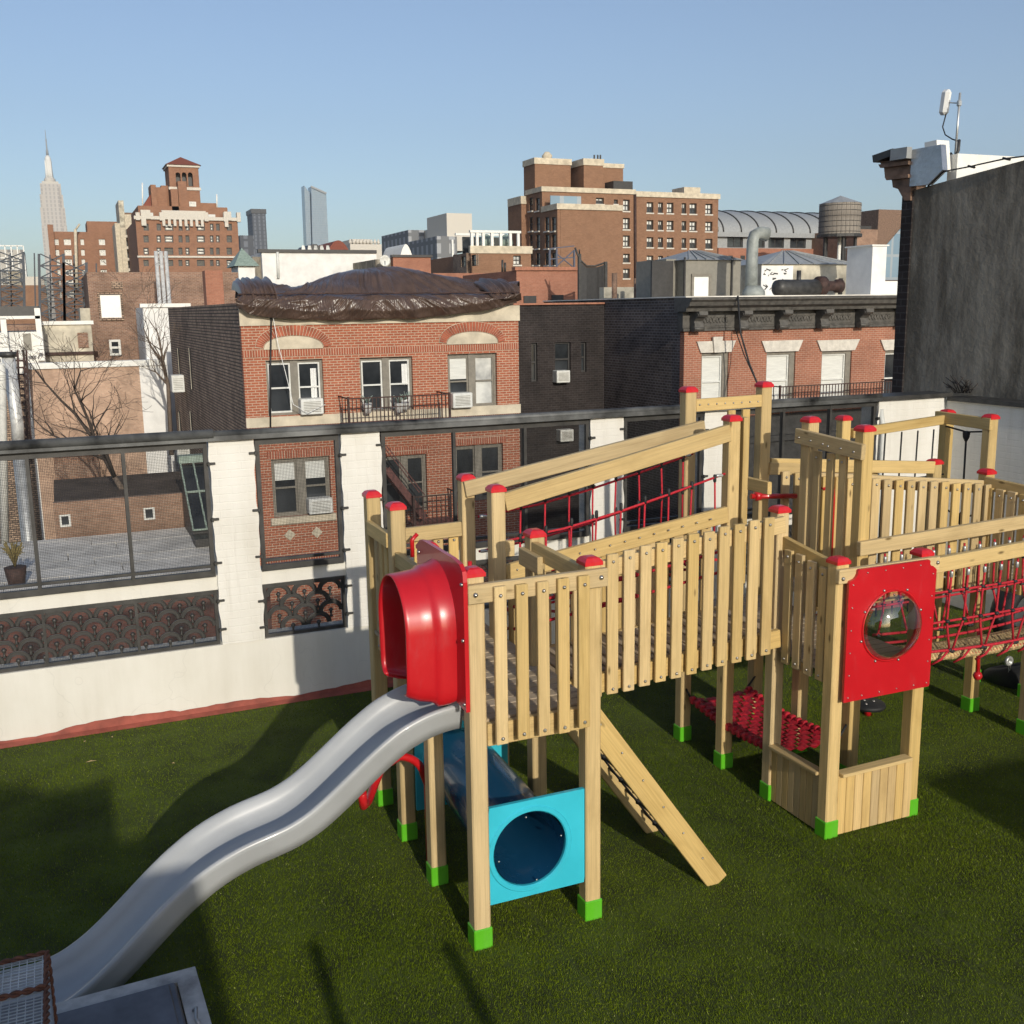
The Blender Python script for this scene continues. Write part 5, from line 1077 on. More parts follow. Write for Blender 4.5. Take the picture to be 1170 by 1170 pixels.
# ---------------- grey rendered building on the right
GB = thing('grey_rendered_building', 'tall streaked grey rendered building rising past the right edge', 'building', (10, 6, GZ))
gx_ = 9.99; gyf = 10.5
obj('party_wall', MB().prism([(-6, GZ), (gyf, GZ), (gyf, 4.98), (gyf-.35, 5.02), (8.9, 5.13), (-6, 5.8)], gx_, gx_+9, 'x'), 'concrete', GB)
obj('brick_pier', MB().box(gx_-.02, gx_+.3, gyf, gyf+.18, GZ, 4.98), 'brick_black', GB)
def apoly(name, pts, x0_, x1_, mat):
    P_ = [atx(x, y, gx_-.05) for x, y in pts]; return obj(name, MB().prism([(p.y, p.z) for p in P_], x0_, x1_, 'x'), mat, GB)
apoly('cornice', [(1005, 184), (1007, 189), (1010, 192), (1011, 202), (1016, 205), (1019, 206), (1020, 214), (1026, 216), (1033, 229), (1040, 229), (1041, 181), (1023, 183)], gx_-.05, gx_+.2, 'brown_stone')
apoly('cornice_moulding', [(1007, 188), (1041, 184), (1041, 188), (1009, 192)], gx_-.10, gx_-.052, 'brown_stone'); apoly('cornice_moulding', [(1013, 202), (1040, 199), (1040, 203), (1015, 206)], gx_-.085, gx_-.052, 'brown_stone')
apoly('cornice_slab', [(1002, 178), (1025, 170), (1025, 178), (1003, 186)], gx_-.13, gx_+.2, 'darkmetal')
apoly('slab_patch', [(1024, 171), (1043, 168), (1042, 181), (1023, 184)], gx_-.14, gx_-.06, 'roofmetal')
sf = MB(); Ps = [atx(x, y, gx_-.06) for x, y in ((1042, 171), (1075, 165), (1077, 194), (1060, 211), (1039, 213))]
sf.prism([(p.y, p.z) for p in Ps], gx_-.06, gx_+.02, 'x'); obj('silver_flashing', sf, 'silver', GB)
wm = MB(); Pw = [atx(x, y, gx_+.25) for x, y in ((1074, 164), (1088, 161), (1090, 196), (1076, 198))]; wm.prism([(p.y, p.z) for p in Pw], gx_+.0, gx_+.2, 'x'); wm.prism([(gx_+.22, 4.9), (gx_+2.6, 4.9), (gx_+2.6, at(1168, 186, 10.05).z), (gx_+1.7, at(1150, 178, 10.05).z), (gx_+.22, at(1088, 175, 10.05).z)], 10.05, 10.2, 'y'); obj('white_membrane', wm, 'membrane', GB)
ck = MB(); P = [atx(x, y, gx_-.03) for x, y in ((1060, 213), (1078, 196), (1110, 190), (1118, 188), (1150, 181), (1175, 178))]; ck.tube(P, .009, 6); ck.tube([P[2]-Vector((0, .05, .02)), P[2]+Vector((0, .05, .01))], .013, 8); ck.tube([P[4]-Vector((0, .05, .02)), P[4]+Vector((0, .05, .01))], .013, 8); obj('roof_edge', ck, 'black', GB)
dp = MB(); 
for k in range(26):
    p = atx(1100+random.uniform(-9, 9), 449, gx_-.06); a_ = random.uniform(0, 6.3); L_ = random.uniform(.06, .2); dp.tube([p, p+Vector((-.02, .06*math.cos(a_), L_*.6)), p+Vector((-.05, .16*math.cos(a_), L_+.03*math.sin(a_*3)))], .005, 4)
obj('dead_weed', dp, 'barkdark', None, label='dead weed sprouting at the foot of the grey rendered wall', category='plant')
AN = thing('panel_antenna', 'white panel antenna on a steel pole above the grey building', 'antenna', atx(1090, 182, gx_+.4)); Xa = gx_+.45
p = atx(1080, 117, Xa); obj('panel', MB().cbox(.10, .13, .30, .035), 'white_pl', AN, Matrix.Translation(p) @ Matrix.Rotation(.12, 4, 'X'))
q0, q1 = atx(1091, 184, Xa), atx(1097, 106, Xa); obj('pole', MB().tube([q0, q1], .014, 8), 'steel', AN); c = atx(1096, 118, Xa); obj('clamp', MB().cbox(.05, .05, .07, .01, c).tube([c, c.lerp(p, .8)], .008, 6), 'steel', AN)
obj('cable', MB().tube([atx(1081, 130, Xa), atx(1077, 145, Xa), atx(1080, 154, Xa), atx(1088, 159, Xa), atx(1094, 161, Xa)], .008, 6), 'black', AN)
obj('bracket', MB().tube([atx(1089, 183, Xa-.1), atx(1095, 172, Xa-.1), atx(1096, 160, Xa-.05)], .018, 6).tube([atx(1086, 175, Xa-.1), atx(1091, 182, Xa-.1)], .015, 6), 'darkmetal', AN)

# ================================================================== LEFT BACK YARDS
def block(name, label, px0, px1, py0, Y, depth, mat, zb=GZ, cat='building', group=None, topmat=None):
    x0, x1, _, d = rect(px0, py0, px1, py0+2, Y); t_ = thing(name, label, cat, ((x0+x1)/2, Y, zb), group)
    obj('wall', MB().box(x0, x1, Y, Y+depth, zb, d), mat, t_)
    if topmat: obj('coping', MB().box(x0-.12, x1+.12, Y-.12, Y+.35, d, d+.18), topmat, t_)
    return t_, x0, x1, d
zr_ = -3.4
GR = thing('flat_roof_house', 'low house with a pale grey flat membrane roof beyond the parapet', 'building', (-1, 30, GZ))
gxr = hx0_-.05; obj('body', MB().box(-14, gxr, 27.6, 36.0, GZ, zr_-.15), 'brick_maroon', GR); 
yy = 27.5; k = 0
while yy < 35.9:
    for xa_ in (-14, -7.5-(k % 2)*1.5, -1.8-(k % 2)*1.8, 1.2-(k % 3)*.7, gxr):
        if xa_ > -14: obj('roof_sheet', MB().box(xp+.01, xa_-.01, yy+.01, min(yy+1.0, 36)-.005, zr_-.15, zr_+random.uniform(-.012, .0)), 'roofgrey', GR)
        xp = xa_
    yy += 1.0; k += 1
YL = 36.4
LB = thing('low_brick_house', 'low sunlit brick rear wall with two small white windows', 'building', (0, YL, GZ))
lx0 = at(62, 590, YL).x; lzt = at(150, 568, YL).z
lw = [rect(68, 588, 81, 602, YL), rect(164, 580, 177, 594, YL)]
facade(LB, 'rear_wall', lx0, gxr, GZ, lzt, lw, 'brick_tan', YL); obj('body', MB().box(lx0+.02, gxr, YL+.3, YL+6, GZ, lzt-.1), 'brick_dark', LB)
for q in lw: window(LB, *q, YL, frame='framew', pane='glass', fw_=.06, dep=.02, split=False)
SK = thing('sloped_skylight', 'sloping glazed skylight with green metal frame on the flat roof', 'skylight', (gxr-.8, 34, zr_))
pA, pB, pC, pD = atx(197, 540, gxr-1.15), atx(232, 536, gxr-.02), at(241, 592, 33.2), at(206, 597, 33.2)
zsk = at(215, 536, 36).z; sx0, sx1 = gxr-1.25, gxr-.03; sy0, sy1 = 33.4, 35.9; sz0, sz1 = zr_+.35, zr_+2.15
obj('base', MB().prism([(sy0, zr_-.1), (sy1, zr_-.1), (sy1, sz1-.05), (sy0, sz0-.05)], sx0, sx1, 'x'), 'framed', SK)
obj('kerb', MB().box(sx0-.05, sx1, sy0-.9, sy0-.02, zr_, zr_+.25), 'darkmetal', SK)
d_ = Vector((0, sy1-sy0, sz1-sz0))
for i in range(3):
    for j in range(2):
        a0, a1 = sx0+(sx1-sx0)*i/3+.03, sx0+(sx1-sx0)*(i+1)/3-.03; p0 = Vector((0, sy0, sz0))+d_*(j*.55+.02); p1_ = Vector((0, sy0, sz0))+d_*((.55, 1)[j]-.02)
        m = MB().add([(a0, p0.y, p0.z), (a1, p0.y, p0.z), (a1, p1_.y, p1_.z), (a0, p1_.y, p1_.z)], [(0, 1, 2, 3)]); obj('pane', m, 'glass', SK)
fr = MB()
for i in range(4): x = sx0+(sx1-sx0)*i/3; fr.bar((x, sy0, sz0+.03), (x, sy1, sz1+.03), .05)
for f_ in (0, .55, 1): p = Vector((0, sy0, sz0+.03))+d_*f_; fr.bar((sx0, p.y, p.z), (sx1, p.y, p.z), .06)
obj('glazing_bars', fr, 'greenglass', SK); obj('ridge_cap', MB().box(sx0-.05, sx1, sy1-.1, sy1+.35, sz1+.02, sz1+.25), 'greenglass', SK)
# tall tan wall with white strip
YW = 50.0
TW, wx0, wx1, wzt = block('tan_brick_house', 'pinkish tan brick house wall with white painted edge and bare tree', 32, 159, 420, YW, 7, 'brick_sand'); obj('coping', MB().box(wx0-.1, at(190, 416, YW).x, YW-.1, YW+.5, wzt, wzt+.25), 'membrane', TW)
obj('white_strip', MB().box(wx1, at(191, 416, YW).x, YW+.0, YW+7, GZ, wzt), 'whitewall', TW); obj('white_edge', MB().box(wx0-.12, wx0, YW-.03, YW+3, GZ, wzt), 'membrane', TW)
yk = at(120, 540, YW); obj('lower_annex', MB().box(at(62, 530, YW).x, at(112, 530, YW).x, YW-1.5, YW, GZ, at(80, 518, YW).z), 'brick_old', TW)
OB, ox0, ox1, ozt = block('patched_brick_house', 'patched old brick house with one large white square window', 99, 272, 311, 62, 12, 'brick_old')
x0, x1, c, d = rect(115, 337, 138, 363, 62); o = obj('blocked_window', MB().box(x0, x1, 61.9, 62.02, c, d), 'white_pl', OB); obj('window_frame', MB().box(x0-.12, x1+.12, 61.86, 61.95, d, d+.14).box(x0-.12, x1+.12, 61.86, 61.95, c-.14, c).box(x0-.12, x0, 61.86, 61.95, c, d).box(x1, x1+.12, 61.86, 61.95, c, d), 'brick_dark', OB)
x0, x1, c, d = rect(125, 388, 138, 406, 62); window(OB, x0, x1, c, d, 61.75, frame='framew', pane='glass', fw_=.12, dep=.1)
x0, x1, c, d = rect(127, 322, 140, 330, 62); obj('bricked_opening', MB().box(x0, x1, 61.93, 62.02, c, d), 'brick_dark', OB)
obj('beige_quoin', MB().box(ox0-.5, ox0, 62.2, 66, GZ, at(100, 352, 62).z), 'beige', OB)
for i, px in enumerate((182.5, 188, 193.5)):
    p = at(px, 345, 58); t_ = thing('flue_pipe', ['shiny steel flue pipe, left of three in a row', 'shiny steel flue pipe, middle of three in a row', 'shiny steel flue pipe, right of three in a row'][i], 'pipe', (p.x, 58, p.z), 'row of three steel flues'); obj('pipe', MB().tube([(p.x, 58, GZ), (p.x, 58, at(px-2, 287, 58).z)], .10, 10), 'flue', t_)
WB, _, _, wbt = block('white_rear_house', 'off white rendered rear wall left of the dark brick side wall', 163, 215, 351, 56, 5, 'whitewall', topmat='membrane')
obj('chimney', MB().box(at(236, 340, 54).x, at(256, 340, 54).x, 54, 55, 0, at(245, 309, 54).z), 'brick_pink', WB)
SB, sbx0, sbx1, sbt = block('beige_stucco_house', 'low stained beige stucco house with parapet', 46, 104, 371, 57, 6, 'beige', topmat='membrane')
obj('recess', MB().box(at(89, 390, 57).x, at(101, 390, 57).x, 56.9, 57.02, at(95, 397, 57).z, at(95, 380, 57).z), 'brick_old', SB); obj('ledge', MB().box(sbx0, sbx1, 56.8, 57, at(80, 405, 57).z, at(80, 402, 57).z), 'iron', SB)
WH, whx0, whx1, wht = block('white_roof_house', 'white painted roof house with a black sloped roof at left edge', -60, 40, 380, 54, 5, 'whitewall')
obj('black_roof', MB().box(at(-60, 355, 54).x, at(44, 355, 54).x, 53.5, 58, at(20, 361, 54).z, at(20, 350, 54).z), 'framed', WH); obj('white_beam', MB().box(at(-60, 362, 54).x, at(46, 362, 54).x, 53.3, 53.6, at(20, 364.5, 54).z, at(20, 361, 54).z), 'membrane', WH)
for px in (4, 44): x = at(px, 370, 53.4).x; obj('white_post', MB().box(x-.12, x+.12, 53.3, 53.55, at(px, 412, 53.4).z, at(px, 352 if px > 20 else 364, 53.4).z), 'membrane', WH)
obj('side_panel', MB().box(at(30, 390, 53.9).x, at(50, 390, 53.9).x, 53.7, 54, GZ, at(40, 379, 53.9).z), 'membrane', WH); x0, x1, c, d = rect(27, 381, 36, 402, 53.8); obj('grey_panel', MB().box(x0, x1, 53.6, 53.69, c, d), 'shed', WH)
br = MB()
for x0p, x1p in ((0, 12), (14, 26), (30, 44)): br.bar(at(x0p, 402, 52.9), at((x0p+x1p)/2, 430, 52.9), .06); br.bar(at(x1p, 402, 52.9), at((x0p+x1p)/2, 430, 52.9), .06)
br.box(at(-40, 400, 52.9).x, at(48, 400, 52.9).x, 52.8, 52.95, at(10, 404, 52.9).z, at(10, 401, 52.9).z); obj('braced_frame', br, 'membrane', WH)
obj('under_wall', MB().box(at(-60, 430, 53).x, at(30, 430, 53).x, 53.05, 53.6, GZ, at(10, 428, 53).z), 'brick_dark', WH)
DP = thing('steel_chimney_pipe', 'thick shiny steel chimney pipe rising at the left edge', 'pipe', at(14, 480, 46)); obj('pipe', MB().tube([at(21, 505, 46), at(20, 485, 46), at(9, 405, 46)], .24, 14), 'flue', DP); obj('collar', MB().tube([at(9.6, 408, 46), at(9, 402, 46)], .31, 14), 'darkmetal', DP); obj('stack_below', MB().tube([at(21, 505, 46)-Vector((0, 0, 16)), at(21, 505, 46)], .27, 12), 'steel', DP)
DP2 = thing('grey_chimney_pipe', 'slim grey metal pipe beside the thick steel chimney at left', 'pipe', at(3, 490, 45)); obj('pipe', MB().tube([at(6, 640, 45), at(2, 430, 45), at(1, 415, 45)], .16, 10), 'framew', DP2); 
LA = thing('dark_fire_stair', 'dark iron stair tower between the pipes and the tan house', 'stair', at(25, 470, 49)); m = MB()
for k in range(14):
    y_ = 412+k*8; m.bar(at(13, y_, 48.5), at(27, y_, 48.5), .07); m.bar(at(27, y_, 49.5), at(31, y_+5, 48.5), .09)
for px in (13, 20, 27, 30): m.bar(at(px, 400, 48.5), at(px+6, 530, 48.5), .08)
obj('frame', m, 'iron', LA)
# dark steel lattice frames on a roof
for i, (px0, px1, pt, pb, Yv, lb) in enumerate(((0, 28, 288, 352, 72, 'leftmost dark steel lattice bay with netting'), (46, 74, 290, 372, 70, 'dark steel lattice bay beside the orange apartment block'), (74, 100, 300, 372, 70, 'dark steel lattice bay behind the beige stucco house'))):
    L_ = thing('lattice_frame', lb, 'lattice', at((px0+px1)/2, pb, Yv), 'rooftop lattice frames'); m = MB()
    for px in (px0, px1): a, b = at(px, pb, Yv), at(px-1.5, pt, Yv); m.bar(a, b, .15); m.bar(a+Vector((.6, 1, 0)), b+Vector((.6, 1, 0)), .08)
    nn = 6
    for k in range(nn):
        y0_, y1_ = pt+(pb-pt)*k/nn, pt+(pb-pt)*(k+1)/nn
        m.bar(at(px0, y0_, Yv), at(px1, y1_, Yv), .07); m.bar(at(px1, y0_, Yv), at(px0, y1_, Yv), .07); m.bar(at(px0, y1_, Yv), at(px1, y1_, Yv), .08)
    obj('truss', m, plain('blue_black_steel_%d' % i, (.035, .045, .06), .6, var=.2), L_)
    m = MB()
    for k in range(30): x = px0+(px1-px0)*k/30; m.bar(at(x, pt+(pb-pt)*.35, Yv+.3), at(x, pb, Yv+.3), .018)
    for k in range(24): y_ = pt+(pb-pt)*(.35+.65*k/24); m.bar(at(px0, y_, Yv+.3), at(px1, y_, Yv+.3), .018)
    obj('netting', m, 'framed', L_, kind='stuff')
block('roof_base_house', 'dim brown brick house carrying the steel lattice frames', -40, 101, 371, 69, 8, 'brick_old')
# bare tree
TR = thing('bare_tree', 'leafless street tree in front of the tan brick wall', 'tree', at(168, 640, 39))
Yt = 39.0
tk = MB(); trunk = [at(176, 700, Yt), at(163, 625, Yt), at(150, 590, Yt), at(140, 560, Yt), at(131, 545, Yt)]; tk.tube(trunk, [.22, .16, .13, .11, .09], 10); obj('trunk', tk, 'bark', TR)
cr = MB(); dk = MB()
def grow(mb, p, d, r, L, lev):
    pts = [p]; n = 5; rs = [r]
    for i in range(n): d = (d+Vector((random.gauss(0, .16), random.gauss(0, .16), random.gauss(.04, .12)))).normalized(); p = p+d*(L/n); pts.append(p); rs.append(max(.006, r*(1-.75*(i+1)/n)))
    mb.tube(pts, rs, 5 if lev < 3 else 3)
    if lev < 5:
        for k in range(2 if lev > 1 else 3):
            i = random.randint(2, n); dd = (d+Vector((random.gauss(0, .6), random.gauss(0, .6), random.gauss(.1, .4)))).normalized(); grow(mb, pts[i], dd, rs[min(i, n-1)]*.75, L*random.uniform(.55, .8), lev+1)
def limb(P, r0_, r1_, mb=cr, kids=5):
    P = [at(x, y, Yt+dy) for x, y, dy in P]; n = len(P); rs = [r0_+(r1_-r0_)*i/(n-1) for i in range(n)]; mb.tube(P, rs, 7)
    for k in range(kids):
        i = random.randint(1, n-1); d = (P[i]-P[i-1]).normalized(); grow(mb, P[i], (d+Vector((random.gauss(0, .6), random.gauss(0, .5), random.gauss(.1, .5)))).normalized(), rs[i]*.6, random.uniform(.9, 1.7), 2)
limb([(131, 545, 0), (120, 525, .3), (104, 498, .5), (86, 473, .8), (70, 458, 1), (52, 438, 1.2), (40, 423, 1.4)], .085, .02, kids=9)
limb([(131, 545, 0), (122, 520, -.4), (108, 500, -.6), (100, 478, -.8), (92, 460, -1), (85, 445, -1.2), (92, 424, -1.3), (105, 420, -1.4)], .07, .014, kids=9)
limb([(120, 525, .2), (90, 512, .3), (62, 498, .5), (48, 488, .6), (36, 476, .7)], .055, .012, kids=7)
limb([(131, 545, 0), (118, 515, 1), (102, 470, 1.4), (86, 450, 1.5)], .05, .012, kids=7)
obj('crown', cr, 'barkdark', TR)
TR2 = thing('bare_tree', 'bare twiggy branches against the white rear wall', 'tree', at(196, 500, 46)); c2 = MB(); Yt = 46.0
limb([(196, 520, 0), (192, 440, 0), (186, 415, .2), (172, 395, .4), (164, 375, .5)], .10, .02, c2, 8); limb([(192, 440, 0), (178, 425, 0), (165, 420, .2)], .05, .012, c2, 4); limb([(190, 430, 0), (184, 400, -.3), (180, 380, -.4), (170, 365, -.5)], .06, .012, c2, 5); obj('crown', c2, 'bark', TR2)
p = at(14, 618, 30); PL = thing('dry_shrub', 'yellowish dry potted shrub on the flat roof at left', 'shrub', (p.x, 30, zr_)); m = MB()
for k in range(110): a_ = random.uniform(0, 6.3); rr = random.uniform(.1, .30); m.tube([(p.x, 30, zr_+.5), (p.x+rr*.5*math.cos(a_), 30+rr*.5*math.sin(a_), zr_+.9), (p.x+rr*math.cos(a_), 30+rr*math.sin(a_), zr_+random.uniform(.8, 1.2))], .012, 4)
obj('foliage', m, plain('dry_olive_foliage', (.22, .17, .06), .8), PL); obj('pot', MB().lathe([(.2, 0), (.28, .5), (.24, .5)], 12, (p.x, 30, zr_)), 'iron', PL)

# ================================================================== SKYLINE
def grid_windows(par, cols, rows, Y, frame='framed', pane='glass', sill=None, pale=.3, vbar=False, fw_=.12, only=None):
    """cols: (px0, px1) ; rows: (py0, py1) at the left edge; returns openings"""
    holes = []
    for (a, b) in cols:
        for (c, d) in rows:
            if only and not only(a, c): continue
            holes.append(rect(a, c, b, d, Y))
    return holes
def place(par, holes, Y, pale=.3, axis='x', **k):
    for h in holes: window(par, *h, Y, axis, pane='glasspale' if random.random() < pale else 'glass', **k)
# apartment house with belfry tower
YA_ = 240.0; AP = thing('belfry_apartment_house', 'orange brown brick apartment block crowned by a belfry with red pyramid roof', 'building', at(210, 330, YA_))
lean = lambda x, y: (x, y)
cols = [(164, 170), (179, 184), (188, 198), (204, 208.5), (212, 216.5), (225, 234), (240, 244), (247, 251), (259, 265)]
rows = [(255.5, 263.5), (269, 277), (283, 291), (297, 304)]
hs = grid_windows(AP, cols, rows, YA_); ax0, ax1 = at(157, 280, YA_).x, at(273, 280, YA_).x; azt = at(215, 250, YA_).z
facade(AP, 'front_wall', ax0, ax1, GZ, azt, hs, 'brick_apt', YA_, th=.8); place(AP, hs, YA_, .45, frame='framed', fw_=.25, sill='stone', dep=.4)
obj('body', MB().box(ax0+.1, ax1-.1, YA_+.9, YA_+30, GZ, azt-.2), 'brick_apt', AP)
band = MB(); zt_ = azt; band.box(ax0-.3, ax1+.3, YA_-.5, YA_+.2, zt_-.3, zt_+.4); zz = at(215, 246, YA_).z
for x0p, x1p in ((161, 172), (185, 235), (256, 264)):
    x0, x1 = at(x0p, 250, YA_).x, at(x1p, 250, YA_).x; n = int((x1-x0)/1.0); band.box(x0, x1, YA_-.7, YA_+.3, zt_-.2, zt_+1.6)
    for k in range(n): band.box(x0+k*(x1-x0)/n, x0+(k+.5)*(x1-x0)/n, YA_-.75, YA_-.1, zt_-1.6, zt_-.2)
for px in (157, 184, 235, 257, 272): x = at(px, 245, YA_).x; band.box(x-.4, x+.4, YA_-.8, YA_+.4, zt_-.5, at(px, 243, YA_).z)
obj('parapet_ornament', band, 'lime', AP); obj('string_course', MB().box(ax0-.2, ax1+1, YA_-.4, YA_+.1, at(215, 294.5, YA_).z, at(215, 292.5, YA_).z), 'lime', AP)
x0, x1 = at(159, 240, YA_).x, at(262, 240, YA_).x; obj('set_back_storey', MB().box(x0, x1, YA_+2.5, YA_+24, azt-1, at(210, 236, YA_+2.5).z), 'brick_apt', AP)
for q in ((161, 243, 165, 248), (171, 243, 175, 248), (200, 244, 203, 248), (211, 244, 214, 248), (217, 244, 220, 248), (223, 244, 226, 248), (238, 245, 246, 248)): r_ = rect(*q, YA_+2.3); window(AP, *r_, YA_+2.2, frame='framew', pane='glasspale', fw_=.2, dep=.1)
yT = YA_+5; tx0, tx1, tz0, tz1 = *rect(194, 190, 228, 237, yT)[:2], azt, at(210, 190.5, yT).z; zm = at(210, 215, yT).z
al = [rect(q, 197, q+5.4, 213, yT) for q in (201, 208, 215)]
al2 = [(a, b, c, d) for a, b, c, d in al]
tw = MB(); obj('belfry_core', MB().box(tx0+.5, tx1-.5, yT+2, yT+7.4, azt-1, tz1-.3), 'framed', AP)
facade(AP, 'belfry_front', tx0, tx1, azt-1, tz1, al2, 'brick_apt', yT, th=1.2); obj('belfry_walls', MB().box(tx0+.02, tx0+.6, yT+.02, yT+8, azt-1, tz1-.02).box(tx1-.6, tx1-.02, yT+.02, yT+8, azt-1, tz1-.02).box(tx0, tx1, yT+7.5, yT+8, azt-1, tz1), 'brick_apt', AP)
for a, b, c, d in al2:      # round heads
    m = MB(); r_ = (b-a)/2; cxx = (a+b)/2; P = [(a, d), (a, d-r_)] + [(cxx+r_*math.cos(t), d-r_+r_*math.sin(t)) for t in np.linspace(PI, PI/2, 6)]; m.prism(P, yT+.02, yT+.8, 'y'); P = [(b, d), (b, d-r_)] + [(cxx+r_*math.cos(t), d-r_+r_*math.sin(t)) for t in np.linspace(0, PI/2, 6)]; m.prism(P, yT+.02, yT+.8, 'y'); obj('arch_head', m, 'brick_apt', AP)
rf = MB(); e = .6; cxx, cyy = (tx0+tx1)/2, yT+4; zp = at(208, 179.5, cyy).z; rf.add([(tx0-e, yT-e, tz1+.35), (tx1+e, yT-e, tz1+.35), (tx1+e, yT+8+e, tz1+.35), (tx0-e, yT+8+e, tz1+.35), (cxx, cyy, zp)], [(0, 1, 4), (1, 2, 4), (2, 3, 4), (3, 0, 4), (3, 2, 1, 0)]); obj('belfry_roof', rf, 'redroof', AP)
obj('belfry_eave', MB().box(tx0-.3, tx1+.3, yT-.3, yT+8.3, tz1-.1, tz1+.34), 'lime', AP); obj('belfry_band', MB().box(tx0-.25, tx1+.25, yT-.25, yT+.1, zm-.4, zm+.2), 'lime', AP)
r_ = rect(216, 230.5, 224, 236, yT); window(AP, *r_, yT-.3, frame='framew', pane='glasspale', fw_=.25, dep=.1, vbar=True)
for i, (px0, px1, py, dy) in enumerate(((172, 178, 211, 3), (178, 190, 214, 4), (184, 192, 212, 6), (195, 203, 216, 2.5), (203, 213, 207, 3), (228, 247, 232, 6))):
    a, b, _, d = rect(px0, py, px1, py+2, YA_+dy); obj('roof_block', MB().box(a, b, YA_+dy, YA_+dy+6+i*.3, azt-1, d), 'brick_apt', AP)
m = MB(); a, b = at(161, 236, YA_+4), at(173, 236, YA_+4); zt_ = at(170, 222, YA_+4).z; m.prism([(a.x, a.z-.5), (b.x, a.z-.5), (b.x, zt_)], YA_+4, YA_+10, 'y'); obj('sloped_roof', m, 'redroof', AP)
for px, py0, py1 in ((163, 235, 209), (248, 238, 222)): obj('mast', MB().tube([at(px, py0, YA_+5), at(px-.4, py1, YA_+5)], .16, 6), 'membrane', AP)
# orange apartment slab at left
YO = 290.0; OA = thing('orange_apartment_block', 'plain orange brick apartment block left of the belfry house', 'building', at(95, 330, YO))
cols = [(62, 67), (73, 81), (92, 96), (113, 120)]; rows = [(273, 280), (285, 292), (296, 303), (308, 315), (320, 326), (333, 340)]
hs = grid_windows(OA, cols, rows, YO); hs = [rect(a+(c-273)*.06, c, b+(c-273)*.06, d, YO) for a, b in cols for c, d in rows]
facade(OA, 'front_wall', at(61, 300, YO).x, at(141, 300, YO).x, GZ, at(100, 265, YO).z, hs, 'brick_apt', YO, th=.8); place(OA, hs, YO, .35, frame='framew', fw_=.3, dep=.4, vbar=True)
obj('body', MB().box(at(61, 300, YO).x+.1, at(141, 300, YO).x, YO+.9, YO+20, GZ, at(100, 265.5, YO).z), 'brick_apt', OA)
a, b, _, d = rect(54, 256.5, 60.5, 259, YO-2); obj('stair_pier', MB().box(a, b, YO-2, YO+8, GZ, d), 'brick_apt', OA); a, b, _, d = rect(99, 253, 136, 255, YO+6); obj('upper_storey', MB().box(a, b, YO+6, YO+18, GZ, d), 'brick_apt', OA)
m = MB(); m.tube([at(88, 330, YO-3), at(86, 262, YO-3)], .4, 6); m.tube([at(86, 263, YO-3), at(91, 256, YO-3)], .25, 5); obj('pale_duct', m, 'stone', OA)
YC_ = 270.0; CB = thing('cream_brick_tower', 'narrow cream brick tower between the two orange apartment blocks', 'building', at(145, 330, YC_))
for i, (px0, px1, py, mt, dy) in enumerate(((131, 137, 255, 'stone', 0), (135, 141, 229, 'beige', 3), (137, 143, 260, 'stone', -1), (142, 152, 245, 'stone', 2), (141, 156, 243, 'brown_stone', 4))):
    a, b, _, d = rect(px0, py, px1, py+1, YC_+dy); obj('shaft', MB().box(a, b, YC_+dy, YC_+dy+12, GZ, d), mt, CB)
for py in (262, 275, 288, 300, 313):
    r_ = rect(144, py, 149.5, py+7, YC_+2); window(CB, *r_, YC_+1.5, frame='framed', pane='glass', fw_=.3, dep=.1); a, b, c, d = rect(143, py+7, 155, py+10, YC_+1); obj('balcony', MB().box(a, b, YC_-.5, YC_+2, c, d), 'lime', CB)
# art deco skyscraper
def striped(name, wall, dark, bw, rh):
    t = NT(name).set(.8, 0, .3); tc = t.new('ShaderNodeTexCoord'); sp = t.new('ShaderNodeSeparateXYZ'); t.link(tc.outputs['Object'], sp.inputs[0]); aa = t.new('ShaderNodeMath', operation='ADD'); t.link(sp.outputs[0], aa.inputs[0]); t.link(sp.outputs[1], aa.inputs[1])
    def saw(src, per, duty):
        m_ = t.new('ShaderNodeMath', operation='MODULO'); t.link(src, m_.inputs[0]); m_.inputs[1].default_value = per; ab = t.new('ShaderNodeMath', operation='ABSOLUTE'); t.link(m_.outputs[0], ab.inputs[0]); l_ = t.new('ShaderNodeMath', operation='LESS_THAN'); t.link(ab.outputs[0], l_.inputs[0]); l_.inputs[1].default_value = per*duty; return l_.outputs[0]
    mm = t.new('ShaderNodeMath', operation='MULTIPLY'); t.link(saw(aa.outputs[0], bw, .42), mm.inputs[0]); t.link(saw(sp.outputs[2], rh, .72), mm.inputs[1]); t.col(t.mix(mm.outputs[0], wall, dark)); M[name] = t.m
striped('limestone_window_piers', (.54, .50, .45), (.40, .375, .345), 7.0, 7.4)
YE = 2250.0; ES = thing('art_deco_skyscraper', 'tall pale limestone skyscraper with stepped crown and needle spire', 'building', at(64, 360, YE))
cE = at(65.0, 345, YE).x+8; wpx = at(66, 250, YE).x-at(65, 250, YE).x
def etier(name, hw, z0, z1, dep, off=0, mat='limestone_window_piers'): return obj(name, MB().box(cE-hw*wpx, cE+hw*wpx, YE+off, YE+off+dep, z0, z1), mat, ES)
zE = lambda py: at(62, py, YE).z
etier('lower_tier', 14.5, GZ, zE(258), 80, 0); etier('middle_tier', 14.2, zE(258), zE(237), 74, 3); etier('upper_tier', 13.2, zE(237), zE(222), 68, 6); etier('crown_tier', 11.8, zE(222), zE(209), 60, 10); etier('centre_bay', 9.0, GZ, zE(211), 10, -4); etier('crown_step', 9.5, zE(209), zE(206), 40, 18, 'lime')
obj('mast_base', MB().lathe([(11*1, 0), (10, 6), (8, 9)], 12, (cE, YE+40, zE(206))), 'lime', ES); ym = YE+40; zM = lambda py: at(60, py, ym).z
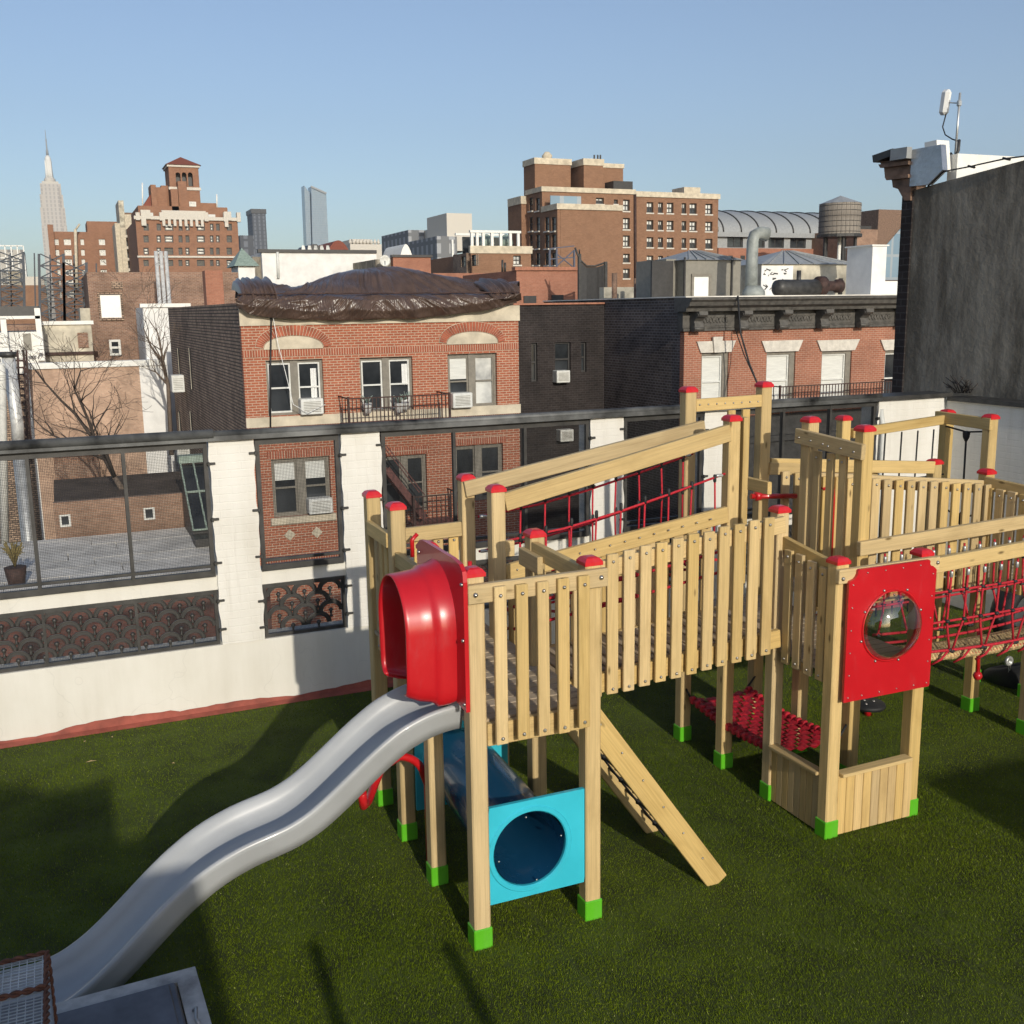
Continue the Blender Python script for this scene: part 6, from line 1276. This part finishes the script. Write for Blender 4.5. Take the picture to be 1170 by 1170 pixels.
mm = MB().lathe([(7.4, zM(204)), (6.6, zM(195)), (5.8, zM(183)), (5.8, zM(182)), (4.6, zM(180)), (3.2, zM(178))], 12, (cE, ym, 0)); 
for k in range(4): a_ = k*PI/2+.6; mm.box(cE+6.4*math.cos(a_)-1, cE+6.4*math.cos(a_)+1, ym+6.4*math.sin(a_)-1, ym+6.4*math.sin(a_)+1, zM(204), zM(184))
obj('mast', mm, 'membrane', ES); obj('antenna', MB().lathe([(2.4, zM(178)), (2.2, zM(172)), (1.3, zM(171)), (1.2, zM(160)), (.6, zM(159)), (.5, zM(149))], 8, (cE, ym, 0)), 'roofmetal', ES)
# other far towers
def tower(name, label, px0, px1, py, Y, mat, dep=30, cat='tower'):
    t_, *_r = block(name, label, px0, px1, py, Y, dep, mat, cat=cat); return t_, _r
GT = thing('glass_tower', 'slender blue glass tower with slanted top', 'tower', at(363, 300, 1900)); a, b = at(354, 260, 1900), at(374.5, 260, 1900); m = MB(); zl, zrr = at(352, 213, 1900).z, at(372, 221, 1900).z
m.prism([(a.x, GZ), (b.x, GZ), (b.x, zrr), (a.x+6, zl)], 1900, 1925, 'y'); obj('glass_shaft', m, 'curtain', GT); m = MB(); m.prism([(a.x-7, GZ), (a.x-.2, GZ), (a.x+4, zl-10), (a.x-5, zl+2)], 1906, 1930, 'y'); obj('side_blade', m, 'curtain', GT); obj('crown_frame', MB().bar((a.x+5, 1899, zl), (b.x, 1899, zrr), 3), 'roofmetal', GT)
striped('dark_tower_windows', (.085, .09, .10), (.16, .17, .19), 6.0, 5.0); striped('grey_slab_windows', (.17, .175, .18), (.34, .35, .36), 4.4, 4.0); striped('pale_ribbed_windows', (.42, .40, .36), (.20, .20, .20), 5, 5)
DT, r_ = tower('dark_glass_tower', 'dark grey office tower right of the belfry house', 288, 303.5, 244, 1500, 'dark_tower_windows', 40); x0, x1, d = r_[0], r_[1], r_[2]; obj('crown', MB().box(x0-1, x1+1, 1499, 1542, d, d+6), 'framed', DT)
tower('grey_office_block', 'dark grey low office block between the belfry house and dark tower', 274, 290, 269, 700, 'dark_tower_windows', 60, 'building')
GP, r_ = tower('gridded_glass_block', 'pale gridded glass block at the far left edge', -30, 27, 285, 500, 'pale_ribbed_windows', 30, 'building'); x0, x1, d = r_; m = MB()
for k in range(9): m.bar((x0+(x1-x0)*k/8, 499.5, d-22), (x0+(x1-x0)*k/8, 499.5, d+1.5), .5)
for k in range(5): m.bar((x0, 499.5, d+1.5-k*5), (x1, 499.5, d+1.5-k*5), .5)
obj('roof_grid', m, 'membrane', GP); obj('lower_setback', MB().box(at(10, 320, 470).x, at(24, 320, 470).x, 470, 490, GZ, at(17, 309, 470).z), 'stone', GP)
block('tenement_house', 'brown brick tenement roofs far beyond the lattice frames', -40, 52, 326, 160, 20, 'brick_brown'); block('distant_stone_block', 'weathered pale stone block far left behind the lattice', 28, 50, 316, 330, 20, 'lime')
# white party wall house with skylights
YWh = 85.0; WW, x0, x1, d = block('white_party_wall_house', 'house with long whitewashed party wall behind the tarpaulin', 299, 430, 289, YWh, 12, 'whitewall'); obj('coping', MB().box(x0-.3, x1, YWh-.15, YWh+.4, d, d+.25), 'framed', WW); obj('shade_grey_end', MB().box(at(290, 300, YWh).x, x0-.01, YWh+.5, YWh+10, GZ, d-.3), 'concrete', WW); obj('drain_pipe', MB().tube([at(318, 318, YWh-.1), at(317, 288, YWh-.1)], .12, 6), 'framew', WW)  # grey render on the end block puts its shade into the colour
a, b = at(335, 288, YWh+4), at(392, 288, YWh+4); zs1 = at(360, 279, YWh+4).z; m = MB(); m.prism([(a.x, a.z-1), (b.x, a.z-1), (b.x-2.2, zs1), (a.x+1.6, zs1)], YWh+4, YWh+9, 'y'); S_ = obj('skylight_roof', m, 'framed', WW)
for k in range(5): px = 347+k*7; obj('skylight_pane', MB().add([at(px-2.5, 286.5, YWh+3.9), at(px+2.5, 286.5, YWh+3.9), at(px+.8, 280.5, YWh+3.9), at(px-2, 280.5, YWh+3.9)], [(0, 1, 2, 3)]), 'glasspale', S_)
t_, x0, x1, d = block('small_white_cupola', 'small white roof cupola with dark pyramid cap', 272, 291, 304, 75, 3, 'whitewall', cat='cupola'); m = MB(); m.add([(x0-.3, 74.7, d), (x1+.3, 74.7, d), (x1+.3, 78.3, d), (x0-.3, 78.3, d), ((x0+x1)/2, 76.5, d+1.3)], [(0, 1, 4), (1, 2, 4), (2, 3, 4), (3, 0, 4), (3, 2, 1, 0)]); obj('cap_roof', m, 'greenglass', t_)
t_ = thing('red_dome_roof', 'rounded red tiled roof behind the white party wall', 'roof', at(387, 287, 150)); a, b = at(373, 287, 150), at(401, 287, 150); m = MB(); m.prism([(a.x+(b.x-a.x)*k/10, a.z-2+(at(387, 274.5, 150).z-a.z+2)*math.sin(PI*(.12+.76*k/10))**.8) for k in range(11)], 150, 160, 'y'); obj('roof', m, 'redroof', t_); obj('house', MB().box(a.x, b.x, 150.2, 160, GZ, a.z-.5), 'brick_pink', t_)
t_, x0, x1, d = block('ornate_pale_house', 'ornate pale stone house top behind the red dome', 400, 436, 279, 170, 14, 'lime'); obj('attic', MB().box(x0+.5, x0+3.5, 170.5, 178, d, at(410, 273, 170).z), 'lime', t_)
for k in range(9): x = x0+(x1-x0)*(k+.2)/9; obj('crest', MB().lathe([(.18, 0), (.3, .3), (.1, .8)], 8, (x, 170.2, d)), 'lime', t_)
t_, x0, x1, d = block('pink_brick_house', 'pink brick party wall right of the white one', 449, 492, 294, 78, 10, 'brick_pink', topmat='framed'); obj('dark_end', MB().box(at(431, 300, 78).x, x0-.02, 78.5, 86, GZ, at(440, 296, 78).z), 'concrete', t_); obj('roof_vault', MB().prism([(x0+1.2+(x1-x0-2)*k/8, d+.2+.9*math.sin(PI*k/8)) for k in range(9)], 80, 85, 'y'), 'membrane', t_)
p = at(440, 298, 77); DS = thing('satellite_dish', 'small grey satellite dish beside the pink brick wall', 'dish', p); obj('dish', MB().lathe([(.03, .1), (.3, .06), (.42, 0), (.40, .02), (.28, .09)], 16, (0, 0, 0), 'y'), 'framew', DS, Matrix.Translation(p)); obj('mast', MB().tube([p+Vector((0, .1, -1.5)), p+Vector((0, .1, 0))], .06, 6), 'steel', DS)
# grey slab with many windows + roof house
t_, x0, x1, d = block('grey_window_slab', 'long grey housing slab with rows of tiny pale windows', 499, 522, 270, 300, 60, 'grey_slab_windows'); a = at(486, 280, 300); obj('side_slab', MB().box(at(485, 280, 330).x, x0+1, 330, 360, GZ, at(488, 263, 330).z), 'grey_slab_windows', t_); obj('machine_room', MB().box(at(513, 250, 300).x, at(542, 250, 300).x, 302, 320, d-4, at(527, 243, 300).z), 'lime', t_); obj('stair_house', MB().box(at(491, 264, 325).x, at(504, 264, 325).x, 325, 340, d-6, at(497, 262, 325).z), 'lime', t_); obj('white_seam', MB().box(at(516.5, 290, 299).x, at(518.5, 290, 299).x, 299, 300, GZ, d-1), 'membrane', t_); obj('left_wing', MB().box(at(470, 290, 380).x, at(486, 290, 380).x, 380, 400, GZ, at(478, 277, 380).z), 'grey_slab_windows', t_)
# brown brick house with roof pergola
YP = 96.0; PG = thing('pergola_house', 'brown brick house with a glazed white roof pergola', 'building', at(565, 300, YP)); x0, x1, _, d = rect(538, 289, 596, 291, YP); ph = [rect(586.5, 292, 595, 302.5, YP)]
facade(PG, 'front_wall', x0, x1+1, GZ, d, ph, 'brick_brown', YP, th=.4); window(PG, *ph[0], YP, frame='framed', pane='glasspale', fw_=.1, sill='lime', dep=.2, vbar=True); obj('body', MB().box(x0, x1+1, YP+.5, YP+14, GZ, d-.1), 'brick_brown', PG); obj('parapet_band', MB().box(x0-.1, x1+1.1, YP-.12, YP+.3, d-.05, at(565, 281, YP).z), 'stone', PG)
sy = atx(521, 300, x0).y; hs = [(sy-3.4, sy-2.2, at(528, 302, YP).z-.2, at(528, 292, YP).z), (sy-6.2, sy-5.0, at(528, 302, YP).z-.2, at(528, 292, YP).z)]
facade(PG, 'side_wall', YP+.4, sy, GZ, d, hs, 'brick_dark', x0-.3, 'y', .3)
for h in hs: window(PG, *h, x0-.3, 'y', frame='framed', dep=.1)
pg = MB(); zt_ = at(565, 266, YP).z; zb1 = at(565, 281, YP).z
for px in (540, 546, 553, 563, 573, 584, 593): xx = at(px, 272, YP).x; obj('pergola_post', MB().box(xx-.13, xx+.13, YP+.1, YP+.35, zb1, zt_), 'membrane', PG)
obj('pergola_beam', MB().box(x0, x1, YP+.05, YP+.4, zt_, zt_+.22), 'membrane', PG); obj('pergola_beam', MB().box(x0, x1, YP+4, YP+4.3, zt_, zt_+.22), 'membrane', PG); obj('pergola_glass', MB().box(at(547, 270, YP).x, x1-.2, YP+4.4, YP+4.5, zb1-.5, zt_-.1), 'glass', PG)
for px in (556, 578): pp_ = at(px, 276, YP+2); obj('roof_plant', MB().lathe([(.3, -1), (.8, -.2), (.6, .4), (.1, .7)], 8, pp_), 'greenglass', PG)
# big brown brick apartment building
YBb, YBm, YFn = 104.6, 103.8, 100.0; BB = thing('brown_apartment_building', 'large brown brick apartment building with buff parapets and stepped roof', 'building', at(700, 330, YBb))
colsR = [(739, 746.5), (752, 757.5), (762, 769.5), (779, 784), (788, 796), (806, 814)]; rowsR = [(231, 243), (251.5, 262.5), (271, 282.5), (292, 303)]
hs = [rect(a, c+(a-739)*.027, b, d+(a-739)*.027, YBb) for a, b in colsR for c, d in rowsR]
bx0, bx1 = at(726.5, 270, YBb).x, at(820, 270, YBb).x; bzt = at(770, 225, YBb).z
facade(BB, 'right_front', bx0, bx1, GZ, bzt, hs, 'brick_brown', YBb, th=.5); place(BB, hs, YBb, .3, frame='framed', fw_=.13, sill='lime', dep=.25, vbar=True, blind=.4)
obj('right_body', MB().box(bx0+.1, bx1-.05, YBb+.6, YBb+14, GZ, bzt-.2), 'brick_brown', BB); obj('right_parapet', MB().box(bx0-.1, bx1+.15, YBb-.15, YBb+.3, bzt-.1, at(770, 220, YBb).z), 'stone', BB)
hs = [rect(712, c, 719.5, d, YBm) for c, d in ((228, 241), (249, 262), (269, 282), (290, 300), (307, 318))] + [rect(681, 226, 690, 233, YBm), rect(701.5, 228, 706, 233, YBm)]
mx0, mx1 = at(619.7, 270, YBm).x, at(724.5, 270, YBm).x; mzt = at(690, 221, YBm).z
facade(BB, 'middle_front', mx0, mx1, GZ, mzt, hs, 'brick_brown', YBm, th=.5); place(BB, hs, YBm, .4, frame='framed', fw_=.13, sill='lime', dep=.25, vbar=True, blind=.4)
sdep = atx(601.5, 270, mx0).y; obj('middle_body', MB().box(mx0+.4, mx1-.05, YBm+.6, sdep+6, GZ, mzt-.2), 'brick_brown', BB); obj('middle_parapet', MB().box(mx0-.12, mx1+.1, YBm-.15, sdep, mzt, at(690, 215.5, YBm).z), 'stone', BB)
fx0, fx1 = at(637, 280, YFn).x, at(710, 280, YFn).x; fzt = at(675, 240, YFn).z
obj('front_wing', MB().box(fx0+.36, fx1, YFn, YBm-.02, GZ, fzt), 'brick_brown', BB); obj('front_parapet', MB().box(fx0-.12, fx1+.1, YFn-.15, YBm-.05, fzt, at(675, 233.5, YFn).z), 'stone', BB)
def sidewins(pos, pxs, rows_):
    out = []
    for px in pxs:
        y = atx(px, 270, pos).y
        for c, d in rows_: out.append((y-.5, y+.5, atx(px, d, pos).z, atx(px, c, pos).z))
    return out
rowsS = [(226, 241), (248, 264), (268, 284), (289, 303)]
sw = sidewins(fx0, (625, 632.5), rowsS[1:]); facade(BB, 'side_wall', YFn, YBm-.03, GZ, fzt, sw, 'brick_brown', fx0, 'y', .34); [window(BB, *h, fx0, 'y', frame='framed', dep=.12, fw_=.1, sill='lime') for h in sw]
sw = sidewins(mx0, (607, 614.5), rowsS); facade(BB, 'side_wall', YBm+.52, sdep, GZ, mzt, sw, 'brick_brown', mx0, 'y', .34); [window(BB, *h, mx0, 'y', frame='framed', dep=.12, fw_=.1, sill='lime') for h in sw]
px0_ = at(596, 260, sdep).x; pzt = at(598, 233, sdep).z; pdep = atx(581.5, 250, px0_).y; obj('far_pier', MB().box(px0_, mx0+.3, sdep+.02, pdep, GZ, pzt), 'brick_brown', BB); obj('far_pier_cap', MB().box(px0_-.1, mx0+.4, sdep-.1, pdep+.1, pzt, at(598, 224, sdep).z), 'stone', BB)
for i, (px0, px1, pxs, pyt, pyb, Yv) in enumerate(((611, 652, 601, 181, 188, sdep+1.5), (667, 689, 652, 181.5, 189, YBm+4), (689, 712, 689, 187, 192, YBm+6))):
    a, b, c, d = rect(px0, pyt, px1, pyb, Yv); dp_ = max(3, atx(pxs, 200, a).y-Yv); obj('penthouse', MB().box(a, b, Yv, Yv+dp_, mzt-3, c), 'brick_brown', BB); obj('penthouse_band', MB().box(a-.1, b+.1, Yv-.1, Yv+dp_+.1, c, d), 'stone', BB)
a, b, _, d = rect(782, 214, 799, 216, YBb+6); obj('stair_house', MB().box(a, b, YBb+6, YBb+8.5, bzt-1, d-.8), 'brick_brown', BB); obj('stair_house_cap', MB().box(a-.1, b+.1, YBb+5.9, YBb+8.6, d-.8, d), 'stone', BB); a, b, _, d = rect(701, 207, 723, 209, YBm+2); obj('plant_room', MB().box(a, b, YBm+2, YBm+4, mzt-.5, d), 'framed', BB); obj('terrace_glazing', MB().box(at(629, 230, YBm-1.6).x, at(664, 230, YBm-1.6).x, YBm-1.6, YBm-1.5, fzt, at(650, 224, YBm-1.6).z), 'curtain', BB)
pp_ = at(625, 179, sdep+3); obj('roof_cowl', MB().lathe([(.45, -.5), (.6, .1), (.25, .5)], 10, pp_), 'stone', BB)
for px in (679, 683, 686): obj('roof_frame', MB().bar(at(px, 183, YBm+6), at(px, 177, YBm+6), .14), 'darkmetal', BB)
obj('rain_pipe', MB().tube([at(726, 340, YBm-.1), at(725.5, 222, YBm-.1)], .16, 6), 'iron', BB)
# pink house with dark vents in the gap, netting
t_, x0, x1, d = block('pink_rear_house', 'pink brick rear house with two black vents above the black house', 590, 664, 309, 52, 8, 'brick_pink', topmat='terracotta'); 
for q in ((598, 338, 612, 347), (630, 337, 643, 346)): a, b, c, dd = rect(*q, 52); obj('vent', MB().box(a, b, 51.9, 52.01, c, dd), 'framed', t_)
t_, x0, x1, d = block('low_orange_house', 'low orange brick house strip behind the right end of the tarpaulin', 495, 600, 312, 66, 8, 'brick_pink')
for i, px in enumerate((574, 577)): pp_ = at(px, 312, 65); obj('flue', MB().tube([pp_, at(px, 297+i*3, 65)], .07, 6), 'darkmetal', t_)
NT_ = thing('black_net_screen', 'dark netting screen on posts left of the brown apartment front', 'netting', at(676, 340, 48)); m = MB(); P0 = [(657, 283), (662, 296), (670, 304), (680, 304), (692, 300)]
for (xa_, ya_), (xb_, yb_) in zip(P0[:-1], P0[1:]):
    for k in range(8):
        x = xa_+(xb_-xa_)*k/8; y_ = ya_+(yb_-ya_)*k/8; m.bar(at(max(x, 662), y_+2, 48), at(max(x, 662), 345, 48), .05)
for k in range(16): y_ = 306+k*2.5; m.bar(at(663, y_, 48.1), at(692, y_, 48.1), .06)
obj('net', m, 'framed', NT_, kind='stuff'); m = MB()
for px, py in ((692, 299), (662, 290)): m.bar(at(px, 346, 48), at(px, py, 48), .14)
m.tube([at(x, y, 48) for x, y in P0], .05, 6); obj('posts', m, 'darkmetal', NT_)
TG = thing('roof_pylon', 'thin blue steel roof pylon in front of the brown side wall', 'pylon', at(643, 305, 60)); m = MB()
for px in (628, 636, 656): m.bar(at(px, 310, 60), at(px, 284+abs(px-640)*.1, 60), .1)
for a_, b_ in (((628, 284), (656, 281)), ((636, 290), (656, 306)), ((656, 286), (636, 304)), ((628, 296), (656, 294))): m.bar(at(*a_, 60), at(*b_, 60), .06)
obj('frame', m, plain('blue_steel', (.07, .08, .12), .5), TG)
CP_ = thing('cream_parapet', 'low cream rendered roof parapet below the brown apartments', 'wall', at(715, 335, 40)); a, b, c, d = rect(690, 328, 748, 345, 40); obj('wall', MB().box(a, b, 40, 40.4, GZ, d), 'beige', CP_)
# curved metal roof building
YV = 120.0; VB = thing('vaulted_roof_building', 'orange brick building with a long curved grey metal roof', 'building', at(890, 300, YV)); vx0, vx1 = at(821, 280, YV).x, at(985, 280, YV).x; zv0, zv1 = at(880, 266, YV).z, at(880, 242.5, YV+8).z
def vault(u, v): t = v*PI/2; return (vx0+(vx1-vx0)*u, YV+9*(1-math.cos(t)), zv0+(zv1-zv0)*math.sin(t))
obj('vault', MB().grid(vault, 2, 14), 'roofmetal', VB)
for k in range(8):
    u = .03+k*.118; obj('rib', MB().tube([Vector(vault(u, j/12))+Vector((0, -.05, .03)) for j in range(13)], .10, 6), 'darkmetal', VB)
e_ = MB(); P = [(YV+9*(1-math.cos(t)), zv0+(zv1-zv0)*math.sin(t)) for t in np.linspace(0, PI/2, 10)] + [(YV+18-9*(1-math.cos(t)), zv0+(zv1-zv0)*math.sin(t)) for t in np.linspace(PI/2, 0, 10)]; e_.prism(P, vx0-.3, vx0+.05, 'x'); obj('gable', e_, 'concrete', VB)
zl_, zg = at(880, 271, YV).z, at(880, 283, YV).z; vh = []
for px in (833, 858, 880, 905, 931, 955): vh.append((at(px, 276, YV).x, at(px+18, 276, YV).x, zg, zl_))
facade(VB, 'clerestory', vx0, vx1, zg-.1, zv0, vh, 'roofmetal', YV+.4, th=.5); [window(VB, *h, YV+.4, frame='framed', fw_=.15, split=False, dep=.3, vbar=True) for h in vh]
obj('eave', MB().box(vx0-.3, vx1, YV-.2, YV+.4, zv0-.6, zv0), 'roofmetal', VB); obj('brick_base', MB().box(vx0, vx1, YV, YV+16, GZ, zg-.1), 'brick_pink', VB); obj('dark_end', MB().box(vx0-1.6, vx0-.31, YV+1, YV+16, GZ, zg+1), 'brick_dark', VB)
for px in (832, 846, 872): a, b, c, d = rect(px, 292, px+5, 300, YV); obj('window', MB().box(a, b, YV-.04, YV+.01, c, d), 'framed', VB)
# water tank
YK = 104.0; TK = thing('water_tank', 'round weathered wooden water tank on steel legs', 'water tank', at(959, 300, YK)); c = at(959.5, 250, YK); rk = (at(978, 250, YK).x-at(941, 250, YK).x)/2*.97; zt_, zb1 = at(959, 233, YK).z, at(959, 268, YK).z
ns_ = 30; me_ = MB().box(-rk*PI/ns_*.95, rk*PI/ns_*.95, -.06, .06, 0, zt_-zb1).mesh('stave', 'tank')
for k in range(ns_): a_ = 2*PI*k/ns_; link('stave', me_, Matrix.Translation((c.x+rk*math.cos(a_), YK+rk*math.sin(a_), zb1)) @ Matrix.Rotation(a_+PI/2, 4, 'Z'), TK)
obj('core', MB().lathe([(rk-.02, zb1+.05), (rk-.02, zt_-.05)], 30, (c.x, YK, 0)), 'tank', TK)
for k in range(6): z = zb1+.25+k*(zt_-zb1-.5)/5; obj('hoop', MB().tube([(c.x+(rk+.08)*math.cos(t), YK+(rk+.08)*math.sin(t), z) for t in np.linspace(0, 2*PI, 31)], .035, 5, False), 'darkmetal', TK)
obj('cone_roof', MB().lathe([(rk+.15, zt_), (rk*.5, zt_+.5), (.03, zt_+.95)], 12, (c.x, YK, 0), smooth=False), 'roofmetal', TK); obj('platform', MB().lathe([(rk+.3, zb1-.35), (rk+.3, zb1)], 16, (c.x, YK, 0), smooth=False), 'darkmetal', TK)
for k in range(5): a_ = 2*PI*k/5+.5; x, y = c.x+rk*.8*math.cos(a_), YK+rk*.8*math.sin(a_); obj('leg', MB().bar((x, y, zb1-.3), (x, y, -4), .28), 'darkmetal', TK)
obj('riser_pipe', MB().tube([(c.x+.1, YK, -4), (c.x+.1, YK, zb1-.2)], .22, 8), 'membrane', TK)
t_, x0, x1, d = block('tank_support_house', 'orange brick house below the water tank', 925, 1000, 303, YK+1, 8, 'brick_pink')
t_, x0, x1, d = block('roof_plant_house', 'pale brick house with rooftop machinery right of the water tank', 976, 1003, 262, 112, 12, 'brick_tan'); obj('machinery', MB().box(x0+.3, x0+1.6, 113, 115, d, d+.9).box(x0+1.9, x1-.2, 113, 115, d, d+.5).tube([(x0+.6, 112.6, d), (x0+.6, 112.6, d+2.0)], .12, 6), 'darkmetal', t_)
t_, x0, x1, d = block('modern_block', 'modern brown clad block with slanting blue glass beside the grey building', 1004, 1060, 240, 150, 15, 'brown_stone'); m = MB(); P = [at(x, y, 149.8) for x, y in ((1004, 290), (1035, 254), (1060, 250), (1060, 320), (1004, 320))]; m.add(P, [(0, 1, 2, 3, 4)]); obj('slanting_glass', m, 'curtain', t_); obj('roof_deck', MB().box(x0-1, x1, 120, 140, GZ, at(1015, 308, 125).z), 'framed', t_)

# ================================================================== AIR
hv = bpy.data.materials.new('city_haze'); hv.use_nodes = True; hn = hv.node_tree.nodes; hn.remove(hn['Principled BSDF'])
pv = hn.new('ShaderNodeVolumePrincipled'); pv.inputs['Color'].default_value = (.86, .91, .97, 1); pv.inputs['Density'].default_value = .00013; pv.inputs['Anisotropy'].default_value = .2
hv.node_tree.links.new(pv.outputs[0], hn['Material Output'].inputs['Volume'])
me = MB().box(-2700, 3300, -300, 3000, -17.5, 520).mesh('haze', None); me.materials.append(hv); link('haze', me, kind='stuff', label='thin bluish city haze filling the air between the rooftops', category='haze')
